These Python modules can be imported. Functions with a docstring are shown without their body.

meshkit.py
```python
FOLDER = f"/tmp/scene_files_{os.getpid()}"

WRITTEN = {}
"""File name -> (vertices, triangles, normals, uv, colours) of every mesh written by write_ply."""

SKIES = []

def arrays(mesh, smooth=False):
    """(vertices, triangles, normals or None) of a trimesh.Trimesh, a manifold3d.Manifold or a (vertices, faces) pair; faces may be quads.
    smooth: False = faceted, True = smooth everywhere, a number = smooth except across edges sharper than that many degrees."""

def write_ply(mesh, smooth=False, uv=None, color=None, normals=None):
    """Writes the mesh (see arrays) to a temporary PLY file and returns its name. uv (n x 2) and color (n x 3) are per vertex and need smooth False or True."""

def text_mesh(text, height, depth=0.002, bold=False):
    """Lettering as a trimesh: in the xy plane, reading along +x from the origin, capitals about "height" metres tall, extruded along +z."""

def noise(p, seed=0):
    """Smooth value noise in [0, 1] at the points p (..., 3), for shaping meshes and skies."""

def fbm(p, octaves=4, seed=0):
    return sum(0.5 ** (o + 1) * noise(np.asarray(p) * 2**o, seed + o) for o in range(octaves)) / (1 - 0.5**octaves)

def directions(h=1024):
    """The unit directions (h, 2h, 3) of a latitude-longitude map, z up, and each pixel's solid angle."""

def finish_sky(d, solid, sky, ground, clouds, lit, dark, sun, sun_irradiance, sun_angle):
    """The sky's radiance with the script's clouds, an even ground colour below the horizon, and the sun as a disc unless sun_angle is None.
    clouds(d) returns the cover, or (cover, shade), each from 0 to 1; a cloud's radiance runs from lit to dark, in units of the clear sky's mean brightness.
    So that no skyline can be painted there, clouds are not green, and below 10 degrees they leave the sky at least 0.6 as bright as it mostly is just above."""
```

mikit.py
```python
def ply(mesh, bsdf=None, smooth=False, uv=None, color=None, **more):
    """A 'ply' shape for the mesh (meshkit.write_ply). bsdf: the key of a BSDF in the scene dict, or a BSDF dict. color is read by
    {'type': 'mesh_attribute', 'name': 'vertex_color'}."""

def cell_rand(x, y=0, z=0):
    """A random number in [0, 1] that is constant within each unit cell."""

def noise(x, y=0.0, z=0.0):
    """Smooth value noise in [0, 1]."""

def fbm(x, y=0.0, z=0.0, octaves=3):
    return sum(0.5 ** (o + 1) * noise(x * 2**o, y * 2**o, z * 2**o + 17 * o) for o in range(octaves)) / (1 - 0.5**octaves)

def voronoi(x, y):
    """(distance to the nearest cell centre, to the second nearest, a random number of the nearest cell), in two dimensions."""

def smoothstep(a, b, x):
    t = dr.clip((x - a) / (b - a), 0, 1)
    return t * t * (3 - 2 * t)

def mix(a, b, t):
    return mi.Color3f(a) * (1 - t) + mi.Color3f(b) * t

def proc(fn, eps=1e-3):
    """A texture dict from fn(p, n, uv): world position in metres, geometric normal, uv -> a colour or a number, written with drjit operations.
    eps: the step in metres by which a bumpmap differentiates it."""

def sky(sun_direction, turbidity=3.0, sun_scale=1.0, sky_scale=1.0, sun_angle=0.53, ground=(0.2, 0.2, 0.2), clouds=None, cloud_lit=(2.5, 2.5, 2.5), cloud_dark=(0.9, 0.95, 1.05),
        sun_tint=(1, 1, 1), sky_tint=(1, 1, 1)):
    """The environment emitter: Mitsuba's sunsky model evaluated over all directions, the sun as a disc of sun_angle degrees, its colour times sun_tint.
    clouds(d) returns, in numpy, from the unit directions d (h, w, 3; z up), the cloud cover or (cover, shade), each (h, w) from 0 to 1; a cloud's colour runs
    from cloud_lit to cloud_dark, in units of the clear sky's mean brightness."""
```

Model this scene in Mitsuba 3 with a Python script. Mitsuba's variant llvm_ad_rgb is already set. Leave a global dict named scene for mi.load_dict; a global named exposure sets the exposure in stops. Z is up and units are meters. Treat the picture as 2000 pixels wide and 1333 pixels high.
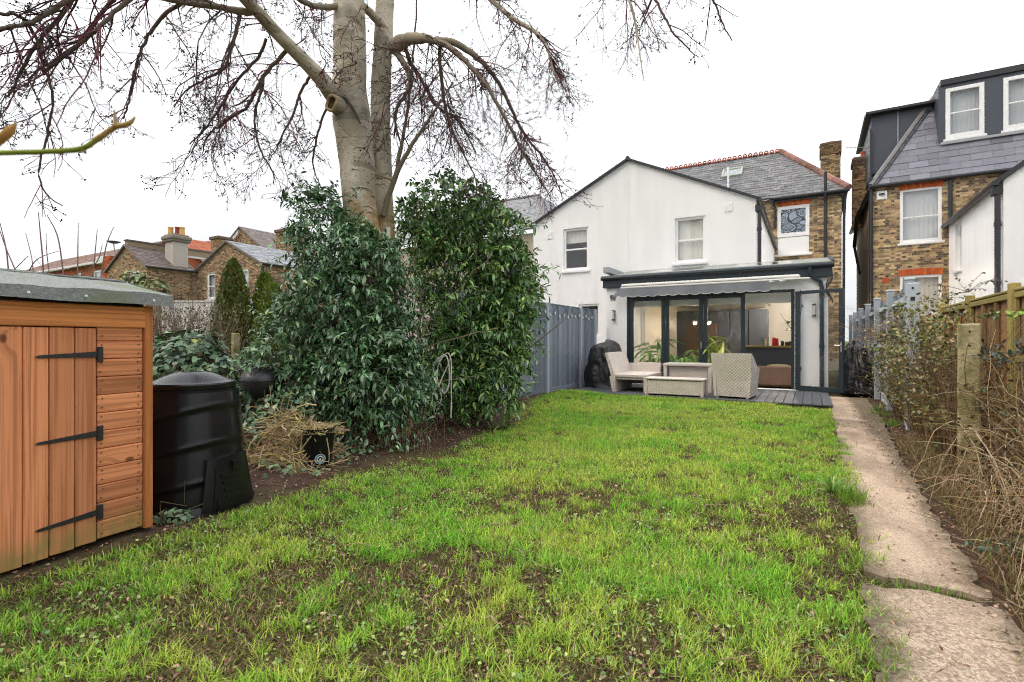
import math, numpy as np, trimesh, mitsuba as mi, mikit, meshkit, drjit as dr
from mikit import proc, noise, fbm, voronoi, cell_rand, smoothstep, mix
from shapely.geometry import Polygon, box as sbox
from scipy.spatial import ConvexHull

# ---------------------------------------------------------------- camera, sky, exposure
scene, labels = {}, {}
T = mi.ScalarTransform4f
YAW = math.radians(30.1)
scene['camera'] = {'type': 'thinlens', 'fov': 90.0, 'fov_axis': 'x', 'near_clip': 0.05, 'far_clip': 2000.0,
                   'aperture_radius': 0.002, 'focus_distance': 6.0,
                   'to_world': T().look_at(origin=[0, 0, 1.15], target=[-math.sin(YAW), math.cos(YAW), 1.15], up=[0, 0, 1])}


def overcast(d):
    """An even winter overcast: a little brighter overhead than at the horizon, with soft cloud texture."""
    z = np.clip(d[..., 2], 0, 1)
    n = meshkit.fbm(d / (0.25 + z[..., None]) * 1.3, 4, 3)
    return np.ones(z.shape), np.clip(0.9 - 0.75 * z + 0.5 * (n - 0.5), 0, 1)


scene['daylight'] = mikit.sky((-0.45, -0.55, 0.75), turbidity=3, sun_scale=0.12, sun_angle=25, clouds=overcast,
                              cloud_lit=(3.22, 3.28, 3.36), cloud_dark=(1.15, 1.18, 1.22), ground=(0.16, 0.17, 0.12))
exposure = 2.95

# ---------------------------------------------------------------- helpers
RNG = np.random.default_rng(7)
VC = {'type': 'mesh_attribute', 'name': 'vertex_color'}


def rgb(*c):
    return {'type': 'rgb', 'value': [float(x) for x in c]}


class MB:
    """Collects pieces into one mesh."""

    def __init__(s):
        s.v, s.f, s.c, s.u, s.n = [], [], [], [], 0

    def add(s, v, f, col=None, uv=None):
        v = np.asarray(v, float); f = np.asarray(f, int)
        if len(v) == 0:
            return s
        if f.shape[1] == 4:
            f = np.vstack([f[:, [0, 1, 2]], f[:, [0, 2, 3]]])
        s.v.append(v); s.f.append(f + s.n); s.n += len(v)
        s.c.append(np.broadcast_to(np.asarray((.5, .5, .5) if col is None else col, float), (len(v), 3)))
        s.u.append(np.zeros((len(v), 2)) if uv is None else np.asarray(uv, float))
        return s

    def mesh(s):
        return np.vstack(s.v), np.vstack(s.f), np.vstack(s.c), np.vstack(s.u)

    def move(s, rz=0.0, loc=(0, 0, 0)):
        c, q = math.cos(rz), math.sin(rz)
        R = np.array([[c, -q, 0], [q, c, 0], [0, 0, 1]])
        s.v = [v @ R.T + np.array(loc, float) for v in s.v]
        return s

    def box(s, c, size, rz=0.0, col=None, b=0.0, axis=None, uid=0.0, R=None):
        """A box (chamfered by b) at centre c; uv runs along its longest side (u) and across (v), offset by uid for the grain."""
        size = np.array(size, float)
        if b > 0:
            v = CB_V[0] * size / 2 - CB_V[1] * min(b, size.min() * .45)
            f = CB_F
        else:
            v = BOX_V * size / 2; f = BOX_F
        a = int(np.argmax(size)) if axis is None else axis
        o = [i for i in range(3) if i != a]
        wide = o[0] if size[o[0]] > size[o[1]] else o[1]
        uv = np.stack([v[:, a] + uid * 3.7, v[:, wide] + 0.3 * v[:, [i for i in o if i != wide][0]] + 10.0 * uid], 1)
        cz, sz = math.cos(rz), math.sin(rz)
        M = np.array([[cz, -sz, 0], [sz, cz, 0], [0, 0, 1]]) if R is None else np.asarray(R)
        return s.add(v @ M.T + np.array(c, float), f, col, uv)

    def tube(s, pts, r, n=6, col=None, cap=False):
        v, f, k = tube_arrays(pts, r, n)
        if cap:
            m = len(v)
            v = np.vstack([v, np.asarray(pts[0], float), np.asarray(pts[-1], float)])
            i = np.arange(n); j = (i + 1) % n; e = (k - 1) * n
            f = np.vstack([f, np.stack([np.full(n, m), j, i], 1), np.stack([np.full(n, m + 1), e + i, e + j], 1)])
        return s.add(v, f, col)

    def lathe(s, prof, c=(0, 0, 0), n=32, col=None, fn=None):
        """prof: rows of (r, z)."""
        prof = np.asarray(prof, float); k = len(prof); a = np.arange(n) * 2 * np.pi / n
        v = np.stack([prof[:, None, 0] * np.cos(a), prof[:, None, 0] * np.sin(a), np.repeat(prof[:, 1:], n, 1)], -1)
        if fn is not None:
            v = fn(v, a)
        i, j = np.meshgrid(np.arange(k - 1), np.arange(n), indexing='ij'); jn = (j + 1) % n
        f = np.stack([i * n + j, i * n + jn, (i + 1) * n + jn, (i + 1) * n + j], -1).reshape(-1, 4)
        return s.add(v.reshape(-1, 3) + np.array(c, float), f, col)

    def ext(s, poly, h0, h1, plane='xz', col=None):
        """Extrudes a shapely polygon: plane 'xz' along y, 'yz' along x, 'xy' along z."""
        for g in getattr(poly, 'geoms', [poly]):
            m = trimesh.creation.extrude_polygon(g, h1 - h0, engine='earcut')
            v, f = np.array(m.vertices), np.array(m.faces)
            if plane == 'xz':
                v = np.stack([v[:, 0], h0 + v[:, 2], v[:, 1]], 1); f = f[:, ::-1]
            elif plane == 'yz':
                v = np.stack([h0 + v[:, 2], v[:, 0], v[:, 1]], 1)
            else:
                v = v + [0, 0, h0]
            s.add(v, f, col, np.stack([v[:, 0] + v[:, 1], v[:, 2]], 1))
        return s

    def slab(s, quad, th, col=None):
        """A planar polygon (counter-clockwise seen from outside) with thickness th on its inner side."""
        q = np.asarray(quad, float); n = np.cross(q[1] - q[0], q[2] - q[0]); n /= np.linalg.norm(n)
        k = len(q); v = np.vstack([q, q - n * th])
        f = [[0, i, i + 1] for i in range(1, k - 1)] + [[k, k + i + 1, k + i] for i in range(1, k - 1)]
        for i in range(k):
            j = (i + 1) % k; f += [[i, k + i, k + j], [i, k + j, j]]
        return s.add(v, f, col)

    def quad(s, q, col=None):
        q = np.asarray(q, float)
        return s.add(q, [[0, 1, 2, 3]], col, [[0, 0], [1, 0], [1, 1], [0, 1]])


BOX_V = np.array([[x, y, z] for x in (-1, 1) for y in (-1, 1) for z in (-1, 1)], float)
BOX_F = np.array([[0, 1, 3], [0, 3, 2], [4, 6, 7], [4, 7, 5], [0, 4, 5], [0, 5, 1], [2, 3, 7], [2, 7, 6], [0, 2, 6], [0, 6, 4], [1, 5, 7], [1, 7, 3]])
_a, _b = [], []
for sg in BOX_V:
    for ax in range(3):
        _a.append(sg); _b.append([0 if i == ax else sg[i] for i in range(3)])
CB_V = (np.array(_a), np.array(_b))
_h = ConvexHull(CB_V[0] - .3 * CB_V[1]); _p = _h.points; CB_F = _h.simplices.copy()
for _i, _t in enumerate(CB_F):
    if np.dot(np.cross(_p[_t[1]] - _p[_t[0]], _p[_t[2]] - _p[_t[0]]), _p[_t].mean(0)) < 0:
        CB_F[_i] = _t[::-1]


def tube_arrays(pts, r, n):
    p = np.asarray(pts, float); k = len(p); r = np.broadcast_to(np.asarray(r, float), (k,))
    t = np.gradient(p, axis=0); t /= np.linalg.norm(t, axis=1, keepdims=True) + 1e-12
    ref = np.array([0, 0, 1.0]) if abs(t[:, 2]).mean() < .8 else np.array([1.0, 0, 0])
    x = np.cross(t, ref); x /= np.linalg.norm(x, axis=1, keepdims=True) + 1e-9
    y = np.cross(t, x)
    a = np.arange(n) * 2 * np.pi / n
    v = p[:, None] + r[:, None, None] * (np.cos(a)[None, :, None] * x[:, None] + np.sin(a)[None, :, None] * y[:, None])
    i, j = np.meshgrid(np.arange(k - 1), np.arange(n), indexing='ij'); jn = (j + 1) % n
    f = np.stack([i * n + j, i * n + jn, (i + 1) * n + jn, (i + 1) * n + j], -1).reshape(-1, 4)
    f = np.vstack([f[:, [0, 1, 2]], f[:, [0, 2, 3]]])
    return v.reshape(-1, 3), f, k


def spline(pts, m=4):
    """Catmull-Rom through the rows of pts (any number of columns)."""
    p = np.asarray(pts, float); p = np.vstack([2 * p[0] - p[1], p, 2 * p[-1] - p[-2]]); out = []
    for i in range(1, len(p) - 2):
        for t in np.arange(m) / m:
            a, b, c, d = p[i - 1:i + 3]
            out.append(.5 * (2 * b + (c - a) * t + (2 * a - 5 * b + 4 * c - d) * t * t + (3 * b - a - 3 * c + d) * t ** 3))
    out.append(p[-2])
    return np.array(out)


def frames(axis, side):
    """Rotation matrices whose columns are (side', axis, normal)."""
    a = axis / (np.linalg.norm(axis, axis=1, keepdims=True) + 1e-9)
    x = side - a * (side * a).sum(1, keepdims=True); x /= np.linalg.norm(x, axis=1, keepdims=True) + 1e-9
    return np.stack([x, a, np.cross(x, a)], -1)


def scatter(tv, tf, pos, R, sc, col):
    """Copies of a template under rotations R, scales sc (n,) or (n,3), colours (n,3)."""
    n = len(pos); sc = np.asarray(sc, float); sc = sc[:, None] * np.ones(3) if sc.ndim == 1 else sc
    v = np.einsum('nij,nkj->nki', R, tv[None] * sc[:, None, :]) + pos[:, None]
    f = (tf[None] + (np.arange(n) * len(tv))[:, None, None]).reshape(-1, 3)
    return v.reshape(-1, 3), f, np.repeat(col, len(tv), 0)


def rand_dirs(n, rng):
    d = rng.normal(size=(n, 3)); return d / np.linalg.norm(d, axis=1, keepdims=True)


def pick(cols, n, rng, jit=.12, cj=.04):
    c = np.array(cols, float)[rng.integers(0, len(cols), n)]
    return np.clip(c * (1 + jit * rng.normal(size=(n, 1))) * (1 + cj * rng.normal(size=(n, 3))), .004, .9)


# leaf template: pointed oval, folded along the midrib and bent down; along +y, length 1, width 1
def leaf_template(bend=.18, fold=.12, seg=3):
    ys = np.linspace(0, 1, seg + 1); w = .5 * np.sin(np.pi * np.clip(ys * .93 + .06, 0, 1)) ** .8; w[-1] = 0.03; w[0] = .05
    v = []
    for y, q in zip(ys, w):
        z = -bend * y * y
        v += [[-q, y, z + fold * q * 2], [0, y, z], [q, y, z + fold * q * 2]]
    f = []
    for i in range(seg):
        a = 3 * i
        f += [[a, a + 1, a + 4], [a, a + 4, a + 3], [a + 1, a + 2, a + 5], [a + 1, a + 5, a + 4]]
    return np.array(v, float), np.array(f)


LEAF = leaf_template()
FLATLEAF = leaf_template(.05, .05, 2)


def numbered(key):
    if key not in scene and key not in labels:
        return key
    i = 1
    while f'{key}_{i:03d}' in scene or f'{key}_{i:03d}' in labels:
        i += 1
    return f'{key}_{i:03d}'


def thing(name, label, cat, group=None):
    key = numbered(name); labels[key] = {'label': label, 'category': cat}
    if group:
        labels[key]['group'] = group
    return key


VCMATS = set()


def part(parent, name, mb, mat, smooth=False, kind=None, label=None, uv=False):
    key = numbered(f'{parent}__{name}' if parent else name)
    v, f, c, u = mb.mesh()
    kw = {}
    if mat in VCMATS:
        kw['color'] = c
        if smooth not in (True, False):
            smooth = False
    if uv:
        kw['uv'] = u
    scene[key] = mikit.ply((v, f), mat, smooth=smooth, **kw)
    if kind or label:
        labels.setdefault(key, {})
        if kind: labels[key]['kind'] = kind
        if label: labels[key]['label'] = label
    return key


def solo(name, label, cat, mb, mat, smooth=False, group=None, kind=None, uv=False):
    key = part(None, name, mb, mat, smooth, kind, None, uv)
    labels[key] = {'label': label}
    if cat: labels[key]['category'] = cat
    if group: labels[key]['group'] = group
    if kind: labels[key]['kind'] = kind
    return key


# ---------------------------------------------------------------- materials
def mat(key, base, rough=.8, spec=.3, metallic=0., bump=None, bscale=1., two=True, vc=False, **kw):
    b = {'type': 'principled', 'base_color': base if isinstance(base, dict) else rgb(*base), 'roughness': rough, 'metallic': metallic, 'specular': spec, **kw}
    if bump is not None:
        b = {'type': 'bumpmap', 'arbitrary': bump, 'scale': bscale, 'bsdf': b}
    scene[key] = {'type': 'twosided', 'bsdf': b} if two else b
    if vc: VCMATS.add(key)
    return key


def m_wood(key, base, dark, grain=1., knots=1., rough=.75, streak=None):
    base, dark = [tuple(map(float, x)) for x in (base, dark)]

    def fn(p, n, uv):
        u, v = uv.x, uv.y
        idn = dr.floor(v / 10.0 + .5)
        tone = cell_rand(idn, 3)
        kx, ky, kr = voronoi(u * 4.0 + idn * 7.37, v * 6.5 + 3.1 * tone)
        knot = smoothstep(.13, .05, kx) * dr.select(kr > .90, 1.0, 0.0) * knots
        ring = dr.select(kr > .90, smoothstep(.55, .05, kx), 0.0)
        g = fbm(u * 1.3 + 20 * tone, v * 90 + ring * 4.0, 0, 4)
        g2 = noise(u * 3.0, v * 240 + 40 * tone)
        t = dr.clip((smoothstep(.38, .66, g) * .62 + smoothstep(.5, .9, g2) * .4) * grain, 0, 1)
        c = mix(mi.Color3f(*base) * (.74 + .5 * tone), mi.Color3f(*dark), t * .5)
        c = mix(c, mi.Color3f(*dark) * .55, knot * .85)
        if streak is not None:      # algae and splash-back low on the boards
            s = smoothstep(.22, .03, p.z + .1 * (fbm(p.x * 9, p.y * 9, p.z * 3) - .5)) * fbm(p.x * 25, p.y * 25, p.z * 6)
            c = mix(c, mi.Color3f(*streak), dr.clip(s * 1.5, 0, .75))
        return c

    def bf(p, n, uv):
        return fbm(uv.x * 2.0, uv.y * 90, 0, 2)
    return mat(key, proc(fn), rough, .25, bump=proc(bf), bscale=.0012)


m_wood('wood_shed', (.66, .26, .118), (.20, .055, .022), grain=1.25, streak=(.24, .20, .06))
m_wood('wood_trim', (.66, .25, .08), (.26, .08, .025), grain=1.2)
m_wood('wood_fence', (.34, .20, .095), (.15, .075, .035), streak=(.12, .12, .05))
m_wood('wood_green', (.36, .29, .10), (.2, .15, .05), knots=.4)
m_wood('paint_blue', (.20, .23, .28), (.135, .16, .20), grain=.8, knots=.3, rough=.65)
m_wood('deck_grey', (.085, .09, .10), (.045, .048, .055), grain=.9, knots=0., rough=.6)


def f_stucco(p, n, uv):
    a = fbm(p.x * 1.3, p.y * 1.3, p.z * .7, 4)
    s = noise(p.x * 5, p.y * 5, p.z * .5) * fbm(p.x * .7, p.y * .7, p.z * .7)
    return mi.Color3f(.86, .86, .86) * (.955 + .07 * a) * (1 - .14 * s - .05 * smoothstep(.62, .8, noise(p.x * 9, p.y * 9, p.z * .35)) * noise(p.x * .8, p.y * .8, p.z * .9))


mat('stucco', proc(f_stucco), .85, .2, bump=proc(lambda p, n, uv: fbm(p.x * 30, p.y * 30, p.z * 30, 3) + 1.2 * fbm(p.x * 2.5, p.y * 2.5, p.z * 2.5, 2)), bscale=.004)
mat('white_paint', (.80, .80, .80), .35, .5)
mat('cream_paint', (.74, .70, .63), .7, .3)
mat('dark_metal', (.022, .032, .040), .36, .45)
mat('black_plastic', (.006, .006, .0075), .25, .36)
mat('gutter_black', (.022, .022, .026), .35, .5)
mat('zinc_dark', (.055, .063, .083), .45, .5)
mat('lead_grey', (.33, .34, .36), .55, .4)
mat('steel', (.55, .55, .56), .3, .5, metallic=.9)
mat('painted', VC, .75, .3, vc=True)
mat('satin', VC, .35, .5, vc=True)
mat('brickwork', VC, .9, .2, vc=True)
mat('leafy', VC, .38, .55, vc=True)
mat('glossy_leaf', VC, .24, .85, vc=True)
mat('dry_stems', VC, .85, .2, vc=True)
mat('slate', VC, .6, .4, vc=True)
scene['blade'] = {'type': 'principledthin', 'base_color': VC, 'roughness': .55, 'diff_trans': .7, 'spec_trans': 0.0}; VCMATS.add('blade')
scene['pane_glass'] = {'type': 'thindielectric', 'int_ior': 1.52}
mat('mortar', (.42, .37, .28), .95, .1)


def f_felt(p, n, uv):
    g = fbm(p.x * 160, p.y * 160, p.z * 160, 2)
    m = smoothstep(.5, .72, fbm(p.x * 3, p.y * 3, p.z * 3, 4))
    c = mix((.09, .10, .097), (.345, .36, .345), g)
    return mix(c, mi.Color3f(.16, .19, .11), m * .6)


mat('roof_felt', proc(f_felt), .95, .15, bump=proc(lambda p, n, uv: fbm(p.x * 170, p.y * 170, p.z * 170, 2) * .5 + fbm(p.x * 6, p.y * 6, p.z * 6, 2)), bscale=.004)


def f_ground(p, n, uv):
    d = fbm(p.x * 14, p.y * 14, 0, 4); e = noise(p.x * 90, p.y * 90)
    soil = mix((.028, .017, .014), (.115, .070, .052), d * .7 + e * .3)
    moss = mix((.05, .075, .012), (.15, .19, .03), noise(p.x * 60, p.y * 60, 4))
    lawn = smoothstep(-3.9, -3.2, p.x + .4 * (fbm(p.x * 2, p.y * 2, 5) - .5) + .12 * dr.maximum(p.y - 5.2, 0) * dr.select(p.y > 5.2, 2.2, 0)) * smoothstep(1.0, .3, p.x)
    far = smoothstep(14, 25, dr.sqrt(p.x * p.x + p.y * p.y))
    t = smoothstep(.36, .56, fbm(p.x * 1.7 + 9, p.y * 1.7, 2, 4)) * lawn
    return mix(mix(soil, moss, t * .3), mi.Color3f(.09, .11, .04), far)


mat('soil', proc(f_ground), .95, .15, bump=proc(lambda p, n, uv: fbm(p.x * 25, p.y * 25, 0, 4)), bscale=.03)


def f_path(p, n, uv):
    d1, d2, r = voronoi(p.x * 105 + 2 * noise(p.x * 40, p.y * 40), p.y * 105 + 2 * noise(p.x * 40, p.y * 40, 3))
    near = smoothstep(3.4, 2.2, p.y)
    agg = mix(mix((.15, .10, .075), (.60, .49, .38), r), mi.Color3f(.06, .042, .034), smoothstep(.16, .0, d2 - d1) * .6)
    base = mix((.50, .385, .285), (.32, .235, .17), smoothstep(.3, .7, fbm(p.x * 5, p.y * 3, 0, 4)))
    fine = fbm(p.x * 150, p.y * 150, 0, 2)
    c = mix(base * (.6 + .75 * fine), agg, .32 + .45 * near)
    st = smoothstep(.5, .7, fbm(p.x * 2.3 + 3, p.y * 1.4, 7, 4))
    edge = smoothstep(.16, .0, dr.minimum(p.x - .22, .74 - p.x) + .14 * (fbm(p.x * 9, p.y * 9, 3, 3) - .5))
    return mix(mix(c, mi.Color3f(.09, .07, .05), st * .5), mi.Color3f(.085, .07, .045), edge * .75)


def b_path(p, n, uv):
    d1, d2, r = voronoi(p.x * 105, p.y * 105)
    return (1 - d1) * .6 * (.4 + .6 * smoothstep(3.4, 2.2, p.y)) + 1.5 * fbm(p.x * 12, p.y * 12, 0, 3)


mat('path_concrete', proc(f_path), .92, .2, bump=proc(b_path), bscale=.007)


def f_conc(p, n, uv):
    g = fbm(p.x * 60, p.y * 60, p.z * 60, 3); m = fbm(p.x * 8, p.y * 8, p.z * 5, 4)
    c = mix((.40, .345, .21), (.22, .20, .09), smoothstep(.35, .65, m)) * (.6 + .8 * g)
    return mix(c, mi.Color3f(.05, .045, .03), smoothstep(.62, .75, m) * .6)


mat('old_concrete', proc(f_conc), .95, .15, bump=proc(lambda p, n, uv: fbm(p.x * 70, p.y * 70, p.z * 70, 3)), bscale=.008)


def f_bark(p, n, uv):
    lent = smoothstep(.62, .76, noise(p.x * 22, p.y * 22, p.z * 75)) * smoothstep(.4, .6, noise(p.x * 5, p.y * 5, p.z * 9))
    big = fbm(p.x * 3, p.y * 3, p.z * 1.3, 4)
    band = smoothstep(.66, .74, noise(p.x * 2.2, p.y * 2.2, p.z * 9)) * .5
    c = mix((.64, .57, .47), (.33, .295, .24), smoothstep(.35, .65, big))
    c = mix(c, mi.Color3f(.62, .57, .48), lent * .6)
    spk = smoothstep(.7, .85, noise(p.x * 70, p.y * 70, p.z * 70))
    c = mix(c, mi.Color3f(.10, .085, .06), dr.maximum(band, spk * .6))
    alg = smoothstep(.45, .7, fbm(p.x * 4 + 5, p.y * 4, p.z * 2, 4))
    c = mix(c, mi.Color3f(.30, .27, .14), alg * .4)
    base = smoothstep(3.1, 2.6, p.z + .5 * fbm(p.x * 7, p.y * 7, p.z * 7) - .2) * fbm(p.x * 11, p.y * 11, p.z * 8)
    return mix(c, mi.Color3f(.33, .19, .06), dr.clip(base * 1.4, 0, .8))


mat('bark', proc(f_bark), .9, .2, bump=proc(lambda p, n, uv: fbm(p.x * 30, p.y * 30, p.z * 60, 3) + .8 * noise(p.x * 6, p.y * 6, p.z * 22)), bscale=.012)


def weave(p, n, uv):
    """Basket weave height from position, on whichever pair of axes the face spans."""
    ax, ay, az = dr.abs(n.x), dr.abs(n.y), dr.abs(n.z)
    u = dr.select(az > .6, p.x, dr.select(ax > ay, p.y, p.x)); v = dr.select(az > .6, p.y, p.z)
    k = 34.0
    s = dr.sin(u * k * 3.14159) * dr.sin(v * k * 3.14159)
    return .5 + .5 * s * dr.select(cell_rand(dr.floor(u * k) , dr.floor(v * k)) > .15, 1.0, .3)


def m_rattan(key, lo, hi):
    mat(key, proc(lambda p, n, uv: mix(lo, hi, weave(p, n, uv)) * (.9 + .2 * fbm(p.x * 9, p.y * 9, p.z * 9))), .6, .35, bump=proc(weave, eps=2e-3), bscale=.004)


m_rattan('rattan_grey', (.30, .255, .225), (.82, .74, .68))
m_rattan('rattan_brown', (.10, .055, .04), (.30, .19, .14))


def f_branch_reflection(p, n, uv):  # reflection of the bare tree, painted into the pane colour as dark swirls
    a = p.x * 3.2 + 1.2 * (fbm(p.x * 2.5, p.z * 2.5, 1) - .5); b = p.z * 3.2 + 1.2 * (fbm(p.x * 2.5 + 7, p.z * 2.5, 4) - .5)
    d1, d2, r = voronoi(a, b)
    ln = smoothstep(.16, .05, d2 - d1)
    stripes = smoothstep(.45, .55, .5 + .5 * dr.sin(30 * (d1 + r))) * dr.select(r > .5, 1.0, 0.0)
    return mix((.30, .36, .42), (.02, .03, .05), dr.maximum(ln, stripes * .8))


mat('art_glass', proc(f_branch_reflection), .25, .5)
mat('cover_cloth', (.014, .014, .017), .38, .5, bump=proc(lambda p, n, uv: fbm(p.x * 9, p.y * 9, p.z * 6, 4)), bscale=.05)
mat('tarp', (.012, .012, .015), .25, .5, bump=proc(lambda p, n, uv: fbm(p.x * 12, p.y * 12, p.z * 9, 4)), bscale=.03)
mat('awning_cloth', (.17, .18, .20), .85, .2, bump=proc(lambda p, n, uv: fbm(p.x * 3, p.y * 3, p.z * 3, 3)), bscale=.02)

# ---------------------------------------------------------------- ground, path, lawn
def hg(x, y):
    """Height of the ground: slightly uneven near by."""
    q = np.stack([np.asarray(x, float), np.asarray(y, float), np.zeros_like(np.asarray(x, float))], -1)
    k = np.clip((9 - np.hypot(q[..., 0] + 2, q[..., 1] - 5)) / 3, 0, 1)
    bed = np.clip((-3.45 - q[..., 0]) / .8, 0, 1) * .05
    return k * (.05 * (meshkit.fbm(q * .9, 3, 5) - .5) + .015 * (meshkit.fbm(q * 6, 2, 9) - .5) + bed) - .012


xs = np.concatenate([[-600, -150, -60, -30, -18], np.linspace(-11, 4, 180), [8, 20, 60, 150, 600]])
ys = np.concatenate([[-600, -150, -40, -12, -5], np.linspace(-2.5, 13.5, 190), [18, 25, 40, 90, 200, 700]])
gx, gy = np.meshgrid(xs, ys, indexing='ij')
gv = np.stack([gx, gy, hg(gx, gy)], -1).reshape(-1, 3)
ny_ = len(ys); ii, jj = np.meshgrid(np.arange(len(xs) - 1), np.arange(ny_ - 1), indexing='ij')
gf = np.stack([ii * ny_ + jj, (ii + 1) * ny_ + jj, (ii + 1) * ny_ + jj + 1, ii * ny_ + jj + 1], -1).reshape(-1, 4)
g = MB().add(gv, gf)
part(None, 'ground', g, 'soil', True); labels['ground'] = {'kind': 'structure', 'label': 'dark soil and mossy earth of the garden'}


def rough_edge(pts, amp, rng, step=.07):
    out = []
    for (a, b) in zip(pts, pts[1:] + pts[:1]):
        a, b = np.array(a, float), np.array(b, float); n = max(2, int(np.linalg.norm(b - a) / step)); t = (b - a) / np.linalg.norm(b - a); m = np.array([-t[1], t[0]])
        for k in range(n):
            out.append(a + (b - a) * k / n + m * amp * rng.normal() * (k > 0))
    return Polygon(out).buffer(.03).buffer(-.045).buffer(.015).simplify(.002)


rp = np.random.default_rng(3)
labels['path'] = {'kind': 'structure', 'label': 'worn concrete garden path running up the right side of the lawn'}
for outline in ([(.24, 3.06), (.62, 3.02), (.70, 3.01), (.72, 4.5), (.78, 6.5), (.92, 9), (1.0, 12.3), (.35, 12.3), (.33, 10), (.30, 7), (.25, 5)],
                [(.16, -2.5), (.74, -2.5), (.72, 2.9), (.55, 2.93), (.22, 2.9), (.17, 1.5)]):
    part('path', 'slab', MB().ext(rough_edge(outline, .014, rp), -.1, .018, 'xy'), 'path_concrete')

# the soil bed's edge: the lawn lies to the right of this line
BED = np.array([(-2, -3.32), (1.6, -3.36), (2.2, -3.35), (2.6, -3.42), (3.2, -3.62), (3.6, -3.42), (4.2, -3.38), (5.2, -3.55), (6.7, -3.95), (8.2, -4.5), (9.7, -4.86), (12, -4.9)])


def bed_x(y):
    return np.interp(y, BED[:, 0], BED[:, 1])


def lawn_density(x, y):
    q = np.stack([x, y, np.zeros_like(x)], -1)
    n = meshkit.fbm(q * 1.9 + 11, 4, 21); m = meshkit.fbm(q * 12, 3, 4)
    edge = np.clip((x - bed_x(y)) / np.interp(y, [1.8, 3.2], [.14, .45]), 0, 1)
    low = .20 * np.clip((3.2 - y) / 2.5, 0, 1) * np.clip((-x - .6) / 1.2, 0, 1) + .13 * np.clip((x + .9) / .9, 0, 1) * (y < 8) + .05 * np.clip((5 - y) / 3, 0, 1)
    return np.clip(((n - .5) * 1.15 + (m - .5) * 1.7 + .285 - low * .9) * 4.2, .10, 1) * edge


rg = np.random.default_rng(12)


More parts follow.
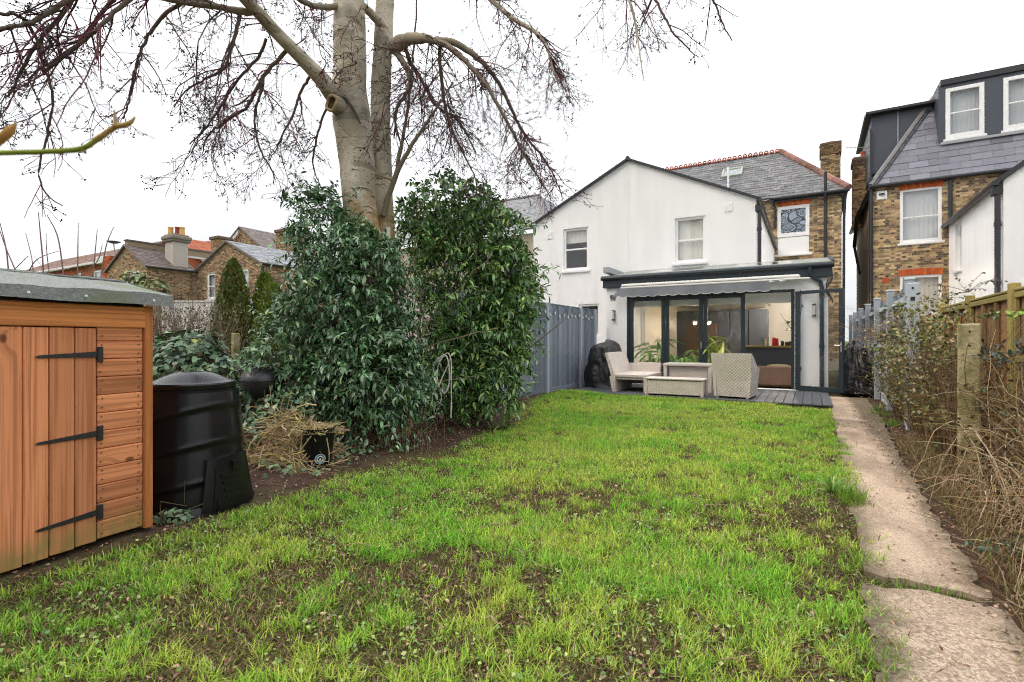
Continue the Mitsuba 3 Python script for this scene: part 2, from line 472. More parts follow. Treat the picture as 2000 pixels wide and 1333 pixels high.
def blade_field(n, xr, yr, near):
    x = rg.uniform(*xr, n); y = rg.uniform(*yr, n); d = np.hypot(x, y)
    fx, fy = -math.sin(YAW), math.cos(YAW); dep = x * fx + y * fy; lat = x * fy - y * fx
    view = (dep > .8) & (np.abs(lat) < dep * 1.12 + .3)
    keep = (rg.uniform(size=n) < lawn_density(x, y)) & (x > bed_x(y) + .02 * rg.normal(size=n)) & (x < .31 + .05 * np.abs(rg.normal(size=n)) - .05 * (y < 3)) & (y < 10.42) & near(d) & (view | (rg.uniform(size=n) < .15))
    return x[keep], y[keep], d[keep]


def make_blades(x, y, d, rng, length=None, cols=None, lean=.75, wide=None):
    n = len(x)
    q = np.stack([x, y, np.zeros_like(x)], -1)
    big = meshkit.fbm(q * 1.1 + 3, 3, 8); tuft = meshkit.fbm(q * 5, 2, 31)
    L = (.019 + .026 * rng.uniform(size=n) + .055 * np.clip(tuft - .5, 0, 1) + .015 * lawn_density(x, y)) * rng.choice([.55, .8, 1, 1, 1.3], n) if length is None else length * rng.uniform(.6, 1.15, n)
    w = (.0024 + .0014 * rng.uniform(size=n) + .0006 * d) if wide is None else np.full(n, wide)
    a = rng.uniform(0, 2 * np.pi, n); dx, dy = np.cos(a), np.sin(a)
    le = L * np.abs(rng.normal(lean, .35, n)); up = np.sqrt(np.maximum(L ** 2 - (le * .7) ** 2, (.3 * L) ** 2))
    z = hg(x, y)
    px, py = -dy, dx
    v = np.empty((n, 5, 3))
    for k, (h, wk) in enumerate(((0, 1), (.55, .8))):
        for s_, sg in ((0, -1), (1, 1)):
            v[:, 2 * k + s_, 0] = x + dx * le * h * h + px * w * .5 * wk * sg
            v[:, 2 * k + s_, 1] = y + dy * le * h * h + py * w * .5 * wk * sg
            v[:, 2 * k + s_, 2] = z + up * h - .003
    v[:, 4] = np.stack([x + dx * le, y + dy * le, z + up * .95], -1)
    f = (np.array([[0, 1, 3], [0, 3, 2], [2, 3, 4]])[None] + (np.arange(n) * 5)[:, None, None]).reshape(-1, 3)
    if cols is None:
        t = np.clip((big - .5) * 1.5 + (tuft - .5) * 1.1 + .48 + .34 * rng.normal(size=n), 0, 1)[:, None]
        c = np.array([.58, .72, .13]) * (1 - t) + np.array([.23, .56, .06]) * t
        dead = rng.uniform(size=n) < .14
        c[dead] = pick([(.48, .38, .20), (.36, .25, .12), (.62, .54, .34), (.20, .12, .08)], dead.sum(), rng)
        c *= (.5 + .85 * rng.uniform(size=n))[:, None]
    else:
        c = pick(cols, n, rng, .2)
    return v.reshape(-1, 3), f, np.repeat(np.clip(c, .01, .8), 5, 0)


mb = MB()
for n, xr, yr, near in ((420000, (-3.6, .4), (-.5, 5.2), lambda d: d < 3.4), (420000, (-5, .4), (.2, 8.5), lambda d: (d >= 3.4) & (d < 7)), (240000, (-5, .4), (4, 10.5), lambda d: d >= 7)):
    mb.add(*make_blades(*blade_field(n, xr, yr, near), rg))
for n, xr, yr, near in ((260000, (-3.6, .34), (-.4, 4.6), lambda d: d < 4), (110000, (-5, .34), (1.5, 9.5), lambda d: d >= 4)):      # dead thatch between the living blades
    x, y = rg.uniform(*xr, n), rg.uniform(*yr, n); d = np.hypot(x, y)
    k = (x > bed_x(y)) & near(d) & (rg.uniform(size=n) < 1.1 - .75 * lawn_density(x, y)); x, y, d = x[k], y[k], d[k]
    mb.add(*make_blades(x, y, d, rg, .034, [(.13, .075, .055), (.08, .045, .035), (.20, .13, .085), (.30, .22, .13), (.06, .035, .028), (.17, .17, .05), (.14, .20, .04), (.42, .34, .2)], 1.25, .0034))
x = rg.uniform(-4.6, -.5, 5200); y = rg.uniform(9.9, 10.17, 5200); mb.add(*make_blades(x, y, np.hypot(x, y), rg, .10))
solo('grass', 'patchy bright green winter lawn with worn muddy patches', None, mb, 'blade', kind='stuff')
# longer grass clumps along the path edge and in the joint between the slabs
spots = [(.26, 4.35, .17, 260, .09), (.24, 3.2, .09, 160, .08), (.2, 2.2, .08, 200, .1), (.22, 1.75, .08, 160, .1), (.3, 6.5, .1, 160, .12), (.31, 8.2, .09, 160, .15), (-1.1, 3.0, .09, 120, .1),
         (-2.0, 3.3, .08, 130, .12), (-.6, 2.5, .08, 120, .1), (-2.9, 3.0, .08, 130, .14), (-2.6, 1.4, .07, 150, .14), (-1.6, 1.6, .07, 130, .12), (.95, 9.8, .16, 150, .15), (.98, 8.7, .14, 160, .13), (.38, 2.97, .06, 160, .12), (.55, 2.99, .05, 120, .1)]
SPOT = MB()
for (x, y, L, n, r) in spots:
    n = int(n * .8); xx = x + r * .5 * rg.normal(size=n); yy = y + r * .7 * rg.normal(size=n)
    SPOT.add(*make_blades(xx, yy, np.full(n, 2.0), rg, L, [(.12, .26, .03), (.2, .34, .05), (.28, .38, .09)], .7))
solo('long_grass', 'longer grass tufts along the edge of the concrete path', None, SPOT, 'blade', kind='stuff')

# clover and small weeds in the lawn; fallen leaves; twigs
n = 70000
x = rg.uniform(-3.4, .28, n); y = rg.uniform(-.2, 9.5, n); q = np.stack([x, y, x * 0], -1)
k = (x > bed_x(y)) & (rg.uniform(size=n) < np.clip((meshkit.fbm(q * 1.3 + 40, 3, 2) - .42) * 4, 0.03, 1) * np.clip((4.8 - y + (-x) * .6) / 4, .06, 1))
x, y = x[k], y[k]; n = len(x)
R = frames(np.stack([rg.normal(size=n), rg.normal(size=n), .35 * rg.normal(size=n) + .15], 1), rand_dirs(n, rg))
s_ = rg.uniform(.009, .022, n)
mb = MB().add(*scatter(*FLATLEAF, np.stack([x, y, hg(x, y) + rg.uniform(.008, .03, n)], 1), R, np.stack([s_ * .9, s_, s_], 1), pick([(.16, .30, .06), (.26, .38, .09), (.13, .24, .08), (.34, .42, .14)], n, rg)))
solo('clover', 'small round clover and weed leaves spread through the lawn', None, mb, 'leafy', kind='stuff')
n = 46000
x = rg.uniform(-5, 1.15, n); y = rg.uniform(.2, 10, n)
k = rg.uniform(size=n) < np.where(x < bed_x(y) + .25, .55, np.where(x > .25, np.where(x > .62, .5, .06), .75 * (.95 - lawn_density(x, y)) * np.clip((8 - y) / 4, .1, 1)))
x, y = x[k], y[k]; n = len(x)
R = frames(np.stack([rg.normal(size=n), rg.normal(size=n), .25 * rg.normal(size=n)], 1), np.stack([rg.normal(size=n), rg.normal(size=n), .3 * rg.normal(size=n)], 1))
s_ = rg.uniform(.008, .030, n)
mb = MB().add(*scatter(*LEAF, np.stack([x, y, np.where((x > .2) & (x < .78), .023, hg(x, y) + .012)], 1), R, np.stack([s_ * .55, s_, s_], 1), pick([(.14, .065, .045), (.24, .11, .06), (.34, .21, .13), (.09, .05, .038), (.44, .31, .20)], n, rg, .25)))
solo('fallen_leaves', 'brown fallen leaves littered over the soil bed and lawn', None, mb, 'leafy', kind='stuff')
# worm casts and crumbs of earth in the bare patches
n = 5200
x = rg.uniform(-3.5, .28, n); y = rg.uniform(.6, 7, n)
k = (x > bed_x(y)) & (rg.uniform(size=n) < .9 - lawn_density(x, y)); x, y = x[k], y[k]; n = len(x)
ico = trimesh.creation.icosphere(subdivisions=0); s_ = rg.uniform(.004, .014, n)
mb = MB().add(*scatter(np.array(ico.vertices), np.array(ico.faces), np.stack([x, y, hg(x, y) + .002], 1), frames(rand_dirs(n, rg), rand_dirs(n, rg)), np.stack([s_, s_ * .7, s_ * .6], 1), pick([(.07, .043, .03), (.11, .07, .048), (.05, .03, .022)], n, rg)))
solo('mud', 'dark crumbs of earth and worm casts in the bare lawn patches', None, mb, 'dry_stems', kind='stuff')
for (px, py, L, a, r, lab) in [(-1.55, 3.95, .17, .5, .004, 'short pale twig on the lawn farther out in the middle of the grass'), (-1.62, 2.72, .19, .45, .006, 'thick pale twig on the lawn nearer the shed side'), (-.86, 3.25, .28, .55, .004, 'long pale twig on the lawn toward the path side'), (-.55, 3.75, .26, .3, .004, 'straight pale twig on the lawn closest to the path'), (-1.25, 2.35, .3, -.5, .004, 'longest pale twig on the lawn beside a muddy patch'),
                          (-2.15, 2.05, .12, .2, .005, 'stubby pale twig on the lawn in front of the compost bin'), (.5, 1.8, .12, -.7, .004, 'thin pale twig on the nearest concrete slab, slanting'), (.42, 2.3, .14, .9, .003, 'finest pale twig on the nearest concrete slab'), (-1.1, 1.75, .1, .1, .006, 'short pale twig on the lawn nearest the camera'), (-.2, 2.0, .16, .8, .003, 'thin pale twig on the lawn close to the near path edge'), (.7, 2.25, .16, -.4, .007, 'thick brown twig on the nearest concrete slab')]:
    t = np.linspace(-.5, .5, 7); z0 = .026 if px > .2 else float(hg(px, py)) + .028
    pts = np.stack([px + t * L * math.cos(a) + .006 * rg.normal(size=7), py + t * L * math.sin(a) + .006 * rg.normal(size=7), z0 + .006 * rg.normal(size=7)], 1)
    solo('fallen_twig', lab, 'twig', MB().tube(pts, np.linspace(r, r * .4, 7), 5, (.34, .25, .17), True), 'dry_stems', True, 'fallen twigs')

# ---------------------------------------------------------------- building helpers
STOCK = [(.45, .315, .165), (.50, .36, .20), (.38, .265, .14), (.47, .34, .19), (.34, .23, .125), (.20, .135, .085), (.27, .18, .10), (.13, .09, .065)]
REDB = [(.46, .11, .04), (.40, .09, .035), (.36, .08, .035), (.50, .14, .05)]
OLDB = [(.36, .24, .13), (.30, .20, .11), (.42, .29, .16), (.2, .13, .08), (.13, .09, .06), (.34, .2, .12)]


def bricks(o, u, nrm, W, Hh, holes=(), pal=STOCK, rng=None, clip=None, z0=0.0):
    """Flemish-bonded bricks standing proud of a wall plane: o = lower left corner, u = unit vector along the wall, nrm = outward normal.
    holes: (u0, u1, z0, z1); clip(z) -> (umin, umax)."""
    rng = rng or np.random.default_rng(5)
    ch = .075; rows = []
    for r in range(int(z0 / ch), int(Hh / ch)):
        za = r * ch + .005; lo, hi = clip(za + .035) if clip else (0, W)
        s = lo - .34 + (.169 if r % 2 else 0) - (lo % .3375); k = 0
        ks = np.arange(int((hi - lo) / .3375) + 4)
        a = np.concatenate([s + ks * .3375, s + ks * .3375 + .225]); b = np.concatenate([s + ks * .3375 + .215, s + ks * .3375 + .3275])
        hd = np.concatenate([np.zeros(len(ks)), np.ones(len(ks))])
        a, b = np.maximum(a, lo), np.minimum(b, hi)
        for (h0, h1, g0, g1) in holes:
            if g0 < za + .06 and g1 > za + .005:
                inside = (a >= h0) & (b <= h1); left = (a < h0) & (b > h0); right = (a >= h0) & (a < h1) & (b > h1)
                b = np.where(left, h0, b); a = np.where(right, h1, a); a = np.where(inside, b, a)
        ok = b - a > .02
        rows.append(np.stack([a[ok], b[ok], np.full(ok.sum(), za), np.full(ok.sum(), za + .064), hd[ok]], 1))
    q = np.vstack(rows); n = len(q)
    o, u, nrm = (np.array(x, float) for x in (o, u, nrm)); up = np.array([0, 0, 1.0])
    d = .008 + .004 * rng.uniform(size=n)
    base = o + q[:, :1] * u + q[:, 2:3] * up
    w = (q[:, 1] - q[:, 0])[:, None] * u; h = (q[:, 3] - q[:, 2])[:, None] * up; e = d[:, None] * nrm
    c = .003
    v = np.stack([base, base + w, base + w + h, base + h, base + e + c * u + c * up, base + w + e - c * u + c * up, base + w + h + e - c * u - c * up, base + h + e + c * u - c * up], 1)
    f = np.array([[4, 5, 6], [4, 6, 7], [0, 1, 5], [0, 5, 4], [1, 2, 6], [1, 6, 5], [2, 3, 7], [2, 7, 6], [3, 0, 4], [3, 4, 7]])
    if np.dot(np.cross(u, up), nrm) < 0:
        f = f[:, ::-1]
    col = pick(pal, n, rng, .16); head = (q[:, 4] > .5) & (rng.uniform(size=n) < .45)
    col[head] *= .55
    return MB().add(v.reshape(-1, 3), (f[None] + (np.arange(n) * 8)[:, None, None]).reshape(-1, 3), np.repeat(col, 8, 0))


def wall_with(parent, poly, h0, h1, plane, mat_, holes=(), name='wall', label=None):
    for (a, b, c, d) in holes:
        poly = poly.difference(sbox(a, c, b, d))
    return part(parent, name, MB().ext(poly, h0, h1, plane), mat_, label=label)


def window(parent, x0, x1, z0, z1, y, frame=.07, rail=None, fmat='white_paint', blind=None, sill=True, depth=.10, plane='xz', sgn=-1, label=None, pane='pane_glass', blind_to=1.0, bcol=(.62, .62, .58)):
    """A sash window set into a wall whose face is at y (or x for plane 'yz'), the outside towards sgn."""

    def P3(u, h, t):
        return (u, y - sgn * h, t) if plane == 'xz' else (y - sgn * h, u, t)

    def bx(m, u0, u1, h0, h1, t0, t1, b=.006, col=None):
        a, c = np.array(P3(u0, h0, t0)), np.array(P3(u1, h1, t1))
        m.box((a + c) / 2, np.abs(c - a), b=b, col=col)
    m = MB(); d0, d1 = depth - .06, depth
    bx(m, x0, x0 + frame, d0, d1, z0, z1); bx(m, x1 - frame, x1, d0, d1, z0, z1)
    bx(m, x0 + frame, x1 - frame, d0, d1, z1 - frame, z1); bx(m, x0 + frame, x1 - frame, d0, d1, z0, z0 + frame * 1.2)
    scene_key = part(parent, 'window', m, fmat, label=label)
    zr = None
    if rail is not None:
        zr = z0 + (z1 - z0) * rail
        m = MB(); bx(m, x0 + frame, x1 - frame, d0 + .005, d1 + .005, zr - .025, zr + .025); part(scene_key, 'rail', m, fmat)
    gh = d0 + .035
    spans = [(z0 + frame * 1.2, z1 - frame)] if zr is None else [(z0 + frame * 1.2, zr - .025), (zr + .025, z1 - frame)]
    for (a, b) in spans:
        part(scene_key, 'pane', MB().quad([P3(x0 + frame, gh, a), P3(x1 - frame, gh, a), P3(x1 - frame, gh, b), P3(x0 + frame, gh, b)]), pane)
    if blind is not None:
        zb = z1 - (z1 - z0) * blind_to
        m = MB(); nb = 14
        us = np.linspace(x0 + frame * .5, x1 - frame * .5, 2 * nb); hh = .20 + .012 * np.sin(np.arange(2 * nb) * 1.9)
        lo = np.array([P3(u, h, zb) for u, h in zip(us, hh)]); hi = np.array([P3(u, h, z1 - .02) for u, h in zip(us, hh)])
        k = np.arange(2 * nb - 1)
        m.add(np.vstack([lo, hi]), np.stack([k, k + 1, k + 1 + 2 * nb, k + 2 * nb], 1), bcol)
        part(scene_key, blind, m, 'painted', True)
    if sill:
        m = MB(); bx(m, x0 - .07, x1 + .07, -.07, depth - .062, z0 - .085, z0 - .003, .012); part(scene_key, 'sill', m, fmat)
    return scene_key


def lintel(parent, x0, x1, z, y, n, h=.24):
    """A flat arch of red bricks on end; each brick its own part."""
    w = (x1 - x0) / n
    root = part(parent, 'lintel', MB().box(((x0 + x1) / 2, y + .03, z + h / 2), (x1 - x0 - .02, .03, h - .02)), 'mortar', label='arch of bright orange red bricks')
    r = np.random.default_rng(int(abs(x0) * 100) + int(z * 7))
    for i in range(n):
        t = ((i + .5) / n - .5) * .30
        m = MB().box((0, 0, 0), (w - .012, .03, h), col=pick([(.55, .12, .035), (.5, .10, .03), (.58, .15, .045)], 1, r)[0], b=.004)
        c, s_ = math.cos(t), math.sin(t); R = np.array([[c, 0, s_], [0, 1, 0], [-s_, 0, c]])
        m.v = [v @ R.T + np.array([x0 + (i + .5) * w, y, z + h / 2 - 0.02 * (2 * (i + .5) / n - 1) ** 2]) for v in m.v]
        part(root, 'brick', m, 'brickwork')


def pipe(parent, pts, r, m='gutter_black', name='downpipe', joints=(), label=None):
    mb = MB().tube(pts, r, 10, cap=True)
    for (p, q) in joints:
        mb.tube([p, q], r * 1.25, 10, cap=True)
    return part(parent, name, mb, m, 30, label=label)


def slates(o, u, v, W, L, tw, th, cols, rng, clip=None, thick=.010, each=None):
    """Lapped slates on a roof plane: o = lower left of the eave, u along, v up the slope. each(mesh): called per slate, else one mesh."""
    o, u, v = (np.array(x, float) for x in (o, u, v)); n = np.cross(u, v); n /= np.linalg.norm(n)
    R = np.stack([u, v, n], 1); all_ = MB()
    for r in range(int(math.ceil(L / th))):
        off = (r % 2) * tw / 2
        for k in range(-1, int(W / tw) + 2):
            a, b = k * tw + off, (k + 1) * tw + off
            lo, hi = clip((r + .5) * th) if clip else (0, W)
            a, b = max(a, lo), min(b, hi)
            if b - a < tw * .12: continue
            top = min(th * 1.15, L - r * th)
            c = pick(cols, 1, rng, .1, .012)[0]
            g = .004
            q = np.array([[a + g, r * th, thick * 2], [b - g, r * th, thick * 2], [b - g, r * th + top, thick * .6], [a + g, r * th + top, thick * .6],
                          [a + g, r * th + .002, thick], [b - g, r * th + .002, thick], [b - g, r * th + top, -.004], [a + g, r * th + top, -.004]])
            q[:4, 2] += .003 * rng.normal()
            f = [[0, 1, 2, 3], [0, 4, 5, 1], [1, 5, 6, 2], [2, 6, 7, 3], [3, 7, 4, 0]]
            m = MB().add(q @ R.T + o, f, c) if each else all_.add(q @ R.T + o, f, c)
            if each: each(m)
    return all_


SLATE = [(.155, .155, .165), (.185, .185, .19), (.135, .14, .15), (.20, .20, .20), (.165, .16, .165)]
BROWNT = [(.15, .105, .085), (.18, .125, .10), (.12, .09, .075)]
RH = np.random.default_rng(77)

# ---------------------------------------------------------------- the white house with its glazed extension
H1 = thing('white_house', 'white rendered house with a wide double gable, brick main block and a glazed rear extension', 'house')
GY = 15.2
gable = Polygon([(-7.98, 0), (-1.22, 0), (-1.22, 4.98), (-4.74, 6.62), (-7.98, 5.03)])
LW, RW, SW = (-6.89, -6.03, 3.42, 4.77), (-3.36, -2.52, 3.40, 4.70), (-6.36, -5.66, 1.3, 2.32)
wall_with(H1, gable, GY, GY + .28, 'xz', 'stucco', [LW, RW, SW, (-4.3, -1.0, -.1, 2.45)], name='gable_wall', label='wide white rendered gable wall')
# a shallow vertical step where the two halves meet
part(H1, 'pilaster', MB().ext(Polygon([(-4.80, 2.9), (-4.74, 2.9), (-4.74, 6.57), (-4.80, 6.54)]), GY - .012, GY - .001), 'stucco')
window(H1, *LW, GY, rail=.50, blind='blind', blind_to=.33, label='sash window with a half drawn pale blind', depth=.12)
window(H1, *RW, GY, rail=.50, blind='curtain', blind_to=1.0, label='sash window with a pale net curtain', depth=.12)
window(H1, *SW, GY, sill=False)
for (xv, zv) in ((-7.35, 4.62), (-1.92, 4.83)):
    m = MB().box((xv, GY - .012, zv), (.22, .024, .24), b=.005)
    k = part(H1, 'vent', m, 'white_paint')
    for i in range(5):
        part(k, 'slat', MB().box((xv, GY - .026, zv - .08 + .04 * i), (.18, .012, .016)), 'white_paint')
for xs_, nm in ((-1.50, 'right'), (-7.98, 'left')):
    zb_ = 2.5 if nm == 'right' else 0
    part(H1, 'side_wall', MB().box((xs_ + .14, (GY + .28 + 23.5) / 2, (4.98 + zb_) / 2), (.28, 23.5 - GY - .28, 4.98 - zb_)), 'stucco')
# roof of the white wing: two slopes, dark verge, small ridge cap
rz, ez, ax = 6.66, 5.0, -4.74
for (ex, lab) in ((-1.16, 'r'), (-8.1, 'l')):
    sgn = 1 if ex > ax else -1
    ezz = 4.98 if sgn > 0 else 4.99
    q = [(ax, GY - .05, rz), (ax, 23.6, rz), (ex, 23.6, ezz), (ex, GY - .05, ezz)]
    part(H1, 'roof_slope', MB().slab(q[::-1] if sgn > 0 else q, .04, (.15, .15, .16)), 'slate')
    d = np.array([ex - ax, 0, ezz - rz]); L_ = np.linalg.norm(d)
    m = MB().slab([(ax, GY - .065, rz + .02), (ax, GY - .065, rz - .038), (ex, GY - .065, ezz - .038), (ex, GY - .065, ezz + .02)][::(1 if sgn > 0 else -1)][::-1], .05)
    part(H1, 'verge', m, 'gutter_black')
part(H1, 'ridge_cap', MB().tube([(ax, GY - .09, rz + .02), (ax, 23.5, rz + .02)], .06, 8, cap=True), 'gutter_black', 30)
# gutter and downpipe of the wing
part(H1, 'gutter', MB().tube([(-1.14, GY - .1, 4.93), (-1.14, 23.45, 4.93)], .06, 10, cap=True), 'gutter_black', 30)
part(H1, 'hopper', MB().box((-1.17, GY + .05, 4.72), (.16, .16, .22), b=.03), 'gutter_black')
pipe(H1, [(-1.15, GY + .05, 4.7), (-1.15, GY + .05, 2.9)], .05, joints=[((-1.15, GY + .05, 4.2), (-1.15, GY + .05, 4.12))])

# main brick block behind, a hipped slate roof
BY, EZ = 23.5, 6.95
BW = (-1.11, .02, 5.36, 6.60)
holes = [BW, (-1.11, .02, 4.66, 5.36)]
part(H1, 'main_wall', MB().ext(sbox(-10.6, 0, 1.10, EZ).difference(sbox(BW[0], 4.66, BW[1], BW[3])), BY, BY + .3), 'mortar')
b = bricks((-2.4, BY, 0), (1, 0, 0), (0, -1, 0), 3.5, EZ, [(a + 2.4, c + 2.4, d, e) for (a, c, d, e) in holes] + [(1.27, 2.43, 6.60, 6.84)], rng=RH, z0=.4)
part(H1, 'brickwork', b, 'brickwork', kind='stuff', label='yellow and dark brown stock bricks of the main block')
part(H1, 'flank_wall', MB().box((.95, 27.4, EZ / 2), (.3, 7.2, EZ)), 'mortar')
part(H1, 'back_wall', MB().box((-4.75, 31.1, EZ / 2), (11.7, .3, EZ)), 'mortar')
k = window(H1, *BW, BY, frame=.13, label='square white window with dark swirling branch reflections painted on the pane', depth=.05, sill=False, pane='art_glass')
part(k, 'apron', MB().box(((BW[0] + BW[1]) / 2, BY + .045, 5.0), (BW[1] - BW[0] - .02, .05, .68), b=.01), 'white_paint')
part(k, 'sill', MB().box(((BW[0] + BW[1]) / 2, BY - .03, 4.61), (BW[1] - BW[0] + .2, .16, .09), b=.015), 'white_paint')
lintel(H1, -1.12, .03, 6.62, BY - .015, 17, .21)
RZ, RY, RX = 9.75, 26.3, -1.12
eo = .25; ey = BY - eo; eR = 1.10 + .22
sl = np.array([0, RY - ey, RZ - EZ]); SL = np.linalg.norm(sl)
part(H1, 'roof_slope', MB().slab([(-10.8, ey, EZ), (eR, ey, EZ), (RX, RY, RZ), (-8.4, RY, RZ)], .06, (.13, .13, .14)), 'slate')
part(H1, 'roof_slope', MB().slab([(eR, ey, EZ), (eR, 31.3, EZ), (RX, 28.4, RZ), (RX, RY, RZ)], .06, (.15, .15, .155)), 'slate')
part(H1, 'roof_slope', MB().slab([(-10.8, 31.3, EZ), (-10.8, ey, EZ), (-8.4, RY, RZ), (-8.4, 28.4, RZ)], .06, (.15, .15, .155)), 'slate')
part(H1, 'roof_slope', MB().slab([(-8.4, RY, RZ), (RX, RY, RZ), (RX, 28.4, RZ), (-8.4, 28.4, RZ)], .06, (.15, .15, .155)), 'slate')
W_ = eR + 6.6
part(H1, 'slates', slates((-6.6, ey, EZ), (1, 0, 0), sl / SL, W_, SL, .26, .2, SLATE, RH, clip=lambda s: (0, W_ - (eR - RX) * s / SL)), 'slate', kind='stuff', label='weathered grey slates')
for i in range(27):     # red crested ridge tiles: each a cap with a pierced half-round crest
    xx = RX - .02 - i * .225
    m = MB().box((xx - .105, RY, RZ + .02), (.205, .2, .07), b=.015, col=pick([(.36, .10, .06), (.31, .09, .055), (.40, .13, .08)], 1, RH)[0])
    a = np.linspace(0, math.pi, 7)
    m.tube([(xx - .105 + .075 * math.cos(t), RY, RZ + .06 + .10 * math.sin(t)) for t in a], .028, 6, m.c[0][0])
    part(H1, 'ridge_tile', m, 'brickwork')
hp = np.array([RX, RY, RZ]); he = np.array([eR, ey, EZ])
for i in range(11):
    p, q = hp + (he - hp) * i / 11, hp + (he - hp) * (i + .97) / 11
    part(H1, 'hip_tile', MB().tube([p + [0, 0, .045], q + [0, 0, .03]], [.12, .135], 8, pick([(.28, .15, .12), (.23, .13, .105), (.32, .18, .145)], 1, RH)[0], True), 'brickwork')
part(H1, 'gutter', MB().tube([(-1.25, ey - .02, EZ - .05), (eR + .02, ey - .02, EZ - .05)], .065, 10, cap=True), 'gutter_black', 30)
part(H1, 'fascia', MB().box((-.1, ey + .1, EZ - .1), (2.6, .05, .14)), 'gutter_black')
pipe(H1, [(.56, ey - .02, EZ + .75), (.56, ey - .02, EZ - .1), (.56, BY - .09, EZ - .4), (.56, BY - .09, 2.0)], .055, joints=[((.56, BY - .09, z), (.56, BY - .09, z + .08)) for z in (6.2, 4.6)])
pipe(H1, [(-1.30 + .05, ey - .02, EZ - .1), (-1.25 + .05, BY - .08, EZ - .35), (-1.25 + .05, BY - .08, 5.75)], .04, m='dark_metal')
pipe(H1, [(1.22, BY - .05, EZ - .1), (1.18, BY + .1, 5.9), (1.16, BY + .1, 1.0)], .05)
# rooflight, vent pipe
c0 = np.array([-3.02, ey, EZ]) + sl / SL * 2.72; n_ = np.array([0, -sl[2], sl[1]]) / SL
R_ = np.stack([[1, 0, 0], sl / SL, n_], 1)
m = MB()
for (dx, dy, sx, sy) in ((-.39, 0, .09, .72), (.39, 0, .09, .72), (0, .33, .7, .08), (0, -.33, .7, .08)):
    m.box(c0 + R_ @ np.array([dx, dy, .05]), (sx, sy, .12), R=R_, b=.01, col=(.42, .42, .38))
k = part(H1, 'rooflight', m, 'painted')
part(k, 'pane', MB().box(c0 + R_ @ np.array([0, 0, .06]), (.69, .58, .012), R=R_, col=(.30, .34, .36)), 'satin')
pipe(H1, [(-3.06, 24.2, 7.55), (-3.06, 24.2, 8.78)], .04, m='white_paint', name='vent_pipe')
# chimney
m = MB()
cx, cy = .83, 27.0
part(H1, 'chimney_core', MB().box((cx, cy, 8.7), (.70, .9, 2.3)).box((cx, cy, 9.86), (.72, .92, .04)), 'mortar')
k = MB()
for (o, u, nn, w) in (((cx - .36, cy - .46, 0), (1, 0, 0), (0, -1, 0), .72), ((cx - .36, cy + .46, 0), (0, -1, 0), (-1, 0, 0), .92), ((cx + .36, cy - .46, 0), (0, 1, 0), (1, 0, 0), .92)):
    k.add(*bricks(o, u, nn, w, 9.45, rng=RH, z0=7.2).mesh()[:3])
for (o, u, nn, w) in (((cx - .40, cy - .50, 0), (1, 0, 0), (0, -1, 0), .80), ((cx - .40, cy + .50, 0), (0, -1, 0), (-1, 0, 0), 1.0), ((cx + .40, cy - .50, 0), (0, 1, 0), (1, 0, 0), 1.0)):
    k.add(*bricks(o, u, nn, w, 9.9, rng=RH, z0=9.42, pal=[(.2, .13, .07), (.26, .17, .09), (.14, .1, .06)]).mesh()[:3])
k.box((cx, cy, 9.68), (.78, .98, .46), col=(.2, .16, .11))
part(H1, 'chimney', k, 'brickwork', kind='stuff', label='weathered brick chimney stack with a rough flaunched top')
part(H1, 'chimney_top', MB().lathe([(.44, 9.9), (.40, 9.97), (.2, 10.03), (.0, 10.05)], (cx, cy, 0), 12, (.2, .19, .16)), 'painted')

# ---------------------------------------------------------------- the extension
FY, XL, XR = 12.9, -4.6, .36
DL, DR_, DT = -4.06, -.27, 2.30
part(H1, 'extension_wall', MB().ext(Polygon([(XL, 0), (DL, 0), (DL, DT), (DR_, DT), (DR_, 0), (XR, 0), (XR, 2.55), (XL, 2.55)]), FY, FY + .25), 'stucco', label='white rendered front of the extension')
part(H1, 'extension_side', MB().box((XR - .13, (FY + .25 + 23.4) / 2, 1.27), (.24, 23.4 - FY - .25, 2.54)), 'stucco')
part(H1, 'extension_side', MB().box((XL + .13, (FY + .25 + GY) / 2, 1.27), (.24, GY - FY - .25, 2.54)), 'stucco')
part(H1, 'fascia', MB().box(((XL + XR) / 2, FY - .05, 2.64), (XR - XL + .14, .10, .22), b=.006), 'dark_metal', label='deep dark grey fascia board')
part(H1, 'gutter', MB().tube([(XL - .1, FY - .13, 2.78), (XR + .1, FY - .13, 2.78)], .062, 12, cap=True), 'dark_metal', 30)
# sloping roof, with two roof windows over the room
rp0, rp1 = (FY - .12, 2.83), (GY - .01, 3.26)
def rpt(x, t): return (x, rp0[0] + (rp1[0] - rp0[0]) * t, rp0[1] + (rp1[1] - rp0[1]) * t)
m = MB()
cols_ = [XL - .06, -3.7, -2.4, -1.6, -.35, XR + .06]
for i in range(5):
    a, b_ = cols_[i], cols_[i + 1]
    for (t0, t1) in (((0, 1),) if i in (0, 2, 4) else ((0, .25), (.85, 1))):
        m.slab([rpt(a, t0), rpt(b_, t0), rpt(b_, t1), rpt(a, t1)], .14)
part(H1, 'extension_roof', m, 'roof_felt', label='low grey green felted roof of the extension')
for i in (1, 3):
    k = MB().slab([rpt(cols_[i] + .005, .255), rpt(cols_[i + 1] - .005, .255), rpt(cols_[i + 1] - .005, .845), rpt(cols_[i] + .005, .845)], .01)
    part(H1, 'roof_window', MB().quad([rpt(cols_[i], .25), rpt(cols_[i + 1], .25), rpt(cols_[i + 1], .85), rpt(cols_[i], .85)]), 'pane_glass')
part(H1, 'roof_edge', MB().box((XL - .01, 13.55, 3.02), (.16, 1.35, .16), b=.01), 'lead_grey', label='grey lead capped parapet end')
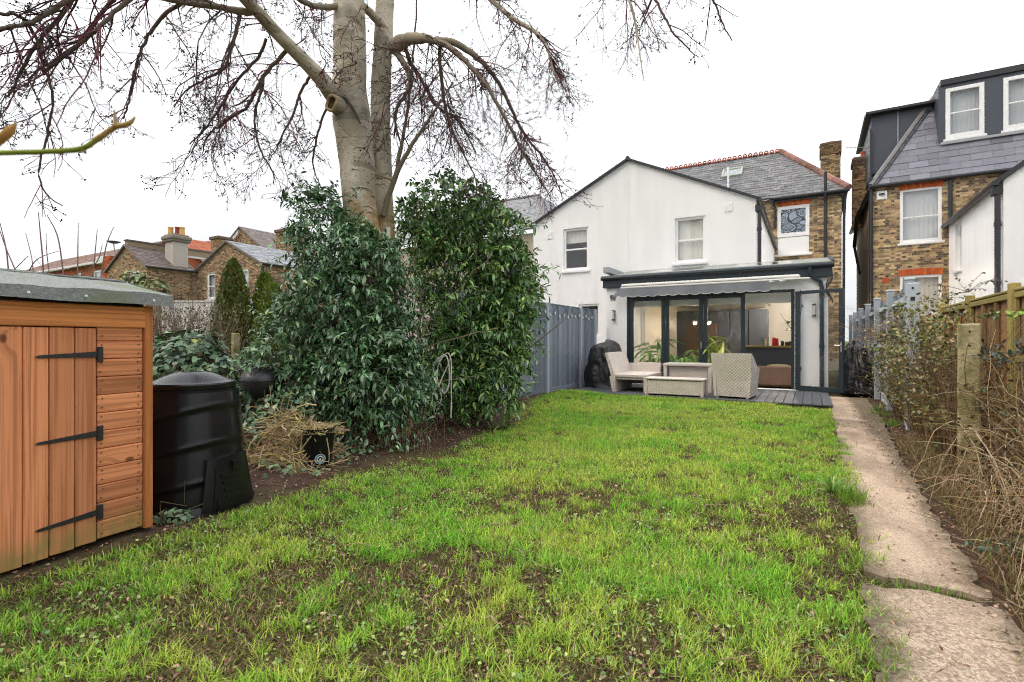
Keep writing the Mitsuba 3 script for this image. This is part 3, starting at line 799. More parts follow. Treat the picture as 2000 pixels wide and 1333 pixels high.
part(H1, 'roof_edge', MB().ext(Polygon([(12.8, 2.72), (GY - .02, 3.12), (GY - .02, 3.30), (12.8, 2.88)]), XR + .065, XR + .11, 'yz'), 'dark_metal')
pipe(H1, [(.02, FY - .14, 2.74), (.02, FY - .14, 2.62), (.10, FY - .10, 2.5), (.22, FY - .07, 2.43), (.24, FY - .06, 2.3), (.24, FY - .06, .1)], .042, m='dark_metal', joints=[((.24, FY - .06, z), (.24, FY - .06, z + .07)) for z in (2.1, 1.0)], label='dark grey downpipe with a swan neck')
# a cluster of cables and a bracket light at the right corner
m = MB()
for i in range(3):
    t = np.linspace(0, 1, 9); m.tube(np.stack([XR + .02 + .06 * np.sin(t * 6 + i), FY - .05 + .05 * np.cos(t * 5 + i), 2.62 - .5 * t * (1 + .15 * i)], 1), .012, 5)
part(H1, 'cable', m, 'gutter_black', kind='stuff')
# floor, ceiling and back of the room
part(H1, 'room_floor', MB().box((-2.12, 18.2, -.02), (4.6, 10.2, .10)), 'wood_fence')
part(H1, 'room_wall', MB().box((-2.12, 21.9, 1.3), (4.6, .1, 2.6)).box((-4.3, 18.6, 1.3), (.08, 6.6, 2.6)), 'cream_paint')
part(H1, 'room_wall', MB().box((.10, 18.3, 1.3), (.05, 10.0, 2.6)), 'cream_paint', label='cream wall of the room on the right')
part(H1, 'room_ceiling', MB().box((-2.85, 18.8, 2.47), (3.0, 6.7, .04)), 'white_paint')
# side return: a low roof with three roof windows beside the wing
m = MB().box((-.36, 15.9, 2.80), (1.36, 1.3, .1)).box((-1.08, 19.9, 2.80), (.2, 6.7, .1)).box((.2, 19.9, 2.80), (.5, 6.7, .1))
for y_ in (18.05, 20.55, 22.9): m.box((-.5, y_, 2.80), (.9, .5 if y_ < 22 else 1.0, .1))
part(H1, 'side_return_roof', m, 'roof_felt')
for y_ in (17.17, 19.3, 21.6): part(H1, 'roof_window', MB().quad([(-.98, y_ - 1.0, 2.87), (-.02, y_ - 1.0, 2.87), (-.02, y_ + 1.0, 2.87), (-.98, y_ + 1.0, 2.87)]), 'pane_glass')
part(H1, 'ceiling_beam', MB().box((-2.12, FY + .42, 2.17), (3.95, .22, .27), b=.01), 'white_paint', label='white boxed beam inside the doors')
# dark kitchen units at the back left
m = MB()
for i in range(5):
    m.box((-4.0 + i * .62, 19.9, 1.15), (.6, .6, 2.2), b=.01)
part(H1, 'kitchen_unit', m, 'zinc_dark')

# bifold doors: frame, three closed leaves, one leaf folded open
fr = MB().box((DL + .035, FY + .05, DT / 2), (.07, .09, DT), b=.006).box((DR_ - .035, FY + .05, DT / 2), (.07, .09, DT), b=.006).box(((DL + DR_) / 2, FY + .05, DT - .03), (DR_ - DL - .14, .09, .06), b=.005)
part(H1, 'door_frame', fr, 'dark_metal', label='anthracite frame of the folding doors')
part(H1, 'threshold', MB().box(((DL + DR_) / 2, FY + .03, .05), (DR_ - DL, .2, .05), b=.008), 'white_paint')


def leaf(x0, x1, rot=0.0, pivot=None, y=FY + .05, label=None):
    w = x1 - x0; z0, z1 = .08, DT - .065
    def place(m):
        if pivot is None:
            m.v = [v + np.array([x0, y, 0]) for v in m.v]
        else:
            m.move(rot, pivot)
        return m
    m = MB()
    st = .092
    for (a, b_, c, d) in ((0, st, z0, z1), (w - st, w, z0, z1), (st, w - st, z1 - .07, z1), (st, w - st, z0, z0 + .10)):
        m.box(((a + b_) / 2, 0, (c + d) / 2), (b_ - a, .06, d - c), b=.006)
    k = part(H1, 'door_leaf', place(m), 'dark_metal', label=label)
    part(k, 'pane', place(MB().quad([(st, 0, z0 + .1), (w - st, 0, z0 + .1), (w - st, 0, z1 - .07), (st, 0, z1 - .07)])), 'pane_glass')
    return k, place


LX = [DL + .07, -3.09, -2.19, -1.27]
for i in range(3):
    k, place = leaf(LX[i] + .004, LX[i + 1] - .004)
    if i == 1:
        part(k, 'handle', place(MB().box((.855, -.05, 1.05), (.03, .05, .16), b=.01)), 'steel')
ang = math.atan2(12.50 - 12.86, .62 - -.25)
k, place = leaf(0, .95, ang, (-.25, 12.83, 0), label='glazed door leaf folded open against the wall')
hd = MB().tube([(.905, -.03, 1.06), (.905, -.09, 1.06), (.80, -.09, 1.06)], .011, 8, cap=True).box((.905, -.034, 1.02), (.03, .012, .2), b=.004)
hd.tube([(.905, .03, 1.06), (.905, .09, 1.06), (.80, .09, 1.06)], .011, 8, cap=True)
part(k, 'handle', place(hd), 'steel', 30)

# awning
m = MB().box((-2.15, FY - .17, 2.555), (3.98, .14, .085), b=.03, col=(.66, .65, .62))
AW = thing('awning', 'folded white awning with a scalloped grey valance above the glass doors', 'awning')
part(AW, 'cassette', m, 'painted')
part(AW, 'front_rail', MB().box((-2.05, FY - .34, 2.482), (4.15, .06, .05), b=.02, col=(.6, .59, .55)), 'painted')
for x_ in (-.45, -.25):
    part(AW, 'arm', MB().tube([(x_ - .3, FY - .36, 2.45), (x_ + .15, FY - .22, 2.50)], .022, 8, cap=True), 'white_paint', 30)
nx, nz = 240, 8
ux = np.linspace(-4.14, -.74, nx); t = np.linspace(0, 1, nz)
sc_ = np.abs(np.sin((ux + 4.14) * math.pi / .245)) ** .7
wob = .018 * np.sin(ux * 5) + .012 * np.sin(ux * 13 + 1)
V = np.stack([np.repeat(ux[:, None], nz, 1), FY - .36 - t[None] * .03 + wob[:, None] * t[None], 2.46 - t[None] * (.185 + .035 * sc_)[:, None] + 0 * ux[:, None]], -1)
i, j = np.meshgrid(np.arange(nx - 1), np.arange(nz - 1), indexing='ij')
part(AW, 'valance', MB().add(V.reshape(-1, 3), np.stack([i * nz + j, (i + 1) * nz + j, (i + 1) * nz + j + 1, i * nz + j + 1], -1).reshape(-1, 4)), 'awning_cloth', True)
part(AW, 'piping', MB().tube(np.stack([ux, V[:, -1, 1] - .003, V[:, -1, 2]], 1), .006, 5, (.6, .6, .55)), 'painted', True)
cn = MB(); u_ = np.linspace(0, 1, 10); w_ = np.linspace(0, 1, 8)
V = np.array([[(-4.14 - .32 * a * (1 - .15 * b_), FY - .36 + .16 * a + .05 * math.sin(a * 7 + b_ * 3), 2.47 - .20 * a - b_ * (.20 - .07 * a) + .03 * math.sin(a * 9)) for b_ in w_] for a in u_])
i, j = np.meshgrid(np.arange(9), np.arange(7), indexing='ij')
part(AW, 'cloth_end', cn.add(V.reshape(-1, 3), np.stack([i * 8 + j, (i + 1) * 8 + j, (i + 1) * 8 + j + 1, i * 8 + j + 1], -1).reshape(-1, 4)), 'awning_cloth', True, label='loose drooping end of the grey awning cloth')

# wall lanterns
for (x_, lab) in ((-4.40, 'black wall lantern on the white pier left of the glass doors'), (.10, 'black wall lantern on the white wall seen through the open door leaf')):
    w = thing('wall_lantern', lab, 'lantern')
    z_ = 1.82
    part(w, 'bracket', MB().box((x_, FY - .015, z_), (.07, .03, .26), b=.01).box((x_, FY - .05, z_ + .12), (.07, .09, .02), b=.006).box((x_, FY - .05, z_ - .12), (.08, .09, .03), b=.006), 'gutter_black')
    part(w, 'glass', MB().lathe([(.032, z_ - .10), (.032, z_ + .10)], (x_, FY - .055, 0), 12, (.5, .5, .48)), 'satin', True)
# dangling string of unlit bulbs by the door
t = np.linspace(0, 1, 24); pts = np.stack([-.16 + .03 * np.sin(t * 9) - .05 * t, np.full(24, FY - .03), 2.28 - 2.1 * t], 1)
w = thing('hanging_bulb_string', 'thin black bulb string hanging down the white wall beside the open door', 'string lights')
part(w, 'wire', MB().tube(pts, .006, 5), 'gutter_black', True)
for i in range(4, 23, 5):
    part(w, 'bulb', MB().lathe([(.0, .03), (.018, .025), (.02, 0), (.012, -.03), (0, -.035)], pts[i] + [.02, -.01, 0], 8), 'gutter_black', True)

# ---------------------------------------------------------------- inside the room
w = thing('breakfast_counter', 'dark fronted kitchen counter with pale wooden worktop inside the open door', 'counter')
part(w, 'base', MB().box((-.75, 15.35, .52), (1.6, .5, .90)), 'zinc_dark')
part(w, 'worktop', MB().box((-.75, 15.33, 1.0), (1.7, .62, .045), b=.006, uid=3), 'wood_green', uv=True)
for i, (x_, h_, c_) in enumerate(((-1.12, .21, (.25, .2, .12)), (-1.06, .24, (.10, .22, .30)), (-1.00, .2, (.5, .4, .2)), (-.80, .22, (.55, .03, .03)), (-.73, .2, (.42, .02, .03)), (-.6, .13, (.05, .05, .05)), (-.50, .11, (.08, .06, .05)), (-.42, .12, (.04, .04, .05)))):
    nm, cat = (('book', 'book') if i < 3 else ('canister', 'canister') if i < 5 else ('jar', 'jar'))
    if nm == 'book': mm = MB().box((x_, 15.2, 1.024 + h_ / 2), (.045, .16, h_), col=c_, b=.004)
    else: mm = MB().lathe([(0, 0), (.042, 0), (.042, h_ * .85), (.03, h_ * .9), (.03, h_), (0, h_)], (x_, 15.2, 1.024), 14, c_)
    pos = ('first', 'second', 'third')[i % 3] if i < 3 else ('left', 'right')[i - 3] if i < 5 else ('first', 'second', 'third')[i - 5]
    solo(nm, {'book': f'upright book on the kitchen counter, {pos} from the left', 'canister': f'red canister on the kitchen counter, the {pos} one of two', 'jar': f'small dark jar on the kitchen counter, {pos} of three beside the green pot'}[nm], cat, mm, 'satin', True if nm != 'book' else False)


def leafy_plant(name, label, loc, h, spread, nleaf, leaf_len, leaf_w, cols, pot, rng, arch=.5, stems=5):
    w = thing(name, label, 'plant'); loc = np.array(loc, float)
    pr, ph, pc = pot
    part(w, 'pot', MB().lathe([(0, 0), (pr * .75, 0), (pr, ph), (pr * .92, ph), (pr * .88, ph - .02), (0, ph - .02)], loc, 20, pc), 'satin', True)
    st = MB(); P_, A_ = [], []
    for s_ in range(stems):
        d = np.array([rng.normal() * .3, rng.normal() * .3, 1.0]); top = loc + [0, 0, ph] + d * (h - ph) * rng.uniform(.6, 1.0)
        pts = spline([loc + [0, 0, ph - .03], (loc + top) / 2 + [0.02, 0, .05], top], 4); st.tube(pts, np.linspace(.014, .006, len(pts)), 5, (.16, .13, .07))
        for k in range(nleaf // stems):
            f = rng.uniform(.3, 1); P_.append(pts[int(f * (len(pts) - 1))]); a = rng.uniform(0, 6.28); A_.append([math.cos(a), math.sin(a), rng.uniform(-.4, .9) - arch * .5])
    part(w, 'stem', st, 'painted', True)
    P_, A_ = np.array(P_), np.array(A_); n = len(P_); L = leaf_len * rng.uniform(.6, 1.15, n)
    tv, tf = leaf_template(arch, .06, 4)
    up = np.tile([0, 0, 1.0], (n, 1)); side = np.cross(A_, up)
    part(w, 'foliage', MB().add(*scatter(tv, tf, P_, frames(A_, side), np.stack([L * leaf_w, L * spread, L], 1), pick(cols, n, rng))), 'glossy_leaf', True, kind='stuff')


rp2 = np.random.default_rng(55)
leafy_plant('rubber_plant', 'tall dark leaved plant in a green pot on the kitchen counter', (-.22, 15.25, 1.024), 1.05, 1, 60, .22, .5, [(.03, .06, .025), (.02, .045, .02), (.05, .08, .03)], (.11, .17, (.02, .22, .09)), rp2, .3, 4)
leafy_plant('palm_plant', 'arching palm plant behind the left glass door pane', (-3.45, 13.5, .03), 1.3, 1, 70, .6, .10, [(.2, .4, .1), (.3, .5, .15), (.12, .3, .07)], (.16, .3, (.5, .48, .45)), rp2, .7, 6)
leafy_plant('spider_plant', 'low bushy strap leaved plant behind the second door pane', (-2.72, 13.45, .03), 1.0, 1, 130, .5, .09, [(.2, .42, .09), (.34, .55, .16), (.12, .3, .06)], (.17, .35, (.3, .14, .08)), rp2, .8, 5)
leafy_plant('dracaena_plant', 'tall yellow green dracaena behind the door post in the middle', (-2.05, 13.4, .03), 1.5, 1, 130, .45, .12, [(.42, .55, .1), (.55, .62, .16), (.26, .42, .09)], (.16, .3, (.4, .38, .35)), rp2, .7, 5)
w = thing('indoor_sofa', 'brown woven wicker sofa just inside the open door', 'sofa')
part(w, 'back', MB().box((-.62, 13.45, .33), (1.25, .12, .46), b=.03), 'rattan_brown')
part(w, 'base', MB().box((-.62, 13.85, .22), (1.25, .66, .2), b=.03), 'rattan_brown')
part(w, 'seat', MB().box((-.62, 13.87, .38), (1.15, .6, .13), b=.04, col=(.5, .47, .40)), 'painted')
for xx in (-1.2, -.04):
    part(w, 'leg', MB().box((xx, 13.45, .065), (.05, .08, .08)), 'gutter_black'); part(w, 'leg', MB().box((xx, 14.1, .075), (.05, .08, .1)), 'gutter_black')
c_, s_ = math.cos(.5), math.sin(.5)
solo('sofa_cushion', 'cream cushion leaning at the right end of the wicker sofa', 'cushion', MB().add(np.array(trimesh.creation.icosphere(subdivisions=3).vertices) * [.055, .2, .21] @ np.array([[c_, 0, s_], [0, 1, 0], [-s_, 0, c_]]).T + [-.12, 13.75, .63], trimesh.creation.icosphere(subdivisions=3).faces, (.66, .62, .52)), 'painted', True)
solo('sofa_cushion', 'olive patterned cushion lying flat on the wicker sofa', 'cushion', MB().add(np.array(trimesh.creation.icosphere(subdivisions=3).vertices) * [.26, .2, .06] + [-.62, 13.8, .54], trimesh.creation.icosphere(subdivisions=3).faces, (.28, .24, .12)), 'painted', True)
w = thing('dining_table', 'dark dining table standing deep inside behind the glass doors', 'table')
part(w, 'tabletop', MB().box((-1.9, 15.6, .76), (.9, 1.5, .04), b=.01, col=(.08, .05, .035)), 'satin')
for (a, b_) in ((-2.3, 14.9), (-1.5, 14.9), (-2.3, 16.3), (-1.5, 16.3)):
    part(w, 'leg', MB().box((a, b_, .38), (.06, .06, .72), col=(.08, .05, .035)), 'satin')
w = thing('shelf_unit', 'dark brown shelf unit against the back wall of the room', 'shelf')
part(w, 'carcass', MB().box((-3.2, 18.6, .9), (1.0, .35, 1.7), col=(.07, .04, .03)), 'satin')
# lit lamps
def lamp(name, label, loc, r, power, col=(1, .72, .42)):
    w = thing(name, label, 'lamp')
    part(w, 'housing', MB().lathe([(r * 1.5, .0), (r * 1.6, .02), (r * 1.0, .05), (0, .05)], loc, 14), 'steel', True)
    key = part(w, 'bulb', MB().add(np.array(trimesh.creation.icosphere(subdivisions=1).vertices) * r * .9 + np.array(loc) + [0, 0, -r * .5], trimesh.creation.icosphere(subdivisions=1).faces), 'white_paint', True)
    scene[key]['emitter'] = {'type': 'area', 'radiance': rgb(*(power * np.array(col)))}
lamp('pendant_lamp', 'small lit pendant bulb deep in the room, left of the pair', (-3.02, 16.4, 1.72), .05, 18)
lamp('pendant_lamp', 'small lit pendant bulb deep in the room, right of the pair', (-2.62, 16.4, 1.72), .05, 18)
for i, (x_, y_) in enumerate(((-.6, 16.6), (-.25, 17.6), (-1.3, 16.9), (-.75, 19.0))):
    lamp('spot_lamp', ('lit ceiling spot lamp nearest the breakfast counter', 'lit ceiling spot lamp farther back on the right', 'lit ceiling spot lamp on the left above the counter', 'lit ceiling spot lamp at the very back of the room')[i], (x_, y_, 2.68 if x_ > -.3 else 2.6), .06, 130, (1, .88, .7))

# ---------------------------------------------------------------- the brick house on the right with a mansard roof
H2 = thing('brick_house', 'yellow brick house on the right with a dark slate mansard roof and white dormer windows', 'house')
X0 = 2.08; EZ2 = 6.95
W1, W2 = (2.90, 4.11, 4.74, 6.72), (2.90, 4.11, 2.1, 3.55)
part(H2, 'rear_wall', MB().ext(sbox(X0, 0, 9.5, EZ2).difference(sbox(W1[0], W1[2], W1[1], W1[3])).difference(sbox(W2[0], W2[2], W2[1], W2[3])), BY, BY + .3), 'mortar')
hs = [(a - X0, b_ - X0, c, d) for (a, b_, c, d) in (W1, W2)] + [(.78, 2.07, 6.70, 6.93), (.78, 2.07, 3.55, 3.80), (.3, .5, 3.30, 3.52)]
part(H2, 'brickwork', bricks((X0, BY, 0), (1, 0, 0), (0, -1, 0), 5.2, EZ2 - .04, hs, rng=RH, z0=.8), 'brickwork', kind='stuff', label='yellow stock brickwork with dark headers')
part(H2, 'flank_wall', MB().box((X0 + .15, 27.4, EZ2 / 2), (.3, 7.2, EZ2), col=(.30, .235, .17)), 'painted', label='pale brown rendered flank wall')
part(H2, 'far_wall', MB().box((9.35, 27.4, EZ2 / 2), (.3, 7.2, EZ2)), 'mortar'); part(H2, 'far_wall', MB().box((5.8, 31.1, EZ2 / 2), (7.4, .3, EZ2)), 'mortar')
window(H2, *W1, BY, frame=.10, rail=.47, depth=.07, blind='curtain', bcol=(.5, .52, .53), label='large white sash window under an orange brick arch')
window(H2, *W2, BY, frame=.09, depth=.07, sill=False, blind='curtain', bcol=(.5, .47, .43), label='white framed garden door window under an orange brick arch')
lintel(H2, 2.86, 4.15, 6.70, BY - .015, 19, .22); lintel(H2, 2.86, 4.15, 3.55, BY - .015, 19, .24)
part(H2, 'air_brick', MB().box((2.48, BY - .01, 3.41), (.2, .03, .2), b=.004, col=(.42, .09, .04)), 'brickwork')
m = MB().box((2.36, BY - .02, 6.60), (.32, .04, .32), b=.01)
k = part(H2, 'extractor_vent', m, 'white_paint'); part(k, 'hood', MB().lathe([(.09, 0), (.09, .05), (.0, .055)], (0, 0, 0), 16).move(0, (2.36, BY - .04, 6.6)), 'dark_metal')
# mansard: rear slope of slates, each one a part, leaning hip on the left
TX, TY, TZ = 4.20, 25.15, 10.5
ey2 = BY - .12
v2 = np.array([0, TY - ey2, TZ - EZ2]); L2 = np.linalg.norm(v2); v2 /= L2
part(H2, 'roof', MB().slab([(X0 - .05, ey2, EZ2 - .02), (9.6, ey2, EZ2 - .02), (9.6, TY, TZ), (TX, TY, TZ)], .08, (.12, .12, .14)).slab([(X0 - .05, 31, EZ2 - .02), (X0 - .05, ey2, EZ2 - .02), (TX, TY, TZ), (TX, 29, TZ)], .08, (.12, .12, .14)).slab([(TX, TY, TZ), (9.6, TY, TZ), (9.6, 29, TZ), (TX, 29, TZ)], .08, (.1, .1, .1)), 'slate')
cnt = []
slates((X0 - .05, ey2, EZ2), (1, 0, 0), v2, 5.4, L2 * .985, .58, .30, [(.185, .188, .222), (.195, .197, .232), (.178, .181, .216)], RH,
       clip=lambda s: ((TX - X0 + .05) * s / L2 + .04, 5.4 if s * v2[2] + EZ2 < 8.38 else 4.16 - X0 + .05), thick=.012, each=lambda m: part(H2 + '__roof', 'slate', m, 'slate'))
p0, p1 = np.array([X0 - .05, ey2, EZ2]), np.array([TX, TY, TZ])
for i in range(9):
    a, b_ = p0 + (p1 - p0) * i / 9, p0 + (p1 - p0) * (i + .985) / 9
    part(H2 + '__roof', 'hip_tile', MB().tube([a + [-.02, -.03, .04], b_ + [-.02, -.03, .04]], .085, 6, (.21, .20, .20), True), 'slate')
part(H2, 'hip_flashing', MB().tube([p0 + [.13, -.05, .0], p1 + [.13, -.05, 0]], .02, 5, cap=True), 'gutter_black')
part(H2, 'top_fascia', MB().box((6.95, 24.1, 10.52), (5.6, .3, .16), b=.01).box((6.95, 24.9, 10.62), (5.6, 1.9, .06)), 'gutter_black', label='black flat roof edge above the dormers')
# rear dormer: dark zinc face with two white windows
dz0, dy = 8.42, 24.02
part(H2, 'dormer', MB().ext(Polygon([(4.14, dz0), (4.26, 8.42), (9.5, 8.42), (9.5, 10.46), (4.14, 10.46)]).difference(sbox(4.30, 8.47, 5.36, 10.30)).difference(sbox(5.86, 8.47, 6.92, 10.30)), dy, dy + .06), 'zinc_dark', label='dark zinc face of the rear dormer')
part(H2, 'dormer_cheek', MB().ext(Polygon([(dy, 8.42), (dy, 10.46), (25.1, 10.46)]), 4.10, 4.16, 'yz'), 'zinc_dark')
for (a, b_) in ((4.30, 5.36), (5.86, 6.92)):
    window(H2, a, b_, 8.47, 10.30, dy, frame=.13, rail=.5, depth=.02, blind='curtain', bcol=(.42, .45, .47))
part(H2, 'lead_flashing', MB().box((5.8, dy - .05, 8.33), (3.3, .06, .10), b=.01), 'lead_grey')
# flank dormer seen past the hip
part(H2, 'flank_dormer', MB().box((3.1, 27.1, 8.95), (1.9, 4.6, 2.3)), 'zinc_dark', label='dark zinc dormer on the flank roof slope')
part(H2, 'flank_dormer_roof', MB().box((3.05, 27.0, 10.14), (2.2, 5.0, .10), b=.01), 'gutter_black')
part(H2, 'flank_dormer_seam', MB().box((3.0, 24.78, 9.2), (.035, .05, 1.75)), 'lead_grey')
part(H2, 'flank_barge', MB().slab([(1.92, 24.5, 10.12), (1.92, 24.5, 9.98), (1.75, 24.6, 8.9), (1.68, 24.6, 8.9)][::-1], .12).box((2.12, 24.9, 8.6), (.06, .5, 1.9)), 'gutter_black')
part(H2, 'gutter', MB().tube([(X0 - .12, ey2 - .06, EZ2 - .03), (9.5, ey2 - .06, EZ2 - .03)], .065, 10, cap=True), 'gutter_black', 30)
pipe(H2, [(2.02, BY - .08, EZ2 + .35), (2.02, BY - .08, 1.0)], .065, joints=[((2.02, BY - .08, z), (2.02, BY - .08, z + .1)) for z in (6.3, 4.5, 3.0)])
pipe(H2, [(4.33, BY - .07, EZ2 - .08), (4.33, BY - .07, 5.3)], .06, m='dark_metal')
m = MB().tube([(1.98, ey2 - .05, EZ2 - .1), (1.72, 25.5, 6.2), (1.70, 26.5, 5.2)], .07, 8, cap=True).tube([(1.70, 26.5, 5.2), (1.80, 25.2, 3.9)], .05, 8, cap=True)
part(H2, 'flank_gutter', m, 'gutter_black', 30)
part(H2, 'eave_box', MB().slab([(1.75, 26.0, 6.6), (2.1, ey2, 6.85), (2.1, 31, 6.85), (1.75, 31, 6.6)], .1), 'gutter_black')
# chimney with a red pot
cx, cy = 2.03, 27.6
k = MB().box((cx, cy, 8.0), (.64, .7, 2.6), col=(.3, .25, .17))
for (o, u, nn, w_) in (((cx - .33, cy - .36, 0), (1, 0, 0), (0, -1, 0), .66), ((cx - .33, cy + .36, 0), (0, -1, 0), (-1, 0, 0), .72)):
    k.add(*bricks(o, u, nn, w_, 8.9, rng=RH, z0=6.2, pal=OLDB).mesh()[:3])
for (o, u, nn, w_) in (((cx - .37, cy - .40, 0), (1, 0, 0), (0, -1, 0), .74), ((cx - .37, cy + .40, 0), (0, -1, 0), (-1, 0, 0), .8)):
    k.add(*bricks(o, u, nn, w_, 9.22, rng=RH, z0=8.95, pal=[(.2, .12, .08), (.15, .1, .07)]).mesh()[:3])
k.box((cx, cy, 9.1), (.72, .78, .3), col=(.16, .12, .09))
part(H2, 'chimney', k, 'brickwork', kind='stuff', label='narrow old brick chimney stack')
part(H2, 'chimney_pot', MB().lathe([(.13, 9.2), (.11, 9.5), (.13, 9.52), (.13, 9.58), (.1, 9.58), (.1, 9.3)], (cx + .08, cy, 0), 14, (.42, .12, .08)), 'brickwork')
w = thing('television_aerial', 'thin grey television aerial beside the flank dormer of the brick house', 'aerial')
a = np.array((2.134,24.932,8.879)); b_ = np.array((1.283,24.439,8.899))
part(w, 'boom', MB().tube([a, b_], .012, 5, (.5, .5, .5), True), 'painted')
el = MB()
for i in range(9):
    c_ = a + (b_ - a) * (i + .5) / 9; el.tube([c_ + [0, -.12, -.02], c_ + [0, .12, .02]], .007, 4, (.5, .5, .5))
part(w, 'elements', el, 'painted', kind='stuff')
part(w, 'mast', MB().tube([a, a + [.0, .1, -1.1]], .018, 6, (.4, .4, .4)), 'painted')
# white outrigger of the brick house
OX, OY = 4.30, 17.6
gb = Polygon([(OX, 0), (OX + 5.2, 0), (OX + 5.2, 5.26), (OX + 2.6, 7.3), (OX, 5.26)])
wall_with(H2, gb, OY, OY + .25, 'xz', 'stucco', name='wing_wall', label='white rendered end wall of the side wing')
NW = (21.75, 22.55, 3.5, 5.1)
wall_with(H2, sbox(OY + .25, 0, BY, 5.26), OX, OX + .25, 'yz', 'stucco', [NW], name='wing_wall', label='white rendered side wall of the wing')
window(H2, *NW, OX, frame=.06, plane='yz', depth=.16, label='narrow window in the white side wall')
part(H2, 'wing_roof', MB().slab([(OX - .15, OY - .06, 5.25), (OX + 2.6, OY - .06, 7.36), (OX + 2.6, BY, 7.36), (OX - .15, BY, 5.25)][::-1][::-1], .07, (.13, .13, .14)).slab([(OX + 5.35, BY, 5.25), (OX + 2.6, BY, 7.36), (OX + 2.6, OY - .06, 7.36), (OX + 5.35, OY - .06, 5.25)][::-1][::-1], .07, (.13, .13, .14)), 'slate')
part(H2, 'gutter', MB().tube([(OX - .17, OY - .1, 5.2), (OX - .17, BY - .1, 5.2)], .075, 10, cap=True), 'gutter_black', 30)
part(H2, 'verge', MB().slab([(OX - .15, OY - .075, 5.30), (OX - .15, OY - .075, 5.16), (OX + 2.6, OY - .075, 7.26), (OX + 2.6, OY - .075, 7.40)], .05), 'gutter_black')
part(H2, 'hopper', MB().box((OX - .12, OY + .1, 5.02), (.2, .22, .26), b=.03), 'gutter_black')
pipe(H2, [(OX - .10, OY + .06, 4.95), (OX - .10, OY + .06, 1.2)], .062, joints=[((OX - .10, OY + .06, z), (OX - .10, OY + .06, z + .1)) for z in (4.1, 2.6, 2.1)], label='black downpipe on the corner of the white wing')
lp = np.array((4.135,27.248,3.644))
w = thing('porch_lamp', 'lit round globe lamp beside the garden door of the brick house', 'lamp')
part(w, 'arm', MB().tube([lp, (lp[0], BY, lp[2] - .02)], .02, 6), 'gutter_black')
k = part(w, 'globe', MB().add(np.array(trimesh.creation.icosphere(subdivisions=2).vertices) * .12 + lp, trimesh.creation.icosphere(subdivisions=2).faces), 'white_paint', True)
scene[k]['emitter'] = {'type': 'area', 'radiance': rgb(2.2, 1.3, .55)}

# ---------------------------------------------------------------- the next pair on the left: grey slate roof over the gable
H3 = thing('grey_roofed_house', 'house with a pale grey slate hipped roof behind the left shoulder of the white gable', 'house')
part(H3, 'wall', MB().box((-18.2, 27.4, 3.4), (12.8, 7.4, 6.8)), 'mortar')
hx = -13.7; ex_ = -11.55
part(H3, 'roof', MB().slab([(-25, 23.3, 6.95), (ex_, 23.3, 6.95), (hx, 26.9, 9.7), (-22, 26.9, 9.7)], .06, (.24, .245, .26)).slab([(ex_, 23.3, 6.95), (ex_, 31, 6.95), (hx, 28.5, 9.7), (hx, 26.9, 9.7)], .06, (.22, .22, .235)).slab([(-22, 26.9, 9.7), (hx, 26.9, 9.7), (hx, 28.5, 9.7), (-22, 28.5, 9.7)], .06, (.2, .2, .2)), 'slate')
L3 = math.hypot(3.6, 2.75)
part(H3, 'slates', slates((-17.6, 23.3, 6.96), (1, 0, 0), (0, 3.6 / L3, 2.75 / L3), 17.6 + ex_, L3, .3, .22, [(.26, .265, .28), (.29, .29, .30), (.23, .235, .25)], RH, clip=lambda s: (0, 17.6 + ex_ - (ex_ - hx) * s / L3)), 'slate', kind='stuff')
part(H3, 'ridge', MB().tube([(-22, 26.9, 9.74), (hx, 26.9, 9.74)], .1, 8, (.16, .15, .15), True).tube([(hx, 26.9, 9.74), (ex_, 23.3, 6.99)], .09, 8, (.2, .18, .17), True), 'slate')

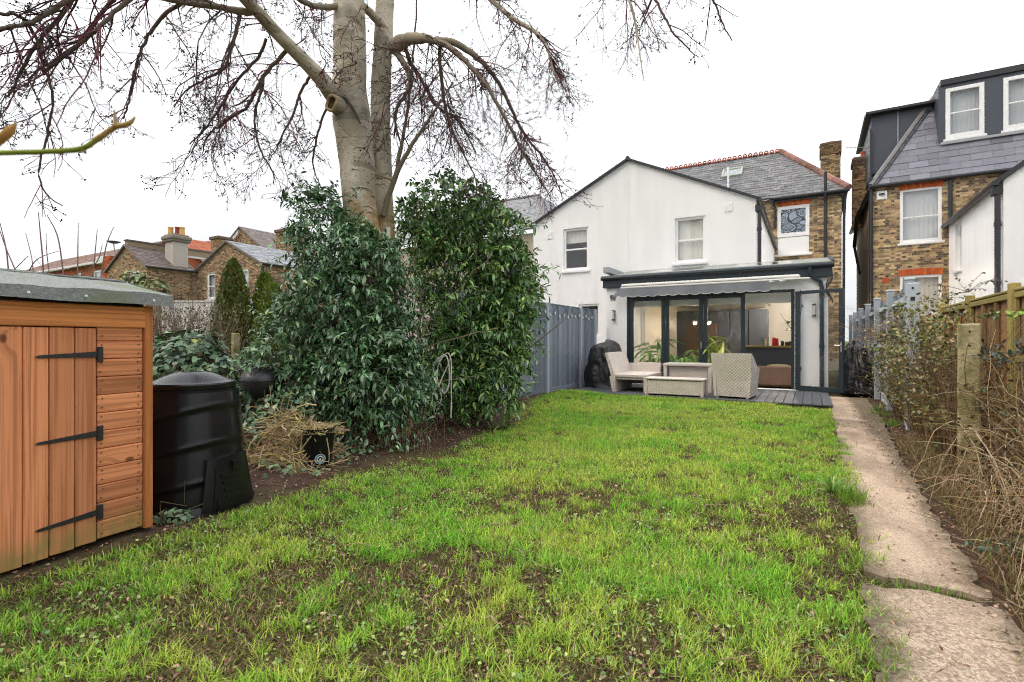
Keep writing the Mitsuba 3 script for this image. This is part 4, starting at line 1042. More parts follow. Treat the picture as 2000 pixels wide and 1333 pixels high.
# ---------------------------------------------------------------- houses far on the left
def gable_house(name, label, gx0, gx1, gy, depth, eave, ridge, wins=(), side_right=True, roofc=SLATE, pal=OLDB, verge=(.16, .14, .12), slate_tw=.3, lower=1.3):
    h = thing(name, label, 'house'); mx = (gx0 + gx1) / 2
    poly = Polygon([(gx0, 0), (gx1, 0), (gx1, eave), (mx, ridge), (gx0, eave)])
    for (a, b_, c, d) in wins: poly = poly.difference(sbox(a, c, b_, d))
    part(h, 'gable_wall', MB().ext(poly, gy, gy + .25), 'mortar')
    part(h, 'side_wall', MB().box((gx1 - .12, gy + .25 + depth / 2, eave / 2), (.24, depth, eave)), 'mortar')
    part(h, 'side_wall', MB().box((gx0 + .12, gy + .25 + depth / 2, eave / 2), (.24, depth, eave)), 'mortar')
    W = gx1 - gx0
    def clip(z):
        if z <= eave: return 0, W
        f = (z - eave) / (ridge - eave); return f * W / 2, W - f * W / 2
    m = bricks((gx0, gy, 0), (1, 0, 0), (0, -1, 0), W, ridge, [(a - gx0 - .02, b_ - gx0 + .02, c, d + .0) for (a, b_, c, d) in wins], pal, RH, clip, lower)
    m.add(*bricks((gx1, gy, 0), (0, 1, 0), (1, 0, 0), depth, eave - .05, (), pal, RH, None, lower).mesh()[:3])
    part(h, 'brickwork', m, 'brickwork', kind='stuff')
    q = [(mx, gy - .08, ridge + .05), (gx1 + .12, gy - .08, eave + .0), (gx1 + .12, gy + depth, eave + .0), (mx, gy + depth, ridge + .05)]
    q2 = [(mx, gy + depth, ridge + .05), (gx0 - .12, gy + depth, eave), (gx0 - .12, gy - .08, eave), (mx, gy - .08, ridge + .05)]
    part(h, 'roof', MB().slab(q, .07, roofc[0]).slab(q2, .07, roofc[0]), 'slate')
    v = np.array([mx - gx1 - .12, 0, ridge + .05 - eave]); L = np.linalg.norm(v); v /= L
    part(h, 'slates', slates((gx1 + .12, gy - .08, eave + .01), (0, 1, 0), v, depth, L, slate_tw, .2, roofc, RH), 'slate', kind='stuff')
    part(h, 'gutter', MB().tube([(gx1 + .17, gy - .08, eave - .03), (gx1 + .17, gy + depth, eave - .03)], .06, 8, cap=True), 'gutter_black')
    for s_ in (1, -1):
        e = gx1 + .12 if s_ > 0 else gx0 - .12
        r_ = [(mx, gy - .10, ridge + .07), (mx, gy - .10, ridge - .03), (e, gy - .10, eave - .07), (e, gy - .10, eave + .03)]
        part(h, 'verge', MB().slab(r_ if s_ < 0 else r_[::-1], .04, verge), 'painted')
    for (a, b_, c, d) in wins:
        window(h, a, b_, c, d, gy, frame=.09, rail=.5, blind='curtain', bcol=(.42, .46, .50), depth=.1)
    return h


HB = gable_house('gabled_brick_house', 'yellow brown brick house with a pointed gable, grey slate roof and two white windows', -28.78, -23.1, 15.5, 6.5, 4.95, 6.27, [(-27.84, -27.08, 3.38, 4.74), (-25.04, -24.2, 3.38, 4.76)], roofc=[(.26, .27, .29), (.29, .30, .32), (.24, .25, .27)])
pipe(HB, [(-22.98, 15.45, 4.8), (-22.98, 15.45, 4.2)], .06)
HC = gable_house('chimney_brick_house', 'dark brick house with a brown tiled roof and a rendered chimney with yellow pots', -33.1, -28.85, 13.1, 2.4, 4.92, 6.15, [(-30.38, -29.64, 3.9, 4.76)], roofc=[(.13, .10, .09), (.16, .12, .105), (.11, .085, .08)], slate_tw=.22)
part(HC, 'parapet', MB().box((-31.0, 15.4, 6.2), (.3, 4.6, .42), col=(.26, .20, .13)).box((-31.0, 15.4, 6.44), (.4, 4.7, .07), col=(.13, .11, .09)), 'painted')
part(HC, 'flashing', MB().box((-30.78, 15.3, 5.98), (.12, 4.2, .10), col=(.6, .6, .6)), 'painted')
cc = np.array((-29.482,14.812,6.56))
part(HC, 'chimney', MB().box((cc[0], cc[1], 5.75), (.85, .75, 1.4), col=(.42, .39, .34), b=.02), 'painted', label='grey rendered chimney stack')
part(HC, 'chimney_cap', MB().box((cc[0], cc[1], 6.50), (1.05, .95, .14), col=(.16, .14, .11), b=.03).box((cc[0], cc[1], 6.66), (1.14, 1.04, .2), col=(.22, .19, .15), b=.04).box((cc[0], cc[1], 6.8), (.95, .85, .1), col=(.2, .18, .15), b=.03), 'painted')
for dx, c_ in ((-.32, (.62, .36, .11)), (.06, (.25, .06, .04)), (.30, (.62, .38, .14))):
    part(HC, 'chimney_pot', MB().lathe([(.14, 6.82), (.12, 7.2), (.14, 7.22), (.14, 7.28), (.1, 7.28), (.1, 7.0)], (cc[0] + dx * .86, cc[1] + dx * .5, 0), 12, c_), 'painted')
d0 = np.array((-33.476,13.537,6.565))
w = thing('satellite_dish', 'grey satellite dish on a pole at the corner of the dark brick house', 'satellite dish')
part(w, 'dish', MB().lathe([(.0, .0), (.15, .02), (.28, .07), (.34, .12)], (0, 0, 0), 20, (.16, .16, .17)).move(0, d0), 'painted', True)
part(w, 'pole', MB().tube([d0, d0 + [0, .1, -.9]], .03, 6, (.3, .3, .3)), 'painted')
# red brick stack beside it
kx = np.array((-34.651,14.012,5.457))
w = thing('red_chimney_stack', 'orange red brick chimney stack at the left end of the dark brick house', 'chimney')
part(w, 'shaft', MB().box((kx[0], kx[1], 3.0), (.72, .66, 6.0), col=(.36, .11, .05)), 'painted')
k = MB().add(*bricks((kx[0] - .37, kx[1] - .34, 0), (1, 0, 0), (0, -1, 0), .74, 6.0, (), REDB, RH, None, 4.0).mesh()[:3]); k.add(*bricks((kx[0] + .37, kx[1] - .34, 0), (0, 1, 0), (1, 0, 0), .68, 6.0, (), REDB, RH, None, 4.0).mesh()[:3])
part(w, 'brickwork', k, 'brickwork', kind='stuff')


def row_house(name, label, x0, x1, y, eave, ridge, depth, wallc, pal, roofc, wins=(), gut=(.62, .62, .62)):
    """A building whose ridge runs along x, its wall facing the garden."""
    h = thing(name, label, 'house')
    poly = sbox(x0, 0, x1, eave)
    for (a, b_, c, d) in wins: poly = poly.difference(sbox(a, c, b_, d))
    part(h, 'wall', MB().ext(poly, y, y + .3), 'mortar')
    part(h, 'side_wall', MB().ext(Polygon([(y + .3, 0), (y + depth, 0), (y + depth, eave), (y + depth / 2, ridge - .05), (y + .3, eave + .1)]), x1 - .3, x1, 'yz', wallc), 'painted')
    part(h, 'brickwork', bricks((x0, y, 0), (1, 0, 0), (0, -1, 0), x1 - x0, eave - .05, [(a - x0, b_ - x0, c, d) for (a, b_, c, d) in wins], pal, RH, None, eave - 3.2), 'brickwork', kind='stuff')
    part(h, 'roof', MB().slab([(x0, y - .35, eave), (x1 + .2, y - .35, eave), (x1 + .2, y + depth / 2, ridge), (x0, y + depth / 2, ridge)], .08, roofc[0]).slab([(x1 + .2, y + depth + .3, eave), (x0, y + depth + .3, eave), (x0, y + depth / 2, ridge), (x1 + .2, y + depth / 2, ridge)], .08, roofc[0]), 'slate')
    L = math.hypot(depth / 2 + .35, ridge - eave)
    part(h, 'roof_tiles', slates((x0, y - .35, eave + .01), (1, 0, 0), (0, (depth / 2 + .35) / L, (ridge - eave) / L), x1 + .2 - x0, L, .35, .3, roofc, RH), 'slate', kind='stuff')
    part(h, 'gutter', MB().box(((x0 + x1) / 2, y - .42, eave - .03), (x1 - x0 + .5, .14, .16), col=gut, b=.02), 'painted')
    for (a, b_, c, d) in wins:
        window(h, a, b_, c, d, y, frame=.12, rail=None, blind='curtain', bcol=(.4, .42, .42), depth=.1)
    return h


HD = row_house('red_brick_terrace', 'long red brick building with white gutters and a brown tiled roof behind the shed', -66, -44.6, 17.8, 7.0, 9.3, 8, (.36, .11, .05), REDB, [(.21, .12, .09), (.24, .14, .11), (.18, .105, .08)],
               [(x, x + 1.5, 5.2, 6.5) for x in (-47.3,)] + [(x, x + .8, 5.3, 6.5) for x in (-50.2, -53.5, -59.5)] + [(-57.2, -55.6, 5.2, 6.5)])
part(HD, 'fascia_end', MB().box((-44.5, 17.4, 7.05), (1.4, .5, .5), col=(.62, .62, .6), b=.02), 'painted')
HE = row_house('upper_red_building', 'higher red brick building with a white edged roof rising behind the terrace', -88, -58, 30, 10.6, 13.2, 10, (.34, .10, .05), REDB, [(.24, .13, .09), (.28, .15, .11), (.2, .11, .085)])
rb = np.array((-48.652,23.811,9.52))
HF = gable_house('red_gabled_house', 'red tiled roof peeping out behind the rendered chimney', rb[0] - 3.6, rb[0] + 3.0, rb[1], 8, 8.0, 10.4, roofc=[(.40, .10, .04), (.45, .13, .05), (.36, .09, .04)], pal=REDB, lower=6.5)
for i, (px_, lab, ww, e_, r_) in enumerate(((-40.9, 'steep dark gabled brick house right of the pair behind the slate roof', 3.4, 8.3, 10.6), (-45.6, 'smaller dark gabled house left of the pair behind the slate roof', 2.8, 8.2, 10.1))):
    hh = gable_house('dark_gabled_house', lab, px_ - ww, px_ + ww, 25.5 + i * 1.2, 7, e_, r_, roofc=[(.16, .13, .12), (.19, .155, .14)], lower=7.0)
    part(hh, 'white_barge', MB().slab([(px_ + .1, 25.3 + i * 1.2, r_ - .25), (px_ + .1, 25.3 + i * 1.2, r_ - .6), (px_ - ww, 25.3 + i * 1.2, e_ - .55), (px_ - ww, 25.3 + i * 1.2, e_ - .2)], .05, (.45, .44, .42)), 'painted')
    cq = np.array((-34,25.37,9.379)) if i == 0 else np.array((-38.724,22.631,8.872))
    k = MB()
    wq = 1.7 if i == 0 else 1.0
    k.box((cq[0], cq[1], cq[2] - 1.6), (wq, wq, 3.4), col=(.26, .18, .11)).box((cq[0], cq[1], cq[2] + .05), (wq + .2, wq + .2, .22), col=(.15, .11, .08), b=.03)
    k.add(*bricks((cq[0] - wq / 2, cq[1] - wq / 2, 0), (1, 0, 0), (0, -1, 0), wq, cq[2], (), OLDB, RH, None, cq[2] - 3.2).mesh()[:3])
    k.add(*bricks((cq[0] + wq / 2, cq[1] - wq / 2, 0), (0, 1, 0), (1, 0, 0), wq, cq[2], (), OLDB, RH, None, cq[2] - 3.2).mesh()[:3])
    part(hh, 'chimney', k, 'brickwork', kind='stuff')
# low white garden walls in the neighbouring plots
def garden_wall(label, p, q, h, th, col, mat_='painted'):
    p, q = np.array(p[:2]), np.array(q[:2]); L = np.linalg.norm(q - p); a = math.atan2(*(q - p)[::-1])
    w = thing('garden_wall', label, 'wall')
    part(w, 'body', MB().box((*(p + q) / 2, h / 2), (L, th, h), rz=a, col=col), mat_)
    part(w, 'coping', MB().box((*(p + q) / 2, h + .03), (L + .02, th + .06, .06), rz=a, col=tuple(np.array(col) * .9), b=.01), mat_)
garden_wall('whitewashed garden wall behind the dry hedge and tall conifer', (-18.527,8.91,2.442), (-16.909,9.848,2.442), 2.42, .2, (.66, .63, .60))
garden_wall('small bright white wall between the conifers', (-17.793,11.069,2.648), (-17.041,11.505,2.648), 2.6, .2, (.78, .78, .78))
garden_wall('pale pinkish wall glimpsed in the gap between the two shrubs', (-10.655,10.006,2.634), (-8.475,11.27,2.634), 2.55, .2, (.55, .47, .44))

# ---------------------------------------------------------------- deck
RD = np.random.default_rng(19)
DK = thing('deck', 'dark grey composite deck in front of the glass doors', 'deck')
part(DK, 'frame', MB().box((-2.13, 11.52, .005), (4.9, 2.66, .05)), 'gutter_black')
bw = .146
for i in range(33):
    x = -4.52 + i * (bw + .004)
    part(DK, 'board', MB().box((x, 11.52 + .01 * RD.normal(), .052), (bw - .003, 2.68, .028), b=.004, uid=i + 1, axis=1), 'deck_grey', uv=True)

# ---------------------------------------------------------------- blue fence on the left, with string lights
FL = thing('blue_panel_fence', 'blue grey painted closeboard fence with pale posts left of the deck', 'fence')
fxp, posts = -4.9, [12.78, 11.79, 9.93, 8.07, 6.21]
n_b = 0
for a, b_ in zip(posts[1:], posts[:-1]):
    L = b_ - a - .09; k = max(1, int(round(L / .118))); w = L / k
    pn = part(FL, 'panel', MB().box((fxp - .035, (a + b_) / 2, 1.02), (.03, L, 1.84)), 'zinc_dark')
    for i in range(k):
        n_b += 1
        part(pn, 'slat', MB().box((fxp - .008 + .004 * (i % 2), a + .045 + (i + .5) * w, 1.02 + .004 * RD.normal()), (.016, w + .012 * (i % 2) - .004, 1.86), b=.003, uid=n_b, rz=.05 * (1 if i % 2 else -.3)), 'paint_blue', uv=True)
    part(FL, 'capping', MB().box((fxp - .01, (a + b_) / 2, 1.965), (.05, L, .025), b=.004, uid=90 + n_b), 'paint_blue', uv=True)
    part(FL, 'gravel_board', MB().box((fxp - .012, (a + b_) / 2, .06), (.045, L, .13), b=.006, uid=70 + n_b), 'paint_blue', uv=True)
for y in posts:
    part(FL, 'post', MB().box((fxp + .012, y, .98), (.09, .09, 2.0), b=.008, col=(.40, .44, .50)), 'painted')
SL_ = thing('string_lights', 'string of small white bulbs looped along the top of the blue grey fence', 'string lights')
pts, bulbs = [], []
ys_ = [12.6, 12.2, 11.79, 11.3, 10.9, 10.4, 9.93, 9.4, 8.9, 8.4]
for a, b_ in zip(ys_[:-1], ys_[1:]):
    for t in np.arange(10) / 10:
        pts.append([fxp + .03, a + (b_ - a) * t, 1.93 - .20 * (1 - (2 * t - 1) ** 2) - .02 * math.sin(a * 3)])
        if len(pts) % 5 == 3: bulbs.append(pts[-1])
part(SL_, 'wire', MB().tube(pts, .0045, 4), 'gutter_black', True)
for p in bulbs:
    part(SL_, 'bulb', MB().lathe([(0, 0), (.012, -.005), (.014, -.03), (.024, -.045), (.022, -.07), (0, -.085)], p, 8, (.7, .7, .68)), 'satin', True)

# ---------------------------------------------------------------- blue fence on the right, seen from its rail side
FR = thing('blue_rail_fence', 'blue grey fence with posts and rails along the right boundary beside the deck', 'fence')
fx2, ps = 1.17, [8.56, 10.4, 12.25, 14.1, 15.95, 17.8, 19.6]
nb = 200
for q, (a, b_) in enumerate(zip(ps[:-1], ps[1:])):
    k = 12; w = (b_ - a) / k; hgt = 1.84 - .03 * math.sin(q)
    for i in range(k):
        nb += 1
        part(FR, 'slat', MB().box((fx2 + .075 + .006 * (i % 2), a + (i + .5) * w, .14 + hgt / 2 + .02 * RD.normal()), (.014, w + .015, hgt - .1), b=.003, uid=nb), 'paint_blue', uv=True)
    for z in (.52, 1.05, 1.74):
        m = MB().box((fx2 + .035, (a + b_) / 2, z), (.06, b_ - a - .08, .075), b=.006, col=(.40, .44, .47))
        part(FR, 'rail', m, 'painted')
    part(FR, 'gravel_board', MB().box((fx2 + .06, (a + b_) / 2, .07), (.03, b_ - a - .05, .17), b=.004, col=(.42, .44, .45)), 'painted')
for i, y in enumerate(ps):
    k = part(FR, 'post', MB().box((fx2 - .01, y, .98), (.10, .10, 1.96), b=.012, col=(.31, .35, .39)), 'painted')
    part(k, 'cap', MB().box((fx2 - .01, y, 1.975), (.115, .115, .03), b=.008, col=(.55, .58, .60)), 'painted')
m = MB().box((fx2 + .005, 8.42, .87), (.14, .09, 2.08), b=.012, col=(.44, .49, .55))
w = thing('slotted_post', 'light blue grey slotted post at the near end of the right blue fence', 'post')
part(w, 'shaft', m, 'painted')
for (z, s_) in ((1.84, .022), (1.70, .045)):
    part(w, 'slot', MB().box((fx2 - .0, 8.373, z), (s_, .006, s_ * 1.1), col=(.03, .03, .03)), 'painted')

# ---------------------------------------------------------------- weathered timber fence further right
FT = thing('timber_fence', 'natural brown timber fence with green stained posts behind the bramble hedge on the right', 'fence')
tx, tp = 2.0, [3.0, 4.15, 5.96, 7.78, 9.6, 11.4]
nb = 400
for q, (a, b_) in enumerate(zip(tp[:-1], tp[1:])):
    L = b_ - a - .1; k = int(round(L / .16)); w = L / k
    for i in range(k):
        nb += 1
        part(FT, 'board', MB().box((tx + .03 + .005 * (i % 2), a + .05 + (i + .5) * w, .90 + .006 * RD.normal()), (.014, w + .02, 1.56), b=.003, uid=nb), 'wood_fence', uv=True)
    for z in (.25, .95, 1.66):
        nb += 1
        part(FT, 'rail', MB().box((tx - .005, (a + b_) / 2, z), (.045, L, .065), b=.006, uid=nb), 'wood_green', uv=True)
    for f in (.0, .33, .66, 1.0):
        nb += 1
        part(FT, 'batten', MB().box((tx - .006, a + .08 + (L - .06) * f, .95), (.04, .045, 1.34), b=.005, uid=nb), 'wood_fence' if 0 < f < 1 else 'wood_green', uv=True)
    nb += 1
    part(FT, 'capping', MB().box((tx + .01, (a + b_) / 2, 1.72), (.075, L, .03), b=.006, uid=nb), 'wood_green', uv=True)
for i, y in enumerate(tp):
    part(FT, 'post', MB().box((tx - .01, y, .90), (.095, .095, 1.80), b=.008, uid=500 + i), 'wood_green', uv=True)

# concrete posts
CP = [(1.2, 5.82, 1.30, .145, 'mossy grey concrete fence post standing among the brambles right of the path'), (*(-8.04,4.933,1.283)[:2], 1.28, .10, 'thin pale concrete post in front of the tall conifer')]
for (x, y, h, w_, lab) in CP:
    m = MB().box((0, 0, h / 2 - .1), (w_, w_ * .95, h + .2), b=.012)
    m.v = [v * np.array([1, 1, 1]) for v in m.v]
    k = thing('concrete_post', lab, 'post')
    part(k, 'shaft', m.move(-.12, (x, y, 0)), 'old_concrete')
    for z in (h - .07, h - .19):
        part(k, 'bolt_hole', MB().box((x - .01, y - w_ * .475 - .001, z), (.014, .008, .014), col=(.02, .02, .02)), 'painted')
# chicken wire between the posts, right edge
w = thing('wire_netting', 'rusty hexagonal wire netting sagging behind the dry stems at the right edge', 'netting')
m = MB(); a_ = .028
for i in range(34):
    for j in range(26):
        y0, z0 = 2.7 + i * a_ * 1.5 * 2, .1 + j * a_ * 1.732
        for (dy, dz) in ((0, 0), (1.5 * a_, .866 * a_)):
            yy, zz = y0 + dy, z0 + dz
            p = np.array([1.42 + .02 * math.sin(yy * 3), yy, zz])
            for t in (0, 2.0944, 4.18879):
                m.tube([p, p + a_ * np.array([0, math.cos(t), math.sin(t)])], .0016, 3, (.16, .12, .08))
part(w, 'mesh', m, 'painted', kind='stuff')

# ---------------------------------------------------------------- the shed
SH = thing('garden_shed', 'small orange brown wooden garden shed with a green grey felt roof and black strap hinges', 'shed')
so = np.array([-3.470, 1.590, 0.0]); su = np.array([-.0617, .998, 0]); su /= np.linalg.norm(su); sn = np.array([su[1], -su[0], 0])    # su: along the front towards the far corner; sn: outwards
R_s = np.stack([su, sn, [0, 0, 1.0]], 1)


def sh(t, d, z):        # t metres back from the far corner along the front, d outwards, z up
    return so - su * t + sn * d + np.array([0, 0, z])


def sbx(parent, name, t0, t1, d0, d1, z0, z1, m='wood_shed', b=.003, uid=0, axis=None, label=None, tilt=0.0, col=None):
    mb = MB().box((0, 0, 0), (t1 - t0, d1 - d0, z1 - z0), b=b, uid=uid, axis=axis, col=col)
    if tilt:
        c, s_ = math.cos(tilt), math.sin(tilt); mb.v = [v @ np.array([[1, 0, 0], [0, c, -s_], [0, s_, c]]).T for v in mb.v]
    mb.v = [v @ R_s.T + sh((t0 + t1) / 2, (d0 + d1) / 2, (z0 + z1) / 2) for v in mb.v]
    return part(parent, name, mb, m, uv=m not in VCMATS, label=label)


LEN, DEP, EV = 1.86, 1.25, 1.335
sbx(SH, 'core', .02, LEN - .02, -DEP + .03, -.03, .03, 1.39, 'gutter_black', b=0)
H_ = .274
for i in range(12):                 # shiplap boards beside the door
    z0 = .035 + i * .1015
    sbx(SH, 'cladding_board', .036, H_ - .004, -.026, -.004 - .001 * (i % 2), z0, z0 + .098, uid=600 + i, axis=0, b=.004, tilt=-.045)
    sbx(SH, 'cladding_lip', .037, H_ - .006, -.018, -.0045, z0 + .068, z0 + .0755, uid=640 + i, axis=0, b=.002)
sbx(SH, 'corner_trim', -.012, .033, -.06, .014, .02, 1.36, 'wood_trim', uid=620, b=.004)
dp = [H_, .376, .487, .594, .702, .81, .925]
DO = sbx(SH, 'door', H_ + .002, .925, -.03, -.018, .05, 1.222, uid=621, label='ledged plank door')
for i, (a, b_) in enumerate(zip(dp[:-1], dp[1:])):
    sbx(DO, 'plank', a + .0025, b_ - .0025, -.02, -.001 + .002 * (i % 2), .028 - .006 * i, 1.222, uid=630 + i, axis=2, b=.003)
for i, z in enumerate((.19, .632, 1.075)):
    m = MB()
    zz = z
    m.box((0, 0, 0), (.028, .012, .085), b=.003); m.v = [v @ R_s.T + sh(H_ - .012, .008, zz) for v in m.v]
    tp_ = np.array([[0, -.016], [0, .016], [.255, .007], [.27, .0], [.255, -.007]])
    dz = (-.018, -.012, -.006)[i]
    q = [sh(H_ + .004 + a, .004, zz + c + dz * a / .27) for a, c in tp_]; q2 = [p_ + sn * .005 for p_ in q]
    v = np.array(q2 + q); f = [[0, 1, 2], [0, 2, 4], [2, 3, 4]] + [[5, 7, 6], [5, 9, 7], [7, 9, 8]]
    for k in range(5):
        f += [[k, 5 + k, 5 + (k + 1) % 5], [k, 5 + (k + 1) % 5, (k + 1) % 5]]
    m.add(v, f)
    hk = part(DO, 'strap_hinge', m, 'gutter_black')
    for s_ in (.03, .09, .15, .21):
        part(hk, 'screw', MB().box(sh(H_ + s_, .0105, zz + dz * s_ / .27), (.008, .008, .004), b=.001, R=R_s), 'gutter_black')
for i in range(8):                  # rest of the front, nearer the camera than the door
    z0 = .035 + i * .152
    sbx(SH, 'cladding_board', .93, LEN, -.026, -.004, z0, z0 + .148, uid=660 + i, axis=0, b=.004, tilt=-.04)
sbx(SH, 'header_board', -.004, LEN, -.02, .012, 1.228, 1.352, 'wood_trim', uid=628, axis=0, b=.004)
for i in range(10):                 # far end wall
    z0 = .035 + i * .128
    mb = MB().box((0, 0, 0), (.02, DEP - .08, .124), b=.003, uid=680 + i, axis=1)
    mb.v = [v @ R_s.T + sh(.01, -DEP / 2 - .02, z0 + .062) for v in mb.v]
    part(SH, 'cladding_board', mb, 'wood_shed', uv=True)
# nail heads on the cladding
m = MB()
for i in range(12):
    for (t, dz) in ((.062, .028), (.062, .078), (.252, .028), (.252, .078)):
        m.box(sh(t + .004 * RD.normal(), -.001, .035 + i * .1015 + dz), (.006, .005, .006), R=R_s, col=(.09, .045, .03))
part(SH, 'nails', m, 'painted', kind='stuff')
# felt roof: two low slopes with a turned-down front edge
rz_, ov = 1.575, .075
def rp_(t, d, z): return sh(t, d, z)
m = MB()
nt = 40
ts = np.linspace(-.095, LEN + .08, nt); ds = np.concatenate([[ov + .004, ov, ov - .02], np.linspace(ov - .06, -DEP / 2, 14), np.linspace(-DEP / 2 - .05, -DEP - ov, 12)])
def roof_z(d):
    e = 1.432
    return np.where(d >= -DEP / 2, rz_ - (rz_ - e) * np.clip((d + DEP / 2) / (DEP / 2 + ov), 0, 1), rz_ - (rz_ - e) * np.clip((-DEP / 2 - d) / (DEP / 2 + ov), 0, 1))
V = []
for t in ts:
    for j, d in enumerate(ds):
        z = float(roof_z(d)) + .004 * math.sin(t * 7 + d * 5) + .003 * math.sin(t * 23)
        if j == 0: z = 1.363 + .003 * math.sin(t * 11)
        V.append(rp_(t, d, z))
V = np.array(V); i, j = np.meshgrid(np.arange(nt - 1), np.arange(len(ds) - 1), indexing='ij'); nd = len(ds)
f = np.stack([i * nd + j, i * nd + j + 1, (i + 1) * nd + j + 1, (i + 1) * nd + j], -1).reshape(-1, 4)
m.add(V, f)
RF = part(SH, 'roof', m, 'roof_felt', 40, label='green grey mineral felt roof')
# gable end of the felt, turned down too, and the lap joints
mb = MB()
e0 = np.array([rp_(-.095, d, float(roof_z(d))) for d in ds[1:]]); e1 = e0 - [0, 0, .07]
k = np.arange(len(e0) - 1); mb.add(np.vstack([e0, e1]), np.stack([k, k + 1, k + 1 + len(e0), k + len(e0)], 1))
part(RF, 'end_flap', mb, 'roof_felt')
part(SH, 'soffit', MB().add(np.array([rp_(-.09, ov - .012, 1.385), rp_(LEN, ov - .012, 1.385), rp_(LEN, -.01, 1.40), rp_(-.09, -.01, 1.40)]), [[0, 1, 2, 3]]), 'gutter_black')
jt = np.linspace(-.09, LEN, 40)
part(RF, 'lap_seam', MB().tube([rp_(t, -DEP / 2 + .17 + .01 * math.sin(t * 9), float(roof_z(-DEP / 2 + .17)) + .004) for t in jt], .007 , 5), 'roof_felt', True)
for t in (.02, .36, .60, .95):
    part(RF, 'nail', MB().box(rp_(t, ov + .006, 1.392), (.013, .005, .013), R=R_s, b=.002, col=(.75, .75, .76)), 'satin')

# ---------------------------------------------------------------- compost bin
CB = thing('compost_bin', 'large black plastic compost bin with a round lid and a hatch, beside the shed', 'compost bin')
cx, cy = (-3.811,2.021,1.026)[:2]
zz = np.linspace(0, .80, 56); rr = .372 - .095 * (zz / .8) ** 1.15
toward = math.atan2(-cy, -cx)


def bin_fn(v, a):
    z = v[..., 2]; th = np.angle(np.exp(1j * (a[None, :] - toward)))
    d = np.zeros_like(z)
    for z0, sl in ((.65, .055), (.41, .05), (.17, .045)):
        u = z - (z0 + sl * np.sin(th * 1.6 + .8) * 1.0)
        d += .012 * np.exp(-(u / .014) ** 2) * np.clip(np.cos(th * 1.3 + .45), 0, 1) ** .5 + .006 * np.tanh(u / .01)
    r = 1 + (d - .004) / np.maximum(np.hypot(v[..., 0], v[..., 1]), .01)
    v = v.copy(); v[..., 0] *= r; v[..., 1] *= r
    return v


part(CB, 'body', MB().lathe(np.stack([rr, zz], 1), (cx, cy, 0), 120, fn=bin_fn), 'black_plastic', 40)
part(CB, 'foot_rim', MB().lathe([(.372, .05), (.392, .03), (.40, .0), (.40, -.02)], (cx, cy, 0), 72), 'black_plastic', 50)
part(CB, 'neck', MB().lathe([(.275, .79), (.285, .80), (.285, .815), (.27, .82), (.27, .835)], (cx, cy, 0), 72), 'black_plastic', 40)
part(CB, 'lid', MB().lathe([(.262, .822), (.278, .826), (.280, .850), (.270, .860), (.255, .862), (.22, .878), (.17, .902), (.12, .922), (.085, .930), (.080, .926), (.075, .905), (.0, .900)], (cx, cy, 0), 80), 'black_plastic', 35, label='low domed lid with a sunken grip')
gx_ = MB()
ca, sa = math.cos(toward), math.sin(toward)
part(CB, 'lid_grip', MB().box((cx, cy, .915), (.15, .035, .035), rz=toward + math.pi / 2 + .5, b=.012), 'black_plastic')
# hatch: a raised tapered panel on the camera's right
ha = toward + .62
def bin_pt(th, z, dr_=0.0):
    r = np.interp(z, zz, rr) + dr_; return np.array([cx + r * math.cos(th), cy + r * math.sin(th), z])
def shell(th0, th1, z0, z1, d0, d1, taper=.0, nth=14, nz=12, skew=0.0):
    V0, V1 = [], []
    for i in range(nz):
        z = z0 + (z1 - z0) * i / (nz - 1); tp2 = taper * i / (nz - 1)
        for j in range(nth):
            s_ = j / (nth - 1); th = th0 + tp2 + (th1 - th0 - 2 * tp2) * s_; zj = z + skew * (s_ - .5) * i / (nz - 1)
            V0.append(bin_pt(th, zj, d0)); V1.append(bin_pt(th, zj, d1))
    n = nth * nz; v = np.array(V1 + V0); f = []
    for i in range(nz - 1):
        for j in range(nth - 1):
            a = i * nth + j; f.append([a, a + 1, a + nth + 1, a + nth])
    edge = [j for j in range(nth)] + [i * nth + nth - 1 for i in range(1, nz)] + [(nz - 1) * nth + j for j in range(nth - 2, -1, -1)] + [i * nth for i in range(nz - 2, 0, -1)]
    for a, b_ in zip(edge, edge[1:] + edge[:1]): f.append([a, a + n, b_ + n, b_])
    return MB().add(v, f)
HT = part(CB, 'hatch', shell(ha - .50, ha + .50, .015, .365, -.01, .045, .10, skew=.02), 'black_plastic', 35, label='square hatch panel low on the bin')
part(HT, 'inner_panel', shell(ha - .33, ha + .40, .03, .29, .03, .055, .05), 'black_plastic', 35)
for i in range(4):
    part(HT, 'rib', shell(ha - .20 + .02 * i, ha + .26, .235 - .048 * i, .249 - .048 * i, .04, .066, .0, nz=4, skew=-.01), 'black_plastic', 35)
part(HT, 'latch', shell(ha - .02, ha + .16, .27, .33, .04, .07, .02, nz=4), 'black_plastic', 35)
part(HT, 'latch', shell(ha - .28, ha - .12, .02, .10, .04, .064, .0, nz=4), 'black_plastic', 35)

